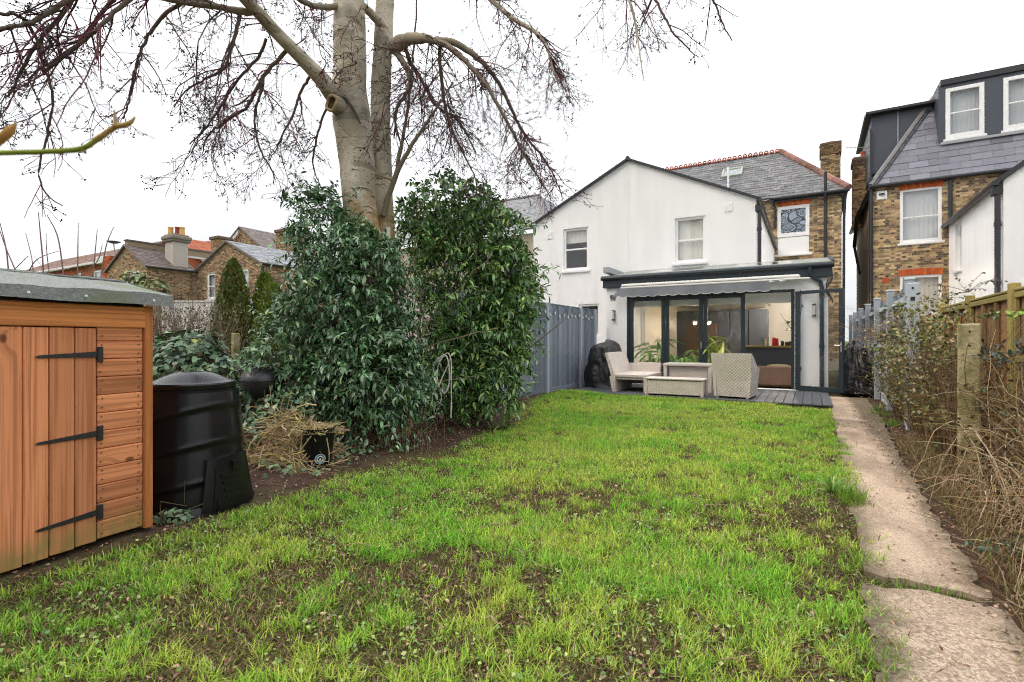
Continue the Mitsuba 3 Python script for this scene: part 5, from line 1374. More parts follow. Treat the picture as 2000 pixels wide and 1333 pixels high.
# ---------------------------------------------------------------- kettle barbecue in the ivy
kx_, ky_ = (-4.983,3.353,0.75)[:2]
KB = thing('kettle_barbecue', 'black kettle barbecue with a shiny domed lid half hidden in the ivy', 'barbecue')
a = np.linspace(0, math.pi / 2, 10)
part(KB, 'lid', MB().lathe(np.stack([.225 * np.cos(a), .74 + .15 * np.sin(a)], 1), (kx_, ky_, 0), 40, (.03, .03, .035)), 'satin', True)
part(KB, 'bowl', MB().lathe(np.stack([.222 * np.sin(a), .735 - .19 * np.cos(a)], 1), (kx_, ky_, 0), 40, (.02, .02, .022)), 'satin', True)
part(KB, 'handle', MB().tube([(kx_ - .07, ky_, .88), (kx_ - .07, ky_, .925), (kx_ + .07, ky_, .925), (kx_ + .07, ky_, .88)], .012, 8, (.35, .35, .36), True), 'satin', 40)
for t in (.4, 2.5, 4.6):
    part(KB, 'leg', MB().tube([(kx_ + .12 * math.cos(t), ky_ + .12 * math.sin(t), .6), (kx_ + .27 * math.cos(t), ky_ + .27 * math.sin(t), 0)], .012, 6, (.3, .3, .3)), 'satin')

# ---------------------------------------------------------------- black tub and the heap of cuttings
tx_, ty_ = (-3.861,3.148,0.153)[:2]
TB = thing('plastic_tub', 'black plastic tub with a round blue and white sticker, full of twig cuttings', 'tub')
part(TB, 'body', MB().lathe([(0, .01), (.105, .01), (.112, .02), (.142, .34), (.150, .345), (.150, .365), (.138, .365), (.128, .30), (0, .28)], (tx_, ty_, 0), 48), 'black_plastic', 40)
td = math.atan2(-ty_, -tx_) + .12
sp = MB()
for (r0, r1, c_, lift) in ((0, .046, (.70, .74, .76), .002), (.030, .041, (.03, .22, .36), .0035), (0, .020, (.04, .04, .05), .0035), (0, .008, (.8, .8, .8), .005)):
    k = 28; aa = np.arange(k) * 2 * math.pi / k; ring = []
    for r in (r0, r1):
        for t in aa:
            z = .10 + r * math.sin(t); rad = .112 + (z - .02) * .0938 + lift; th = td + r * math.cos(t) / rad
            ring.append([tx_ + rad * math.cos(th), ty_ + rad * math.sin(th), z])
    sp.add(ring, [[i, (i + 1) % k, k + (i + 1) % k, k + i] for i in range(k)], c_)
# green blot on the sticker, as in the printed picture
part(TB, 'sticker', sp, 'satin', label='round blue and white sticker with a dark ring')
rb_ = np.random.default_rng(31)
STEMC = [(.38, .29, .16), (.46, .37, .20), (.30, .21, .12), (.42, .36, .13), (.25, .16, .10), (.5, .42, .27)]


def heap(n, c, rad, h, rng, L=(.25, .7), r=(.0018, .0045), cols=STEMC, flat=.25, curl=.12):
    m = MB()
    for _ in range(n):
        a, q = rng.uniform(0, 6.28), math.sqrt(rng.uniform()); x, y = c[0] + rad[0] * q * math.cos(a), c[1] + rad[1] * q * math.sin(a)
        z = h * (1 - q ** 1.5) * rng.uniform(.1, 1) + .02
        l = rng.uniform(*L); th = rng.uniform(0, 6.28); el = rng.normal() * flat
        d = np.array([math.cos(th) * math.cos(el), math.sin(th) * math.cos(el), math.sin(el)])
        t = np.linspace(-.5, .5, 6)[:, None]; bend = rng.normal(size=3) * curl; bend[2] -= .1
        p = np.array([x, y, z]) + d * l * t + bend * l * (t ** 2 - .08) * 2
        p[:, 2] = np.maximum(p[:, 2], .012)
        m.tube(p, np.linspace(rng.uniform(*r), r[0] * .6, 6), 4, pick(cols, 1, rng)[0])
    return m


solo('cuttings_heap', 'loose heap of dry pale twig cuttings between the compost bin and the tub', 'heap of twigs', heap(900, (tx_ - .40, ty_ - .02, 0), (.46, .34), .52, rb_, L=(.2, .65), r=(.0025, .007), flat=.45, curl=.3), 'dry_stems', kind='stuff')
m = heap(160, (tx_, ty_, 0), (.15, .15), .06, rb_, (.12, .36), flat=.3); m.v = [v + [0, 0, .32] for v in m.v]
solo('twig_bundle', 'brown twigs and dead leaves piled in the black tub', 'twigs', m, 'dry_stems', kind='stuff')

# ---------------------------------------------------------------- rattan furniture on the deck
z0 = .066
def rbox(m, c, s, b=.02, rz=0.): return m.box(c, s, rz=rz, b=b)
SF = thing('rattan_sofa', 'pale grey rattan two seat sofa facing right on the deck', 'sofa')
m = MB().ext(Polygon([(-3.83, .89), (-3.77, .905), (-3.60, .40), (-3.60, .16), (-3.67, .16), (-3.69, .40)]), 10.62, 11.86, 'xz')
part(SF, 'backrest', m, 'rattan_grey')
part(SF, 'seat', MB().box((-3.28, 11.24, .41), (.74, 1.24, .07), b=.012), 'rattan_grey')
part(SF, 'seat_skirt', MB().box((-3.28, 11.24, .35), (.68, 1.18, .05), b=.01), 'rattan_grey')
part(SF, 'armrest', MB().ext(Polygon([(-3.74, .16), (-2.98, .16), (-2.93, .62), (-2.97, .65), (-3.35, .66), (-3.80, .62)]), 11.80, 11.90, 'xz'), 'rattan_grey')
part(SF, 'side_panel', MB().ext(Polygon([(-3.72, .39), (-3.60, .39), (-3.58, .066), (-3.66, .066)]), 10.60, 11.8, 'xz'), 'rattan_grey')
part(SF, 'side_panel', MB().ext(Polygon([(-2.99, .39), (-2.91, .39), (-2.93, .066), (-2.985, .066)]), 10.62, 11.8, 'xz'), 'rattan_grey')
TBL = thing('rattan_table', 'pale grey rattan coffee table with a greenish glass top', 'table')
tc = (-2.22, 11.50)
part(TBL, 'rim', MB().ext(sbox(tc[0] - .50, tc[1] - .33, tc[0] + .50, tc[1] + .33).difference(sbox(tc[0] - .42, tc[1] - .25, tc[0] + .42, tc[1] + .25)), .625, .67, 'xy'), 'rattan_grey')
part(TBL, 'glass_top', MB().box((*tc, .664), (.84, .50, .008), col=(.28, .36, .34)), 'satin')
part(TBL, 'base', MB().box((*tc, .345), (.80, .46, .55), b=.015), 'rattan_grey')
for (dx, dy) in ((-1, -1), (1, -1), (-1, 1), (1, 1)):
    part(TBL, 'leg', MB().box((tc[0] + dx * .455, tc[1] + dy * .285, .345), (.07, .07, .56), b=.012), 'rattan_grey')
OT = thing('rattan_bench', 'low pale grey rattan bench in front of the coffee table', 'bench')
oc = (-2.30, 10.48)
part(OT, 'top', MB().box((*oc, .40), (1.14, .44, .035), b=.01), 'rattan_grey')
part(OT, 'body', MB().box((*oc, .235), (1.06, .38, .285), b=.012), 'rattan_grey')
for (dx, dy) in ((-1, -1), (1, -1), (-1, 1), (1, 1)):
    part(OT, 'leg', MB().box((oc[0] + dx * .535, oc[1] + dy * .185, .22), (.055, .055, .31), b=.01), 'rattan_grey')
m = MB().box((oc[0], oc[1] - .185, .376), (1.05, .025, .012)); part(OT, 'painted_gap_shade', m, 'gutter_black')  # black strip painted in for the shade under the bench top
AC = thing('rattan_armchair', 'pale grey rattan armchair seen from behind, in front of the open door', 'armchair')
ac = (-1.22, 10.80); ro = -.10
def arm(m): return m.move(ro, (*ac, 0))
bk = []
for (z, yb, hw) in ((.10, -.36, .30), (.40, -.38, .325), (.92, -.47, .36)):
    bk.append((z, yb, hw))
V = []
for (z, yb, hw) in bk:
    for (x, y) in ((-hw, yb), (hw, yb), (hw, yb + .07), (-hw, yb + .07)): V.append([x, y, z])
F_ = []
for i in range(2):
    for j in range(4):
        a_, b_ = i * 4 + j, i * 4 + (j + 1) % 4; F_.append([a_, b_, b_ + 4, a_ + 4])
F_ += [[8, 9, 10, 11], [3, 2, 1, 0]]
part(AC, 'backrest', arm(MB().add(V, F_)), 'rattan_grey')
for s_ in (-1, 1):
    V = []
    for (y, h_, x_) in ((-.40, .90, .345), (-.2, .80, .35), (.05, .66, .345), (.36, .62, .335)):
        V += [[s_ * (x_ + .02), y, h_], [s_ * (x_ - .05), y, h_], [s_ * (x_ - .075), y, .10], [s_ * (x_ - .03), y, .10]]
    F_ = []
    for i in range(3):
        for j in range(4):
            a_, b_ = i * 4 + j, i * 4 + (j + 1) % 4; F_.append([a_, a_ + 4, b_ + 4, b_])
    F_ += [[0, 1, 2, 3], [15, 14, 13, 12]]
    part(AC, 'armrest', arm(MB().add(V, F_)), 'rattan_grey')
part(AC, 'seat', arm(MB().box((0, 0, .40), (.56, .70, .08), b=.015)), 'rattan_grey')
part(AC, 'apron', arm(MB().box((0, .33, .24), (.58, .03, .26), b=.008)), 'rattan_grey')
for (dx, dy) in ((-.27, -.33), (.27, -.33), (-.27, .32), (.27, .32)):
    part(AC, 'leg', arm(MB().box((dx, dy, .10), (.05, .05, .08), b=.008)), 'rattan_grey')

# ---------------------------------------------------------------- covered barbecue and the tarpaulin
def cloth_cover(name, label, c, sx, sy, h, seed, m_, top=.55, hump=.0, part_name=None):
    n, k = 72, 40; a = np.arange(n) * 2 * math.pi / n; V = []
    for i in range(k):
        t = i / (k - 1); z = h * (1 - t) ** .9 if i else h
        if t < .28:
            q = t / .28; r = top * math.sin(q * math.pi / 2) ** .9; z = h - .20 * h * q ** 2.2
        else:
            q = (t - .28) / .72; r = top + (1 - top) * q ** .8; z = h * .80 * (1 - q)
        ca_, sa_ = np.cos(a), np.sin(a); sq = 1 / np.maximum(np.abs(ca_) ** 3 + np.abs(sa_) ** 3, .5) ** (1 / 3)
        P3 = np.stack([c[0] + sx * r * ca_ * sq, c[1] + sy * r * sa_ * sq, np.full(n, z)], 1)
        f = meshkit.fbm(np.stack([ca_ * 1.6 + seed, sa_ * 1.6, np.full(n, z * .9)], 1), 3, seed) - .5
        g_ = np.abs(meshkit.noise(np.stack([ca_ * 3.5 + seed, sa_ * 3.5, np.full(n, z * 2.4 + .7 * seed)], 1), seed + 5) - .5)
        d = (f * .20 + (g_ - .2) * .16) * min(1, t * 2.5)
        P3[:, 0] += ca_ * d; P3[:, 1] += sa_ * d; P3[:, 2] += (f * .10 + hump * ca_ * (1 - t)) * (t < .95)
        P3[:, 2] = np.maximum(P3[:, 2], .07)
        V.append(P3)
    i, j = np.meshgrid(np.arange(k - 1), np.arange(n), indexing='ij'); jn = (j + 1) % n
    f = np.stack([i * n + j, (i + 1) * n + j, (i + 1) * n + jn, i * n + jn], -1).reshape(-1, 4)
    return solo(name, label, 'cover', MB().add(np.vstack(V), f), m_, 50)


cloth_cover('barbecue_cover', 'large black cover draped over a barbecue beside the blue fence, left of the sofa', (-4.20, 11.70, 0), .56, .50, 1.12, 3, 'cover_cloth', .62, .05)
cloth_cover('tarpaulin', 'crumpled shiny black tarpaulin heap behind the open door leaf', (.86, 13.05, 0), .30, .48, 1.10, 8, 'tarp', .6, -.05)
cloth_cover('refuse_cover', 'second dark tarpaulin lump in the side passage by the right fence', (.88, 14.3, 0), .24, .6, 1.0, 12, 'tarp', .7)
wb = thing('leaning_bicycle', 'dark wheel of a bicycle seen through the glass of the open door leaf', 'bicycle')
t = np.linspace(0, 2 * math.pi, 33); wc = np.array([.62, 13.0, .36])
part(wb, 'tyre', MB().tube(np.stack([wc[0] + .08 * np.cos(t), wc[1] + .30 * np.cos(t), wc[2] + .31 * np.sin(t)], 1), .02, 6), 'gutter_black', True)
sp_ = MB()
for q in t[:-1:2]: sp_.tube([wc, wc + [.08 * math.cos(q), .3 * math.cos(q), .31 * math.sin(q)]], .002, 3, (.5, .5, .5))
part(wb, 'spokes', sp_, 'painted', kind='stuff')
part(wb, 'frame', MB().tube([wc, wc + [.1, .35, .5], wc + [.2, .8, .45]], .018, 6, (.45, .45, .47)).tube([wc + [.1, .35, .5], wc + [-.05, .28, .66], wc + [.25, .3, .68]], .013, 6, (.05, .05, .05)), 'satin', True)

# rope hung in the shrub, pole with a round disc and a tag
RR = np.random.default_rng(4)
w = thing('hanging_rope', 'coil of pale rope hanging in loops on the right shrub', 'rope')
o = np.array((-3.612,4.668,0.951)); rx = np.array([math.cos(YAW), math.sin(YAW), 0])
def loop(pts): return [o + rx * a * .00605 + np.array([0, 0, -b_ * .00605]) + np.array([.01, -.02, 0]) * RR.normal() for a, b_ in pts]
m = MB()
for pts in ([(0, -8), (-14, 5), (-18, 20), (-10, 45), (-22, 70), (-18, 88), (-8, 86), (-4, 70), (-12, 45), (-10, 15), (2, -6), (10, 5), (12, 40), (6, 60), (-2, 62), (-6, 50), (4, 20), (14, 0)],
            [(-12, 0), (-2, -4), (8, -10), (14, 5), (15, 40), (15, 80), (15, 112)], [(-16, 12), (-8, 4), (4, -4), (10, 10), (9, 50), (2, 66), (-4, 60)]):
    m.tube(spline(loop(pts), 5), .0075, 6, (.56, .53, .48), True)
part(w, 'cord', m, 'painted', True)
w = thing('disc_stake', 'pale round disc on a thin stake between the two shrubs', 'garden ornament')
dc = np.array((-4.262,4.58,2.114)); tov = -dc[:2] / np.linalg.norm(dc[:2])
aa = np.arange(24) * 2 * math.pi / 24; sx_ = np.array([-tov[1], tov[0], 0])
ring = [dc + .068 * (sx_ * math.cos(q) + np.array([0, 0, math.sin(q)])) for q in aa]
v = np.array(ring + [r_ - np.array([*tov, 0]) * .012 for r_ in ring]); f = [[0, i, i + 1] for i in range(1, 23)] + [[24, 24 + i + 1, 24 + i] for i in range(1, 23)] + [x for i in range(24) for x in ([i, i + 24, (i + 1) % 24 + 24], [i, (i + 1) % 24 + 24, (i + 1) % 24])]
part(w, 'disc', MB().add(v, f, (.46, .45, .38)), 'painted')
part(w, 'stake', MB().tube([dc - [tov[0] * .02, tov[1] * .02, 0], (dc[0], dc[1], 0)], .012, 6, (.25, .22, .18)), 'painted')
tg = np.array((-4.093,4.274,2.375))
solo('plant_tag', 'small pale rectangular tag among the leaves below the tree trunks', 'tag', MB().box(tg, (.06, .01, .10), rz=YAW, b=.003, col=(.50, .50, .44)), 'painted')

# ---------------------------------------------------------------- the bare tree
RT = np.random.default_rng(2024)
TR = thing('bare_tree', 'tall bare winter tree with two pale grey trunks rising out of the evergreen shrubs', 'tree')


def limb_mesh(rows, m=5, n=18, wob=.03, seed=0):
    q = spline(rows, m); p, r = q[:, :3], q[:, 3]
    v, f, k = tube_arrays(p, r, n)
    d = v - np.repeat(p, n, 0); nn = meshkit.fbm(v * 4 + seed, 3, 3)[:, None] - .5
    v = v + d * nn * wob * 6
    mb = MB().add(v, f)
    return mb, q


T1 = [(-4.504,4.556,-0.177,0.459),(-4.568,4.518,0.939,0.322),(-4.638,4.478,2.055,0.26),(-4.697,4.444,2.675,0.198),(-4.735,4.422,3.295,0.205),(-4.788,4.391,3.853,0.223),(-4.81,4.378,4.225,0.198),(-4.804,4.381,4.535,0.192),(-4.815,4.375,5.093,0.186),(-4.826,4.369,5.651,0.186),(-4.847,4.357,6.829,0.161),(-4.89,4.332,8.379,0.118),(-4.987,4.276,10.239,0.062),(-5.04,4.245,11.479,0.019)]
T2 = [(-4.564,4.867,-0.241,0.299),(-4.632,4.828,1.319,0.169),(-4.666,4.809,2.619,0.13),(-4.688,4.795,3.334,0.123),(-4.705,4.786,4.179,0.123),(-4.677,4.802,4.894,0.117),(-4.654,4.815,5.479,0.111),(-4.632,4.828,6.259,0.111),(-4.587,4.854,7.754,0.085),(-4.497,4.906,9.704,0.045),(-4.441,4.939,11.004,0.016)]
for i, rows in enumerate((T1, T2)):
    mb, _ = limb_mesh(rows, 9, 30, .02, i * 5)
    part(TR, 'trunk', mb, 'bark', True, label=('thicker left trunk' if i == 0 else 'thinner right trunk'))
# cut stub with its ring of callus, seams where the limb joins
sb = np.array((-4.774,4.168,3.91)); sd = np.array((-4.764,4.012,3.892)) - sb; sd /= np.linalg.norm(sd)
m = MB().tube([sb - sd * .06, sb + sd * .02, sb + sd * .09], [.13, .105, .088], 20)
st = part(TR, 'cut_stub', m, 'bark', True)
a_ = np.linspace(0, 2 * math.pi, 25)[:-1]; e1 = np.cross(sd, [0, 0, 1]); e1 /= np.linalg.norm(e1); e2 = np.cross(sd, e1)
rg_ = [sb + sd * (.095 + .01 * math.sin(3 * q)) + (e1 * math.cos(q) + e2 * math.sin(q)) * (.078 + .006 * math.sin(2 * q)) for q in np.linspace(0, 2 * math.pi, 29)]
part(st, 'callus', MB().tube(rg_, .019, 8, (.40, .30, .17)), 'painted', True)
cf = np.array([sb + sd * .072 + (e1 * math.cos(q) + e2 * math.sin(q)) * .07 for q in a_] + [sb + sd * .05])
part(st, 'heartwood', MB().add(cf, [[i, (i + 1) % 24, 24] for i in range(24)] + [[(i + 1) % 24, i, 24] for i in range(24)], (.17, .11, .06)), 'painted')
pts = [(-4.83,4.112,3.961,0.015),(-4.742,4.14,3.999,0.018),(-4.652,4.181,3.97,0.018),(-4.587,4.23,3.856,0.018),(-4.544,4.267,3.741,0.015),(-4.53,4.286,3.686,0.009)]
part(TR, 'bark_seam', MB().tube([p[:3] for p in pts], [p[3] for p in pts], 6, (.09, .07, .05)), 'painted', True)

LIMBS = [
    [(-4.883,4.278,4.04,0.135),(-4.877,4.166,4.09,0.109),(-4.888,3.986,4.206,0.088),(-4.834,3.671,4.286,0.073),(-4.758,3.368,4.33,0.064),(-4.737,3.149,4.414,0.059),(-4.679,2.952,4.438,0.054),(-4.575,2.665,4.49,0.046),(-4.463,2.383,4.573,0.034),(-4.428,2.056,4.694,0.02),(-4.47,1.801,4.745,0.008)],
    [(-4.745,3.121,4.422,0.036),(-4.8,2.997,4.37,0.035),(-4.874,2.839,4.345,0.029),(-4.878,2.605,4.243,0.026),(-4.904,2.359,4.161,0.022),(-4.984,2.081,4.091,0.019),(-5.107,1.779,3.983,0.012),(-5.328,1.535,3.894,0.008)],
    [(-4.581,4.857,4.881,0.104),(-4.372,4.863,4.907,0.077),(-4.152,4.875,4.873,0.066),(-3.925,4.891,4.789,0.056),(-3.703,4.904,4.651,0.046),(-3.466,4.926,4.414,0.039),(-3.24,4.942,4.135,0.032),(-3.06,4.988,3.818,0.029),(-2.909,5.018,3.534,0.023),(-2.783,5.091,3.244,0.019),(-2.658,5.163,3.012,0.013),(-2.532,5.236,2.78,0.007)],
    [(-3.914,4.898,4.789,0.043),(-3.742,4.997,4.771,0.04),(-3.54,5.172,4.65,0.037),(-3.388,5.318,4.464,0.035),(-3.293,5.489,4.248,0.032),(-3.165,5.563,3.928,0.026),(-3.044,5.633,3.684,0.021),(-2.866,5.736,3.428,0.016),(-2.739,5.81,3.172,0.01),(-2.656,5.858,2.904,0.006)],
    [(-4.525,4.89,4.803,0.042),(-4.372,4.863,4.612,0.038),(-4.244,4.822,4.401,0.032),(-4.198,4.733,4.194,0.025),(-4.263,4.695,4.07,0.022),(-4.322,4.661,3.946,0.019),(-4.332,4.655,3.791,0.012),(-4.289,4.68,3.574,0.007)],
    [(-3.85,4.935,4.783,0.025),(-3.933,5.002,4.653,0.023),(-3.974,5.094,4.452,0.021),(-4.002,5.193,4.179,0.018),(-3.935,5.232,3.886,0.016),(-3.822,5.298,3.594,0.013),(-3.682,5.379,3.269,0.009),(-3.642,5.402,3.061,0.005)],
    [(-4.372,4.863,4.875,0.029),(-4.452,5.048,4.754,0.026),(-4.403,5.192,4.607,0.023),(-4.363,5.331,4.421,0.02),(-4.293,5.371,4.285,0.018),(-4.116,5.474,4.149,0.015),(-3.969,5.559,3.979,0.012),(-3.822,5.644,3.639,0.008)],
    [(-4.632,4.828,5.869,0.078),(-4.317,4.895,6.02,0.064),(-3.923,5.008,5.85,0.05),(-3.538,5.115,5.527,0.04),(-3.26,5.161,5.2,0.03),(-3.008,5.249,4.949,0.027),(-2.775,5.326,4.774,0.024),(-2.656,5.396,4.594,0.018),(-2.604,5.426,4.366,0.013),(-2.542,5.462,4.186,0.007)],
    [(-4.626,4.831,6.454,0.091),(-4.032,4.945,6.732,0.069),(-3.269,5.04,6.466,0.054),(-2.608,5.192,5.941,0.041),(-2.082,5.266,5.44,0.031),(-1.759,5.338,5.033,0.022),(-1.625,5.357,4.671,0.014),(-1.559,5.338,4.314,0.01),(-1.522,5.36,4.017,0.006),(-1.503,5.371,3.893,0.004)],
    [(-2.608,5.192,5.941,0.035),(-1.902,5.255,5.748,0.028),(-1.42,5.303,5.369,0.021),(-1.123,5.359,4.925,0.016),(-0.881,5.384,4.623,0.013),(-0.793,5.435,4.47,0.009),(-0.727,5.474,4.266,0.007),(-0.66,5.512,4.139,0.004)],
    [(-1.902,5.255,5.748,0.022),(-1.587,5.322,5.178,0.016),(-1.423,5.417,4.8,0.013),(-1.295,5.433,4.526,0.011),(-1.2,5.431,4.319,0.009),(-1.076,5.502,4.176,0.006),(-0.984,5.555,4.086,0.004)],
    [(-4.596,4.791,5.059,0.052),(-4.679,4.628,5.189,0.051),(-4.757,4.467,5.262,0.044),(-4.84,4.187,5.107,0.036),(-4.841,3.898,4.943,0.032),(-4.781,3.586,4.857,0.028),(-4.767,3.247,4.873,0.021),(-4.887,2.947,4.88,0.015)],
    [(-4.615,2.642,4.536,0.032),(-4.757,2.328,4.344,0.026),(-4.965,2.092,3.992,0.019),(-5.068,1.917,3.695,0.015),(-5.268,1.801,3.494,0.013),(-5.435,1.704,3.359,0.01)],
    [(-4.757,2.328,4.344,0.022),(-5.13,2.228,4.282,0.02),(-5.431,2.169,4.191,0.018),(-5.691,2.133,4.045,0.016),(-5.813,2.063,3.867,0.014),(-6.118,1.886,3.632,0.009),(-6.22,1.827,3.481,0.006)],
    [(-4.984,2.081,4.091,0.017),(-5.195,1.843,3.968,0.021),(-5.284,1.676,3.766,0.018),(-5.328,1.535,3.614,0.016),(-5.397,1.379,3.521,0.016)],
    [(-5.002,2.07,4.272,0.021),(-5.159,1.864,4.031,0.019),(-5.275,1.797,3.863,0.017),(-5.395,1.727,3.695,0.015),(-5.5,1.666,3.544,0.013),(-5.595,1.612,3.351,0.011),(-5.685,1.559,3.149,0.008)],
    [(-5.674,1.334,4.054,0.016),(-5.501,1.435,3.734,0.014),(-5.479,1.563,3.758,0.014),(-5.486,1.675,3.645,0.013),(-5.564,1.745,3.476,0.011),(-5.49,1.788,3.197,0.01),(-5.534,1.762,2.887,0.009),(-5.594,1.728,2.573,0.007),(-5.542,1.758,2.388,0.006),(-5.423,1.827,2.285,0.004)],
    [(-4.874,2.839,4.355,0.02),(-5.107,2.703,4.413,0.02),(-5.386,2.599,4.308,0.017),(-5.579,2.545,4.13,0.015),(-5.674,2.49,3.89,0.013),(-5.717,2.465,3.655,0.012),(-5.752,2.445,3.455,0.009),(-5.795,2.42,3.32,0.005)],
    [(-4.905,3.341,4.312,0.016),(-5.021,3.331,4.152,0.015),(-5.184,3.236,3.936,0.013),(-5.324,3.155,3.693,0.011),(-5.488,3.06,3.423,0.009),(-5.651,2.966,3.224,0.006)],
    [(-4.852,3.545,4.274,0.022),(-5.042,3.434,4.032,0.02),(-5.128,3.385,3.878,0.018),(-5.209,3.338,3.686,0.017),(-5.304,3.283,3.592,0.014),(-5.471,3.186,3.466,0.012),(-5.59,3.117,3.339,0.009),(-5.637,3.09,3.163,0.005)],
    [(-5.08,3.412,3.999,0.017),(-5.09,3.407,3.823,0.014),(-5.147,3.374,3.631,0.012),(-5.137,3.379,3.383,0.011),(-5.08,3.412,3.163,0.009),(-4.985,3.467,2.97,0.007),(-4.966,3.478,2.822,0.004)],
    [(-4.975,3.936,4.194,0.018),(-5.077,3.876,3.988,0.015),(-5.144,3.838,3.752,0.013),(-5.225,3.791,3.575,0.011),(-5.307,3.743,3.368,0.007),(-5.389,3.696,3.221,0.005)],
    [(-4.878,4.108,3.916,0.014),(-4.956,4.063,3.676,0.013),(-5.008,4.032,3.436,0.011),(-5.023,4.023,3.196,0.008),(-4.95,4.066,2.956,0.005)],
    [(-4.8,2.997,4.38,0.02),(-4.835,2.977,4.18,0.018),(-4.887,2.947,3.98,0.014),(-4.947,2.911,3.805,0.012),(-5.103,2.821,3.705,0.01),(-5.267,2.726,3.59,0.007),(-5.363,2.671,3.43,0.005)],
    [(-4.569,4.691,2.712,0.038),(-4.343,4.649,3.109,0.031),(-4.115,4.666,3.444,0.024),(-3.956,4.757,3.718,0.018),(-3.798,4.849,3.993,0.015),(-3.726,5.006,4.287,0.01)],
    [(-4.511,4.667,2.826,0.025),(-4.316,4.664,3.233,0.022),(-4.236,4.711,3.729,0.019),(-4.182,4.742,4.163,0.016),(-4.222,4.834,4.59,0.013),(-4.184,4.856,5.094,0.01),(-4.162,4.869,5.598,0.006)],
]
twig = MB(); bud = MB()
TWC = np.array([(.080, .050, .042), (.12, .050, .055), (.070, .048, .040), (.17, .045, .070)])
THICK = np.array((.14, .115, .085))
OCT = trimesh.creation.icosphere(subdivisions=0); OV, OF = np.array(OCT.vertices), np.array(OCT.faces)
BUDS = []


def grow(p, d, L, r, depth, zmin):
    """A drooping twig whose tip curls up; side twigs grow from its nodes."""
    n = max(4, int(L / .075)); n = min(n, 11); step = L / n
    pts = [p]; d = d / np.linalg.norm(d); w = RT.normal(size=3) * .25; c0 = TWC[RT.integers(len(TWC))] * RT.uniform(.7, 1.4)
    for i in range(n):
        t = i / n
        g = -.42 if t < .62 else (.25 if depth < 2 else .05)
        d = d + np.array([0, 0, g]) * (.30 if depth else .22) + w * .22 + RT.normal(size=3) * .13
        w = w * .8 + RT.normal(size=3) * .10
        d /= np.linalg.norm(d); p = p + d * step
        if p[2] < zmin: break
        pts.append(p)
    if len(pts) < 3: return
    rr = np.linspace(max(r, .0027), max(.0020, r * .45), len(pts))
    twig.tube(pts, rr, 5 if r > .006 else 4, c0)
    if depth > 0:
        for k in range(1, len(pts) - 1):
            for _ in range(1 if depth == 1 else 2):
                if RT.uniform() < (.5 if depth > 1 else .6):
                    t = pts[k + 1] - pts[k]; sd_ = rand_dirs(1, RT)[0]; sd_ -= t * (sd_ @ t) / (t @ t); sd_ /= np.linalg.norm(sd_)
                    grow(pts[k], t / np.linalg.norm(t) * .7 + sd_ * .9, L * RT.uniform(.25, .55) if depth > 1 else RT.uniform(.06, .22), rr[k] * .6, depth - 1, zmin)
    elif RT.uniform() < .8:
        BUDS.append(pts[-1])
        if RT.uniform() < .5: BUDS.append(pts[len(pts) // 2])


def floor_at(p):
    """The crown's lower edge: the hanging twigs end at about this height."""
    dep = p[0] * -math.sin(YAW) + p[1] * math.cos(YAW)
    lat = p[0] * math.cos(YAW) + p[1] * math.sin(YAW)
    return np.interp(lat / dep, [-1.1, -.9, -.85, -.72, -.65, -.55, -.45, -.30, -.2, .09, .12, .2, .4], [2.6, 2.35, 2.8, 3.15, 3.2, 2.7, 2.6, 3.0, 3.1, 2.85, 4.1, 4.25, 4.3]) + .25 * RT.normal()


for i, rows in enumerate(LIMBS):
    rows = np.array(rows, float)
    if i in (2, 3): rows[3:, 3] *= .72
    if i in (0, 7, 8): mb, q = limb_mesh(rows, 6, 14, .02, i); part(TR, 'limb', mb, 'bark', True)
    else:
        q = spline(rows, 6); q[1:-1, :3] += RT.normal(size=(len(q) - 2, 3)) * .0035
        f_ = np.clip((q[:, 3:4] - .012) / .045, 0, 1); cc_ = np.array((.085, .062, .05)) * (1 - f_) + np.array((.36, .31, .22)) * f_
        v, f, k = tube_arrays(q[:, :3], q[:, 3], 8); part(TR, 'branch', MB().add(v, f, np.repeat(cc_, 8, 0)), 'painted', True)
    Ls = np.linalg.norm(np.diff(q[:, :3], axis=0), axis=1).sum()
    up_ = i in (24, 25)
    nt_ = int(Ls * (2.5 if i in (2, 3, 4, 5, 6, 7) else 1.0 if i in (12, 13, 14, 15, 16) else 1.3) * (6.0 if i in (0, 1, 2, 3, 7, 11, 12, 13, 14) else 5.2)) + 2
    if up_: nt_ //= 2
    for _ in range(nt_):
        k = int(RT.uniform(.12, 1) * (len(q) - 2)); p = q[k, :3]; t = q[k + 1, :3] - q[k, :3]; t /= np.linalg.norm(t) + 1e-9
        if p[2] > 6.2: continue
        s_ = rand_dirs(1, RT)[0]; s_[2] = abs(s_[2]) * .4 - .25
        r = min(q[k, 3] * .55, .0075)
        big = RT.uniform() < .45
        zf = floor_at(p)
        Lmax = max(.25, p[2] - zf)
        grow(p, t * .7 + s_, min(RT.uniform(.45, 1.15) if big else RT.uniform(.2, .5), Lmax * 1.15), max(r, .0024), 2 if big else 1, zf)
part(TR, 'twigs', twig, 'dry_stems', True, kind='stuff', label='fine drooping dark red brown twigs with upturned tips')
B = np.array(BUDS); nB = len(B)
B3 = np.repeat(B, 3, 0) + RT.normal(size=(3 * nB, 3)) * .011
s_ = RT.uniform(.004, .0085, 3 * nB)
part(TR, 'buds', MB().add(*scatter(OV, OF, B3, frames(rand_dirs(3 * nB, RT), rand_dirs(3 * nB, RT)), np.stack([s_ * .8, s_ * 1.5, s_ * .8], 1), pick([(.045, .03, .03), (.03, .025, .022)], 3 * nB, RT))), 'dry_stems', kind='stuff')
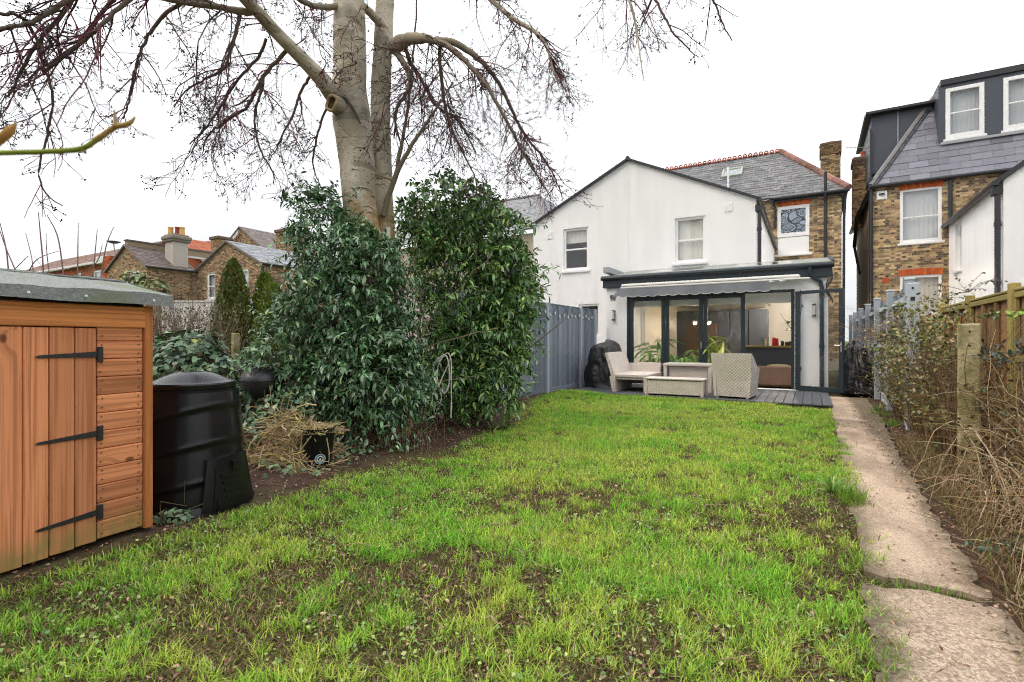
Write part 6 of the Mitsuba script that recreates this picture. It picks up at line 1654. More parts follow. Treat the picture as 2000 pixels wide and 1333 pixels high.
# knots and lenticel ridges on the trunks
kn = MB()
for rows, nk in ((T1, 26), (T2, 22)):
    q = spline(rows, 9)
    for _ in range(nk):
        k = RT.integers(20, 66); a = RT.uniform(math.pi, 2 * math.pi) + YAW; r = q[k, 3]
        arc = np.linspace(-.35, .35, 7) * RT.uniform(.5, 1.6)
        pts = [q[k, :3] + [r * 1.005 * math.cos(a + t), r * 1.005 * math.sin(a + t), -.03 * (t / .35) ** 2 * RT.uniform(.2, 1)] for t in arc]
        kn.tube(pts, [.001, .003, .004, .005, .004, .003, .001], 5, (.15, .12, .085))
part(TR, 'bark_ridges', kn, 'painted', True, kind='stuff')

# ---------------------------------------------------------------- evergreen shrubs
rv = np.array([math.cos(YAW), math.sin(YAW), 0]); fv = np.array([-math.sin(YAW), math.cos(YAW), 0])


def sprays_in(blobs, n, rng, surf=.72, floor=.06, thin=.24):
    """Points on and inside a union of ellipsoids (centre, half-widths across, deep, high), with outward directions."""
    A = np.array([b_[3] * b_[5] + b_[4] * b_[5] for b_ in blobs]); A /= A.sum()
    k = rng.choice(len(blobs), n, p=A); d = rand_dirs(n, rng)
    u = np.where(rng.uniform(size=n) < surf, rng.uniform(.86, 1.06, n), rng.uniform(.35, .9, n))
    b_ = np.array(blobs)[k]
    loc = d * b_[:, 3:6] * u[:, None]
    p = b_[:, :3] + loc[:, :1] * rv + loc[:, 1:2] * fv + loc[:, 2:] * [0, 0, 1]
    nz = meshkit.fbm(p * 2.4, 3, 17)
    out = d[:, :1] * rv / b_[:, 3:4] + d[:, 1:2] * fv / b_[:, 4:5] + d[:, 2:] * [0, 0, 1] / b_[:, 5:6]
    out /= np.linalg.norm(out, axis=1, keepdims=True)
    p = p + out * (nz[:, None] - .5) * .34
    keep = (p[:, 2] > floor) & (nz > thin + .2 * (u < .9))
    return p[keep], out[keep]


def shrub(key, blobs, nspray, rng, leafL=(.075, .115), leafW=.36, per=13, cols=((.030, .075, .032), (.022, .055, .026), (.045, .095, .040), (.06, .11, .045)), shoot=(.16, .34), droop=.55, stems=40, stemc=(.10, .07, .045)):
    p, o = sprays_in(blobs, nspray, rng); n = len(p)
    L = rng.uniform(*shoot, n); ax = o * .8 + np.array([0, 0, .35]) + .45 * rng.normal(size=(n, 3)); ax /= np.linalg.norm(ax, axis=1, keepdims=True)
    P_, A_, tone = [], [], []
    tw = MB()
    spc = rng.uniform(.75, 1.25, n)
    for k in range(per):
        t = (k + .5) / per; ph = k * 2.4 + rng.uniform(0, 6.28, n)
        pos = p + ax * (L * t)[:, None] + np.array([0, 0, -droop])[None] * (L * t * t)[:, None] * .6
        tang = ax + np.array([0, 0, -droop * 1.2 * t]); e = rand_dirs(n, rng)
        e -= tang * (e * tang).sum(1, keepdims=True) / (tang * tang).sum(1, keepdims=True); e /= np.linalg.norm(e, axis=1, keepdims=True) + 1e-9
        P_.append(pos); A_.append(tang * .55 + e * .9 + np.array([0, 0, -droop * .55]) + .12 * rng.normal(size=(n, 3))); tone.append(spc * (.82 + .4 * t))
    for i in range(0, n, 3):
        q = [p[i] - ax[i] * L[i] * .6, p[i], p[i] + ax[i] * L[i] * .55 + [0, 0, -droop * L[i] * .2]]; tw.tube(q, [.004, .003, .0015], 4, stemc)
    for i in rng.choice(n, max(8, n // 14), False):
        l = rng.uniform(.25, .5); d = o[i] * .9 + [0, 0, .5] + .3 * rng.normal(size=3); t = np.linspace(0, 1, 14)[:, None]
        q = p[i] + d * l * t + np.array([0, 0, -.25 * l]) * t ** 2; tw.tube(q, np.linspace(.0035, .0012, 14), 4, stemc)
        e = rand_dirs(14, rng); P_.append(q); A_.append(e * .8 + d * .5 + [0, 0, -.3]); tone.append(np.full(14, 1.1))
    P_, A_, tone = np.vstack(P_), np.vstack(A_), np.concatenate(tone); m = len(P_)
    l = rng.uniform(*leafL, m) * rng.choice([.7, 1, 1, 1.15], m); c = pick(cols, m, rng) * tone[:, None]
    yl = rng.uniform(size=m) < .012; c[yl] = (.22, .24, .05)
    side = np.cross(A_, np.array([0, 0, 1.0])) + .35 * rng.normal(size=(m, 3))
    part(key, 'foliage', MB().add(*scatter(*LEAF, P_, frames(A_, side), np.stack([l * leafW, l, l], 1), c)), 'glossy_leaf', True, kind='stuff')
    part(key, 'twigs', tw, 'dry_stems', True, kind='stuff')
    return n


def blob(px_xyz, rx, ry, rz_): return [*px_xyz, rx, ry, rz_]


RS = np.random.default_rng(88)
S1 = thing('evergreen_shrub', 'dense dark glossy evergreen shrub in front of the tree trunks, left of the rope', 'shrub')
B1 = [blob((-4.328,4.079,1.526), .52, .50, .90), blob((-4.796,4.039,2.306), .36, .35, .46), blob((-4.553,3.834,1.408), .42, .45, .66), blob((-4.916,3.623,0.96), .36, .4, .46), blob((-4.104,4.036,0.712), .48, .5, .52), blob((-4.02,4.143,1.016), .34, .42, .55), blob((-4.401,4.095,1.932), .42, .4, .46), blob((-4.981,3.99,2.614), .22, .22, .26), blob((-5.384,3.699,1.097), .18, .25, .22), blob((-4.65,3.778,0.624), .40, .4, .36), blob((-3.919,4.317,0.586), .28, .35, .42), blob((-4.878,4.108,2.746), .18, .2, .22)]
B1 = [[*b_[:3], b_[3] - .09, b_[4] - .05, b_[5] - .09] for b_ in B1]
shrub(S1, B1, 1750, RS, (.06, .098), stems=40, cols=((.06, .15, .056), (.03, .075, .033), (.12, .235, .105), (.22, .32, .18)))
S2 = thing('evergreen_shrub', 'taller evergreen shrub on the right with lighter green leaves, hung with the pale rope', 'shrub')
B2 = [blob((-4.083,5.84,1.832), .62, .7, 1.25), blob((-4.298,5.715,2.897), .66, .6, .50), blob((-3.783,5.898,2.452), .52, .5, .62), blob((-3.601,6.003,1.892), .40, .5, .60), blob((-3.789,5.779,0.984), .50, .55, .70), blob((-4.128,5.467,0.783), .42, .5, .58), blob((-3.55,5.918,1.329), .34, .4, .5), blob((-4.589,5.431,2.837), .33, .4, .30), blob((-3.377,6.133,1.906), .25, .3, .20), blob((-3.55,5.918,0.984), .28, .35, .34), blob((-3.675,5.73,0.477), .32, .4, .26), blob((-4.619,5.298,2.468), .30, .35, .42), blob((-4.392,5.198,0.688), .28, .35, .40), blob((-3.55,5.918,1.536), .32, .35, .36), blob((-4.298,5.715,3.287), .12, .15, .14), blob((-3.45,6.091,2.732), .2, .25, .2)]
B2 = [[*b_[:3], b_[3] - .10, b_[4] - .05, b_[5] - .10] for b_ in B2]
shrub(S2, B2, 2100, RS, (.07, .112), .36, 12, ((.07, .165, .044), (.034, .08, .03), (.13, .26, .07), (.25, .36, .11)), stems=40)
for key, bl, seeds, n in ((S1, [(-4.566,4.288,-0.014), (-4.745,4.069,0.064), (-4.359,4.409,-0.026)], 5, 16), (S2, [(-4.419,5.876,0.084), (-4.103,6.059,0.128), (-4.513,5.591,0.113)], 6, 18)):
    m = MB()
    for i in range(n):
        b_ = np.array(bl[i % 3]); b_[2] = 0; e = b_ + rv * RS.normal() * .55 + fv * RS.normal() * .3 + [0, 0, RS.uniform(1.3, 2.6)]
        q = spline([b_ + .05 * RS.normal(size=3) * [1, 1, 0], (b_ + e) / 2 + .12 * RS.normal(size=3), e], 5); m.tube(q, np.linspace(RS.uniform(.012, .03), .005, len(q)), 6, (.16, .12, .08))
    part(key, 'stems', m, 'dry_stems', True, kind='stuff')
m = MB()
for pts in ([(-4.255,4.469,0.706,0.012),(-4.182,4.742,0.939,0.019),(-4.166,5.214,1.52,0.02),(-3.822,5.298,1.839,0.016),(-3.378,5.324,2.196,0.009)], [(-4.25,4.819,0.999,0.013),(-3.86,4.929,1.125,0.015),(-3.429,5.063,1.248,0.012),(-3.191,5.201,1.309,0.006)], [(-4.519,5.124,2.731,0.01),(-4.281,5.147,2.972,0.017),(-4.317,5.011,2.619,0.013)], [(-3.814,4.725,0.676,0.012),(-3.55,4.819,0.71,0.013),(-3.37,4.924,0.739,0.007)], [(-4.403,5.192,1.927,0.027),(-4.392,5.198,1.458,0.027),(-4.446,5.283,0.783,0.027)]):
    q = spline(pts, 4); q[1:-1, :3] += RS.normal(size=(len(q) - 2, 3)) * .012; m.tube(q[:, :3], q[:, 3] * .6, 6, (.24, .19, .12))
part(S2, 'bare_branches', m, 'dry_stems', True, kind='stuff')
# dead stalks under the left shrub, strappy plant at the bed's front edge
m = MB()
for i in range(170):
    p = np.array([*(-3.995,4.157,-0.048)[:2], 0]) + rv * RS.normal() * .28 + fv * RS.normal() * .18; h = RS.uniform(.15, .42)
    q = spline([p, p + [.03 * RS.normal(), .03 * RS.normal(), h * .6], p + [.09 * RS.normal(), .09 * RS.normal(), h]], 3); m.tube(q, np.linspace(.003, .0012, len(q)), 4, pick([(.2, .13, .08), (.3, .22, .15), (.14, .08, .06)], 1, RS)[0])
solo('dead_stalks', 'clump of dead brown flower stalks at the foot of the left shrub', 'dead plant', m, 'dry_stems', True, kind='stuff')


def strappy(name, label, c, n, L, cols, rng, w=.022):
    k = thing(name, label, 'plant'); c = np.array([*c, float(hg(*c))])
    for i in range(n):
        a = rng.uniform(0, 6.28); l = L * rng.uniform(.6, 1.1); o_ = np.array([math.cos(a), math.sin(a), 0]); t = np.linspace(0, 1, 8); lean = rng.uniform(.35, .95)
        p = c + o_[None] * (l * lean * t ** 1.3)[:, None] + np.array([0, 0, 1.0])[None] * (l * (t * (1.15 - lean * .6) - .55 * lean * t ** 2.6))[:, None]
        s_ = np.cross(o_, [0, 0, 1]) * (w * .5 * np.sin(np.pi * (.12 + .88 * t)) ** .6)[:, None]
        v = np.empty((16, 3)); v[0::2] = p - s_; v[1::2] = p + s_; r_ = np.arange(7) * 2
        part(k, 'leaf', MB().add(v, np.stack([r_, r_ + 1, r_ + 3, r_ + 2], 1), pick(cols, 1, rng)[0]), 'leafy', True)


strappy('strap_leaved_plant', 'small clump of arching strap leaves at the front edge of the soil bed', (-3.44,5.734), 26, .42, [(.14, .22, .08), (.24, .28, .12), (.38, .34, .2), (.12, .18, .07)], RS)
strappy('grass_clump', 'clump of long grass blades spilling over the path edge', (0.151,4.533), 60, .26, [(.14, .30, .04), (.20, .36, .06), (.28, .38, .1)], RS, .007)
strappy('grass_clump', 'tuft of grass at the far right edge of the path below the brambles', (1.027,10.515), 40, .3, [(.14, .26, .05), (.3, .3, .12)], RS, .008)

# ---------------------------------------------------------------- ivy
IVYT = np.array([[0, 0, 0], [-.42, .12, .02], [-.30, .45, .03], [-.12, .55, .02], [0, 1.0, -.06], [.12, .55, .02], [.30, .45, .03], [.42, .12, .02], [0, .45, -.02]])
IVYF = np.array([[8, 0, 1], [8, 1, 2], [8, 2, 3], [8, 3, 4], [8, 4, 5], [8, 5, 6], [8, 6, 7], [8, 7, 0]])[:, [0, 2, 1]]


def ivy(name, label, blobs, n, rng, size=(.05, .10), cols=((.07, .14, .07), (.10, .18, .09), (.045, .095, .05), (.15, .25, .125)), cat='ivy'):
    k = thing(name, label, cat)
    p, o = sprays_in(blobs, n, rng, .85, .015, .1); n = len(p); s_ = rng.uniform(*size, n)
    a = np.cross(o, rand_dirs(n, rng)) + .35 * o + [0, 0, -.45]; nr = o + .4 * rng.normal(size=(n, 3)) + [0, 0, .35]
    R = frames(a, np.cross(a, nr))
    c = pick(cols, n, rng); yl = rng.uniform(size=n) < .01; c[yl] = (.3, .36, .06)
    part(k, 'leaves', MB().add(*scatter(IVYT, IVYF, p, R, s_, c)), 'leafy', True, kind='stuff')
    m = MB()
    for i in range(0, n, 9):
        q = [p[i], p[i] + .12 * rand_dirs(1, rng)[0] - .06 * o[i], p[i] + .22 * rand_dirs(1, rng)[0] - .1 * o[i]]; m.tube(q, .003, 4, (.13, .10, .06))
    part(k, 'stems', m, 'dry_stems', True, kind='stuff')


ivy('ivy_mound', 'mound of pale veined ivy leaves behind the compost bin', [blob((-6.331,3.265,0.676), .55, .45, .58), blob((-6.591,3.115,0.826), .35, .4, .40), blob((-5.894,3.403,0.536), .34, .4, .42), blob((-5.184,3.236,0.318), .30, .35, .44), blob((-6.252,3.427,1.065), .2, .25, .22)], 2900, RS, (.055, .105))
ivy('ivy_patch', 'low straggling ivy around the kettle barbecue', [blob((-4.61,3.338,0.375), .26, .25, .26), blob((-5.271,3.302,0.468), .14, .2, .30), blob((-4.538,3.496,0.44), .24, .25, .32), blob((-4.556,3.023,0.248), .2, .2, .2)], 1000, RS, (.04, .085))
ivy('ground_ivy', 'low ivy leaves spreading over the ground below the left shrub', [blob((*(-4.186,3.931,-0.082)[:2], 0), .75, .35, .10), blob((*(-4.075,4.804,-0.053)[:2], 0), .4, .3, .12), blob((*(-3.957,3.486,0.03)[:2], .0), .3, .3, .14), blob((*(-3.882,2.836,-0.144)[:2], .0), .5, .14, .06)], 900, RS, (.035, .075), ((.06, .13, .06), (.09, .17, .08), (.13, .22, .08)))
ivy('ground_ivy', 'little tuft of pale ivy at the foot of the compost bin by the shed corner', [blob((*(-3.532,1.744,0.015)[:2], .03), .14, .10, .07)], 160, RS, (.03, .05), ((.11, .19, .10), (.16, .25, .13)))
ivy('yellow_green_bush', 'bright yellow green foliage showing behind the cuttings heap', [blob((-5.822,4.254,0.299), .35, .3, .25), blob((-5.284,4.45,0.279), .3, .3, .2)], 420, RS, (.05, .09), ((.30, .42, .05), (.24, .36, .05)), 'shrub')

# ---------------------------------------------------------------- conifers
def conifer(label, base, h, r, n, rng, taper=1.0, cols=((.10, .15, .03), (.15, .19, .04), (.06, .09, .02), (.15, .12, .04))):
    n = int(n * 1.9)
    k = thing('conifer', label, 'conifer'); base = np.array(base, float)
    t = rng.uniform(0, 1, n) ** .8; a = rng.uniform(0, 6.28, n)
    prof = np.minimum(1, (1 - t) ** taper * 1.25) * np.minimum(1, .62 + 2.2 * t); rr_ = r * prof * (rng.uniform(.55, 1.05, n))
    cl = meshkit.fbm(np.stack([np.cos(a) * 2, np.sin(a) * 2, t * h * 2.2], 1), 3, 5); rr_ *= .72 + .55 * cl
    p = base + np.stack([rr_ * np.cos(a), rr_ * np.sin(a), t * h], 1)
    o = np.stack([np.cos(a) * .5, np.sin(a) * .5, np.full(n, .9)], 1) + .3 * rng.normal(size=(n, 3))
    s_ = rng.uniform(.06, .12, n)
    c = pick(cols, n, rng) * (.55 + .9 * cl)[:, None]
    side = np.stack([-np.sin(a), np.cos(a), 0 * a], 1) + .7 * rng.normal(size=(n, 3))
    fan = np.array([[0, 0, 0], [-.28, .45, .04], [-.10, .5, 0], [-.12, .95, .03], [0, .6, 0], [.10, 1.0, -.02], [.12, .5, 0], [.30, .5, .03]])
    ff = np.array([[0, 2, 1], [0, 4, 2], [2, 4, 3], [0, 6, 4], [4, 6, 5], [0, 7, 6]])
    part(k, 'foliage', MB().add(*scatter(fan, ff, p, frames(o, side), s_, c)), 'leafy', True, kind='stuff')
    part(k, 'trunk', MB().tube([base, base + [0, 0, h * .9]], [.07, .015], 8, (.12, .085, .06)), 'painted')


RC = np.random.default_rng(6)
conifer('tall bronze green conifer column behind the pale concrete post', (*(-11.666,7.108,0.742)[:2], 0), 3.02, .56, 6500, RC, .62)
conifer('round topped bright green conifer in front of the taller one', (*(-10.504,7.319,1.916)[:2], .55), 1.86, .38, 3200, RC, .45, ((.15, .21, .03), (.20, .27, .04), (.10, .14, .025)))
conifer('slender bright green conifer behind the round topped one', (*(-11.573,7.855,1.982)[:2], 0), 2.80, .42, 3600, RC, .5, ((.12, .18, .026), (.17, .23, .035), (.08, .12, .02)))
conifer('dark conifer half hidden by the evergreen shrub', (*(-11.131,8.574,2.008)[:2], 0), 2.8, .5, 3200, RC, .6)
conifer('small dark conifer between the tall conifer and the white wall', (*(-12.391,7.844,1.488)[:2], 0), 2.2, .3, 1800, RC, .5, ((.06, .09, .018), (.045, .065, .014)))


# ---------------------------------------------------------------- tangles of dry stems
def tangle(m, n, sampler, rng, h, spread, r, cols, seg=8, arch=.6, sides=4):
    for _ in range(n):
        p = sampler(rng); a = rng.uniform(0, 6.28); H_ = h(p) * rng.uniform(.35, 1.1); S = spread * rng.uniform(.2, 1.2)
        o_ = np.array([math.cos(a), math.sin(a), 0]); t = np.linspace(0, 1, seg)
        q = p + o_[None] * (S * t ** 1.2)[:, None] + np.array([0, 0, 1.0])[None] * (H_ * (t * (1 + arch) - arch * t ** 2.2))[:, None]
        q = q + np.cumsum(rng.normal(size=(seg, 3)) * .016, 0)
        q[:, 2] = np.maximum(q[:, 2], .008)
        m.tube(q, np.linspace(rng.uniform(*r), r[0] * .5, seg), sides, pick(cols, 1, rng)[0])
    return m


HEDGE = thing('dry_hedge', 'tangled leafless brown hedge behind the ivy mound', 'hedge')
hc = np.array((-9.536,4.875,1.384))
m = tangle(MB(), 900, lambda g_: np.array([hc[0], hc[1], 0]) + rv * g_.uniform(-1.2, .75) + fv * g_.normal() * .4, RC, lambda p: 1.8, .5, (.003, .008), [(.18, .13, .08), (.26, .20, .13), (.13, .10, .055), (.16, .15, .07)], arch=.35)
part(HEDGE, 'stems', m, 'dry_stems', True, kind='stuff')
n = 4200; p = np.stack([RC.uniform(-1.15, .75, n), RC.normal(size=n) * .4, RC.uniform(.3, 1.75, n)], 1); p = np.array([hc[0], hc[1], 0]) + p[:, :1] * rv + p[:, 1:2] * fv + p[:, 2:] * [0, 0, 1]
s_ = RC.uniform(.03, .06, n)
part(HEDGE, 'leaves', MB().add(*scatter(*FLATLEAF, p, frames(rand_dirs(n, RC), rand_dirs(n, RC)), np.stack([s_ * .5, s_, s_], 1), pick([(.11, .12, .04), (.17, .15, .07), (.08, .09, .03)], n, RC))), 'leafy', True, kind='stuff')
w = thing('sapling_shoots', 'tall thin reddish bare shoots rising behind the shed roof', 'sapling')
for pts in ([(-6.466,2.031,1.48,0.013),(-6.47,2.029,1.88,0.011),(-6.487,2.019,2.13,0.01),(-6.509,2.006,2.405,0.006)], [(-6.522,2.23,1.493,0.013),(-6.558,2.209,1.909,0.011),(-6.603,2.183,2.221,0.01),(-6.693,2.131,2.429,0.006)], [(-6.747,1.868,1.48,0.011),(-6.773,1.853,1.98,0.01),(-6.833,1.818,2.305,0.006)], [(-6.67,2.375,1.506,0.011),(-6.67,2.375,2.046,0.01),(-6.665,2.378,2.397,0.005)], [(-6.562,2.438,1.506,0.011),(-6.516,2.465,2.046,0.009),(-6.492,2.478,2.327,0.005)],
            [(-6.492,2.478,1.506,0.011),(-6.422,2.519,2.1,0.009),(-6.343,2.565,2.354,0.005)], [(-6.574,1.969,1.43,0.01),(-6.682,1.906,1.78,0.01),(-6.79,1.843,2.08,0.007),(-6.877,1.793,2.38,0.005)], [(-6.704,1.893,1.38,0.01),(-6.595,1.956,1.805,0.009),(-6.509,2.006,1.955,0.007),(-6.336,2.107,2.03,0.005)], [(-6.567,2.204,1.389,0.01),(-6.387,2.308,1.805,0.009),(-6.252,2.386,1.961,0.008),(-6.207,2.413,2.128,0.005)], [(-6.574,1.969,1.48,0.008),(-6.556,1.979,1.88,0.007),(-6.617,1.944,2.205,0.005)], [(-6.379,2.081,1.48,0.008),(-6.435,2.049,1.98,0.007),(-6.444,2.044,2.205,0.004)], [(-6.833,1.818,1.68,0.008),(-6.725,1.881,1.83,0.007),(-6.595,1.956,1.98,0.005)]):
    q = spline(pts, 4); part(w, 'shoot', MB().tube(q[:, :3], q[:, 3] * .62, 5, (.30, .20, .19)), 'dry_stems', True)
m = tangle(MB(), 160, lambda g_: np.array([*(-8.79,3.574,1.645)[:2], .6]) + rv * g_.normal() * .9 + fv * g_.normal() * .5, RC, lambda p: 1.5, .8, (.003, .007), [(.3, .22, .18), (.2, .13, .11)], arch=.3)
part(w, 'fine_shoots', m, 'dry_stems', True, kind='stuff')
ivy('creeper', 'green creeper on top of the boundary behind the shed roof', [blob((-9.521,4.306,2.051), .40, .3, .18), blob((-9.804,4.257,2.191), .2, .2, .14)], 380, RC, (.05, .1), ((.14, .2, .06), (.2, .25, .09)))

# brambles on the right boundary
RB = np.random.default_rng(41)
BR = thing('bramble_hedge', 'overgrown tangle of dry brambles and small green leaves along the right side of the path', 'hedge')
def top_h(y): return np.interp(y, [1.0, 3.2, 4.2, 5.2, 6.0, 7.0, 8.5, 10.2], [.5, .62, .75, .85, 1.25, 1.55, 1.5, .7])
DRY = [(.30, .21, .11), (.42, .32, .18), (.22, .13, .07), (.17, .09, .05), (.5, .41, .25), (.24, .19, .08)]
DRYD = [(.20, .13, .07), (.14, .085, .05), (.28, .19, .10), (.10, .065, .04), (.17, .14, .06)]
def s_far(g_):
    y = g_.uniform(5.9, 9.8); return np.array([1.12 + abs(g_.normal()) * .16, y, 0.0])
def s_near(g_):
    y = g_.uniform(2.2, 6.4); return np.array([np.interp(y, [2, 3, 4.2, 5.0, 6.4], [1.08, 1.15, 1.24, 1.40, 1.34]) + abs(g_.normal()) * .22, y, 0.0])
m = tangle(MB(), 800, s_far, RB, lambda p: top_h(p[1]) * .9, .6, (.002, .0055), DRYD, arch=.8)
part(BR, 'far_stems', m, 'dry_stems', True, kind='stuff')
m = tangle(MB(), 560, s_near, RB, lambda p: top_h(p[1]), .75, (.002, .005), DRYD + DRYD + DRY, 11, arch=1.2, sides=5)
part(BR, 'near_stems', m, 'dry_stems', True, kind='stuff')
m = MB()      # reddish fuzzy dry plumes leaning over the fence
pc = np.array((1.144,9.91,1.238))
for _ in range(520):
    p = pc + rv * RB.normal() * .26 + fv * RB.normal() * .35 + [0, 0, RB.normal() * .16]; d = rand_dirs(1, RB)[0] + [-.4, 0, .1]; l = RB.uniform(.08, .3)
    q = [p, p + d * l * .5 + .02 * RB.normal(size=3), p + d * l + [0, 0, -.03]]; m.tube(q, [.0022, .0018, .001], 3, pick([(.34, .22, .16), (.42, .30, .23), (.26, .15, .11)], 1, RB)[0])
part(BR, 'dry_plumes', m, 'dry_stems', True, kind='stuff')
n = 6500; y = RB.uniform(6.0, 9.4, n); z = top_h(y) * RB.uniform(.25, 1.08, n); x = 1.12 + RB.normal(size=n) * .17 - .12 * np.exp(-((z - 1.2) / .3) ** 2)
p = np.stack([x, y, z], 1); k = meshkit.fbm(p * 2.6, 3, 7) > .45; p = p[k]; n = len(p); s_ = RB.uniform(.022, .052, n)
part(BR, 'leaves', MB().add(*scatter(*LEAF, p, frames(rand_dirs(n, RB) + [0, 0, -.3], rand_dirs(n, RB)), np.stack([s_ * .6, s_, s_], 1), pick([(.13, .17, .03), (.22, .22, .06), (.10, .11, .04), (.32, .28, .13), (.05, .085, .035), (.26, .17, .09)], n, RB))), 'leafy', True, kind='stuff')
n = 2600; y = RB.uniform(2.0, 6.4, n); z = top_h(y) * RB.uniform(.02, .8, n) ** 1.2; p = np.stack([1.38 + RB.normal(size=n) * .16, y, z], 1); s_ = RB.uniform(.02, .05, n)      # dead brown leaves caught in the stems
part(BR, 'dead_leaves', MB().add(*scatter(*LEAF, p, frames(rand_dirs(n, RB), rand_dirs(n, RB)), np.stack([s_ * .6, s_, s_], 1), pick([(.12, .07, .04), (.08, .05, .03), (.20, .12, .06), (.05, .05, .025), (.06, .09, .04)], n, RB))), 'leafy', True, kind='stuff')
# straw and matted grass at the foot
n = 8500; y = RB.uniform(1.2, 7.6, n); x = np.interp(y, [1.2, 3, 6], [.76, .74, .86]) + .34 * np.abs(RB.normal(size=n)); k = RB.uniform(size=n) < .9
part(BR, 'straw', MB().add(*make_blades(x[k], y[k], np.full(k.sum(), 3.0), RB, .20, [(.40, .30, .16), (.56, .46, .28), (.22, .14, .075), (.13, .08, .05), (.17, .10, .06), (.18, .22, .06)], 1.1, .0042)), 'blade', kind='stuff')
m = MB()      # long arching near stems
for _ in range(230):
    y = RB.uniform(1.7, 5.3); p = np.array([1.05 + abs(RB.normal()) * .3, y, 0]); a = RB.uniform(2.2, 4.4); l = RB.uniform(.5, 1.1); hh = RB.uniform(.03, .75) ** 1.3
    t = np.linspace(0, 1, 12); q = p + np.array([math.cos(a) * .45, math.sin(a) * .7, 0])[None] * (l * t)[:, None] + np.array([0, 0, 1.0])[None] * (hh * 4 * t * (1 - t) * (1 - .3 * t) + .02)[:, None] + np.cumsum(RB.normal(size=(12, 3)) * .009, 0)
    q[:, 2] = np.maximum(q[:, 2], .04); q[:, 0] = np.maximum(q[:, 0], .52)
    m.tube(q, np.linspace(RB.uniform(.0025, .006), .0014, 12), 5, pick([(.50, .39, .24), (.36, .23, .13), (.58, .48, .32), (.22, .13, .08), (.42, .30, .17)], 1, RB)[0])
part(BR, 'arching_stems', m, 'dry_stems', True, kind='stuff')
m = MB()      # upright stalks in front of the timber fence
for _ in range(45):
    y = RB.uniform(3.2, 5.4); p = np.array([1.25 + RB.uniform(0, .55), y, 0]); h_ = RB.uniform(.6, 1.25)
    q = p + np.cumsum(np.vstack([[0, 0, 0], np.stack([RB.normal(size=8) * .018, RB.normal(size=8) * .02, np.full(8, h_ / 8)], 1)]), 0)
    m.tube(q, np.linspace(RB.uniform(.003, .006), .0015, 9), 5, pick([(.40, .29, .17), (.28, .18, .10), (.48, .38, .24)], 1, RB)[0])
part(BR, 'upright_stalks', m, 'dry_stems', True, kind='stuff')
# blue green rose-like sprigs and single larger leaves
def sprig(label, c, n, L, r, cols, rng):
    k = thing('leafy_sprig', label, 'twig'); c = np.array(c, float); m = MB(); P_, A_ = [], []
    for _ in range(max(3, n // 8)):
        d = rand_dirs(1, rng)[0]; d[2] = abs(d[2]) * .6; q = spline([c, c + d * r * .5 + .03 * rng.normal(size=3), c + d * r], 4); m.tube(q, np.linspace(.0035, .0012, len(q)), 5, (.16, .12, .08))
        for j in range(8): P_.append(q[min(len(q) - 1, 1 + j)]); A_.append(rand_dirs(1, rng)[0] + d * .4)
    n = len(P_); s_ = L * rng.uniform(.6, 1.2, n)
    part(k, 'stems', m, 'dry_stems', True, kind='stuff')
    part(k, 'leaves', MB().add(*scatter(*LEAF, np.array(P_), frames(np.array(A_), rand_dirs(n, rng)), np.stack([s_ * .5, s_, s_], 1), pick(cols, n, rng))), 'leafy', True, kind='stuff')
DKG = [(.05, .085, .06), (.07, .11, .08), (.035, .06, .04)]
sprig('dark blue green sprig hanging over the wire right of the concrete post', (1.364,5.645,0.986), 60, .055, .26, DKG, RB)
sprig('dark leafed sprig right beside the top of the concrete post', (1.305,5.958,1.042), 40, .045, .2, DKG, RB)
sprig('dark leafed twig across the timber fence above the concrete post', (1.464,6.512,1.366), 36, .05, .24, [(.08, .13, .04), (.05, .08, .03)], RB)
sprig('yellow green sprig in front of the timber fence post at the right edge', (1.391,5.314,1.361), 30, .055, .16, [(.22, .34, .04), (.10, .17, .05)], RB)
sprig('spray of small dark leaves against the white side wing', (1.665,8.131,1.745), 60, .04, .42, [(.07, .085, .05), (.05, .06, .03)], RB)
sprig('thin leafy spray against the garden door of the brick house', (1.473,8.714,1.701), 50, .04, .38, [(.20, .20, .06), (.13, .15, .05)], RB)
sprig('low pale blue green leaves among the straw at the right edge', (0.912,3.534,0.048), 40, .05, .2, [(.10, .17, .11), (.16, .24, .16), (.07, .12, .08)], RB)
sprig('low dark green sprig at the bottom right edge', (0.755,2.865,-0.181), 24, .05, .15, DKG, RB)
# twig close to the lens at the left edge: a green shoot with a tan forked tip
w = thing('green_shoot', 'out of focus green twig with a tan forked tip reaching in from the left edge', 'twig')
q = spline([(-1.201,0.205,1.447,0.004),(-1.12,0.252,1.435,0.004),(-1.053,0.291,1.437,0.004),(-0.992,0.327,1.439,0.004),(-0.958,0.346,1.443,0.004),(-0.941,0.356,1.455,0.004),(-0.923,0.367,1.47,0.004),(-0.912,0.373,1.478,0.004)], 6)
v, f, k = tube_arrays(q[:, :3], q[:, 3], 14)
tcol = np.clip((np.arange(len(q)) / len(q) - .62) * 6, 0, 1)[:, None]
v = v + (v - np.repeat(q[:, :3], 14, 0)) * (.5 * (meshkit.fbm(v * 90, 3, 2) - .5))[:, None]
base_c = np.repeat(np.array((.20, .25, .03)) * (1 - tcol) + np.array((.34, .22, .07)) * tcol, 14, 0) * (.55 + .9 * meshkit.fbm(v * 160, 3, 6))[:, None]
part(w, 'stem', MB().add(v, f, base_c), 'painted', True)
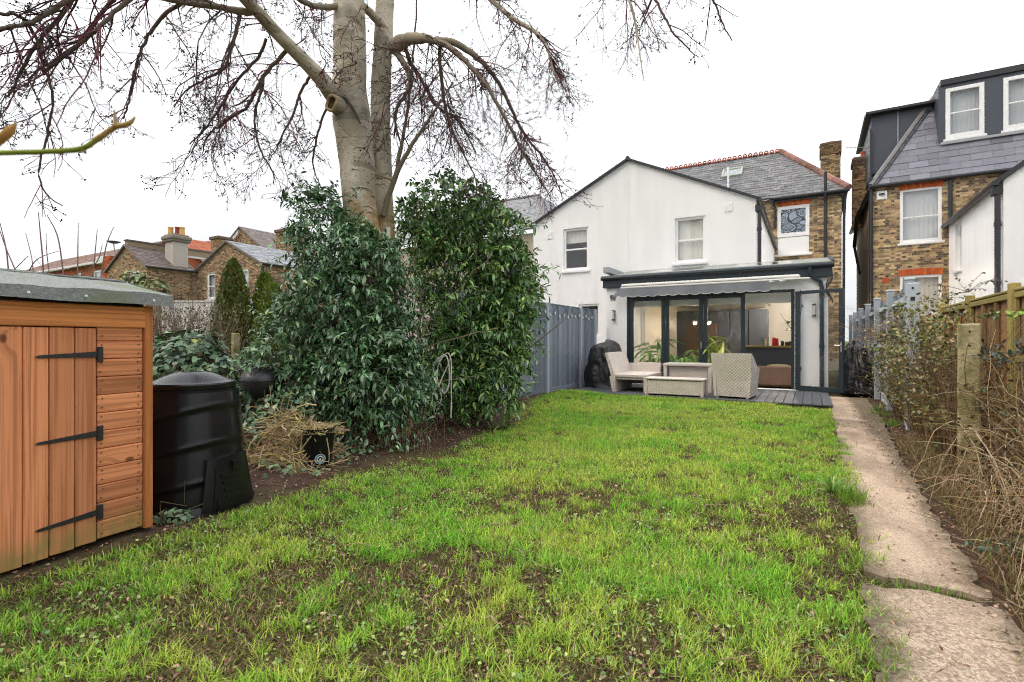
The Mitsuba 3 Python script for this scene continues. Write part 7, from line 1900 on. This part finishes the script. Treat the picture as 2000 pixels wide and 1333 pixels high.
for pts, c_ in (([(-0.913,0.372,1.476,0.004),(-0.914,0.372,1.486,0.003),(-0.916,0.371,1.503,0.001)], (.30, .22, .12)), ([(-0.913,0.372,1.477,0.004),(-0.901,0.379,1.479,0.004),(-0.893,0.384,1.484,0.003),(-0.888,0.387,1.492,0.001)], (.36, .24, .06)), ([(-0.959,0.345,1.442,0.003),(-0.955,0.348,1.439,0.003),(-0.953,0.349,1.435,0.001)], (.2, .2, .04))):
    q = spline(pts, 4); part(w, 'bud', MB().tube(q[:, :3], q[:, 3], 10, c_, True), 'painted', True)
q = spline([(-1.054,0.198,1.322,0.004),(-0.993,0.233,1.385,0.004),(-0.962,0.252,1.42,0.005),(-0.949,0.259,1.433,0.006),(-0.942,0.263,1.441,0.004),(-0.937,0.266,1.447,0.001)], 5)
w = thing('orange_shoot', 'out of focus orange brown shoot tip at the very left edge', 'twig')
part(w, 'stem', MB().tube(q[:, :3], q[:, 3], 14, (.42, .22, .06)), 'painted', True)

# tall evergreen screen across the end of the garden, behind the viewer (it shows in the glass)
RK = np.random.default_rng(9)
w = thing('boundary_hedge', 'tall dark evergreen hedge across the end of the garden, mirrored in the glass doors', 'hedge')
n = 9000; x = RK.uniform(-24, 14, n); hgt = 5.2 + 2.2 * (meshkit.fbm(np.stack([x * .5, x * 0, x * 0], 1), 3, 4) - .3)
p = np.stack([x, -12 + RK.normal(size=n) * .5, hgt * RK.uniform(0, 1, n) ** .7], 1); s_ = RK.uniform(.25, .5, n)
part(w, 'foliage', MB().add(*scatter(*FLATLEAF, p, frames(rand_dirs(n, RK), rand_dirs(n, RK)), np.stack([s_ * .7, s_, s_], 1), pick([(.05, .08, .03), (.03, .055, .025), (.10, .09, .05), (.07, .06, .04)], n, RK))), 'leafy', True, kind='stuff')
m = MB()
for i in range(20): m.tube([(-23 + i * 1.9, -12.2, 0), (-23 + i * 1.9 + .2, -12.1, 4.2)], [.09, .03], 6, (.1, .075, .05))
part(w, 'stems', m, 'dry_stems', True, kind='stuff')
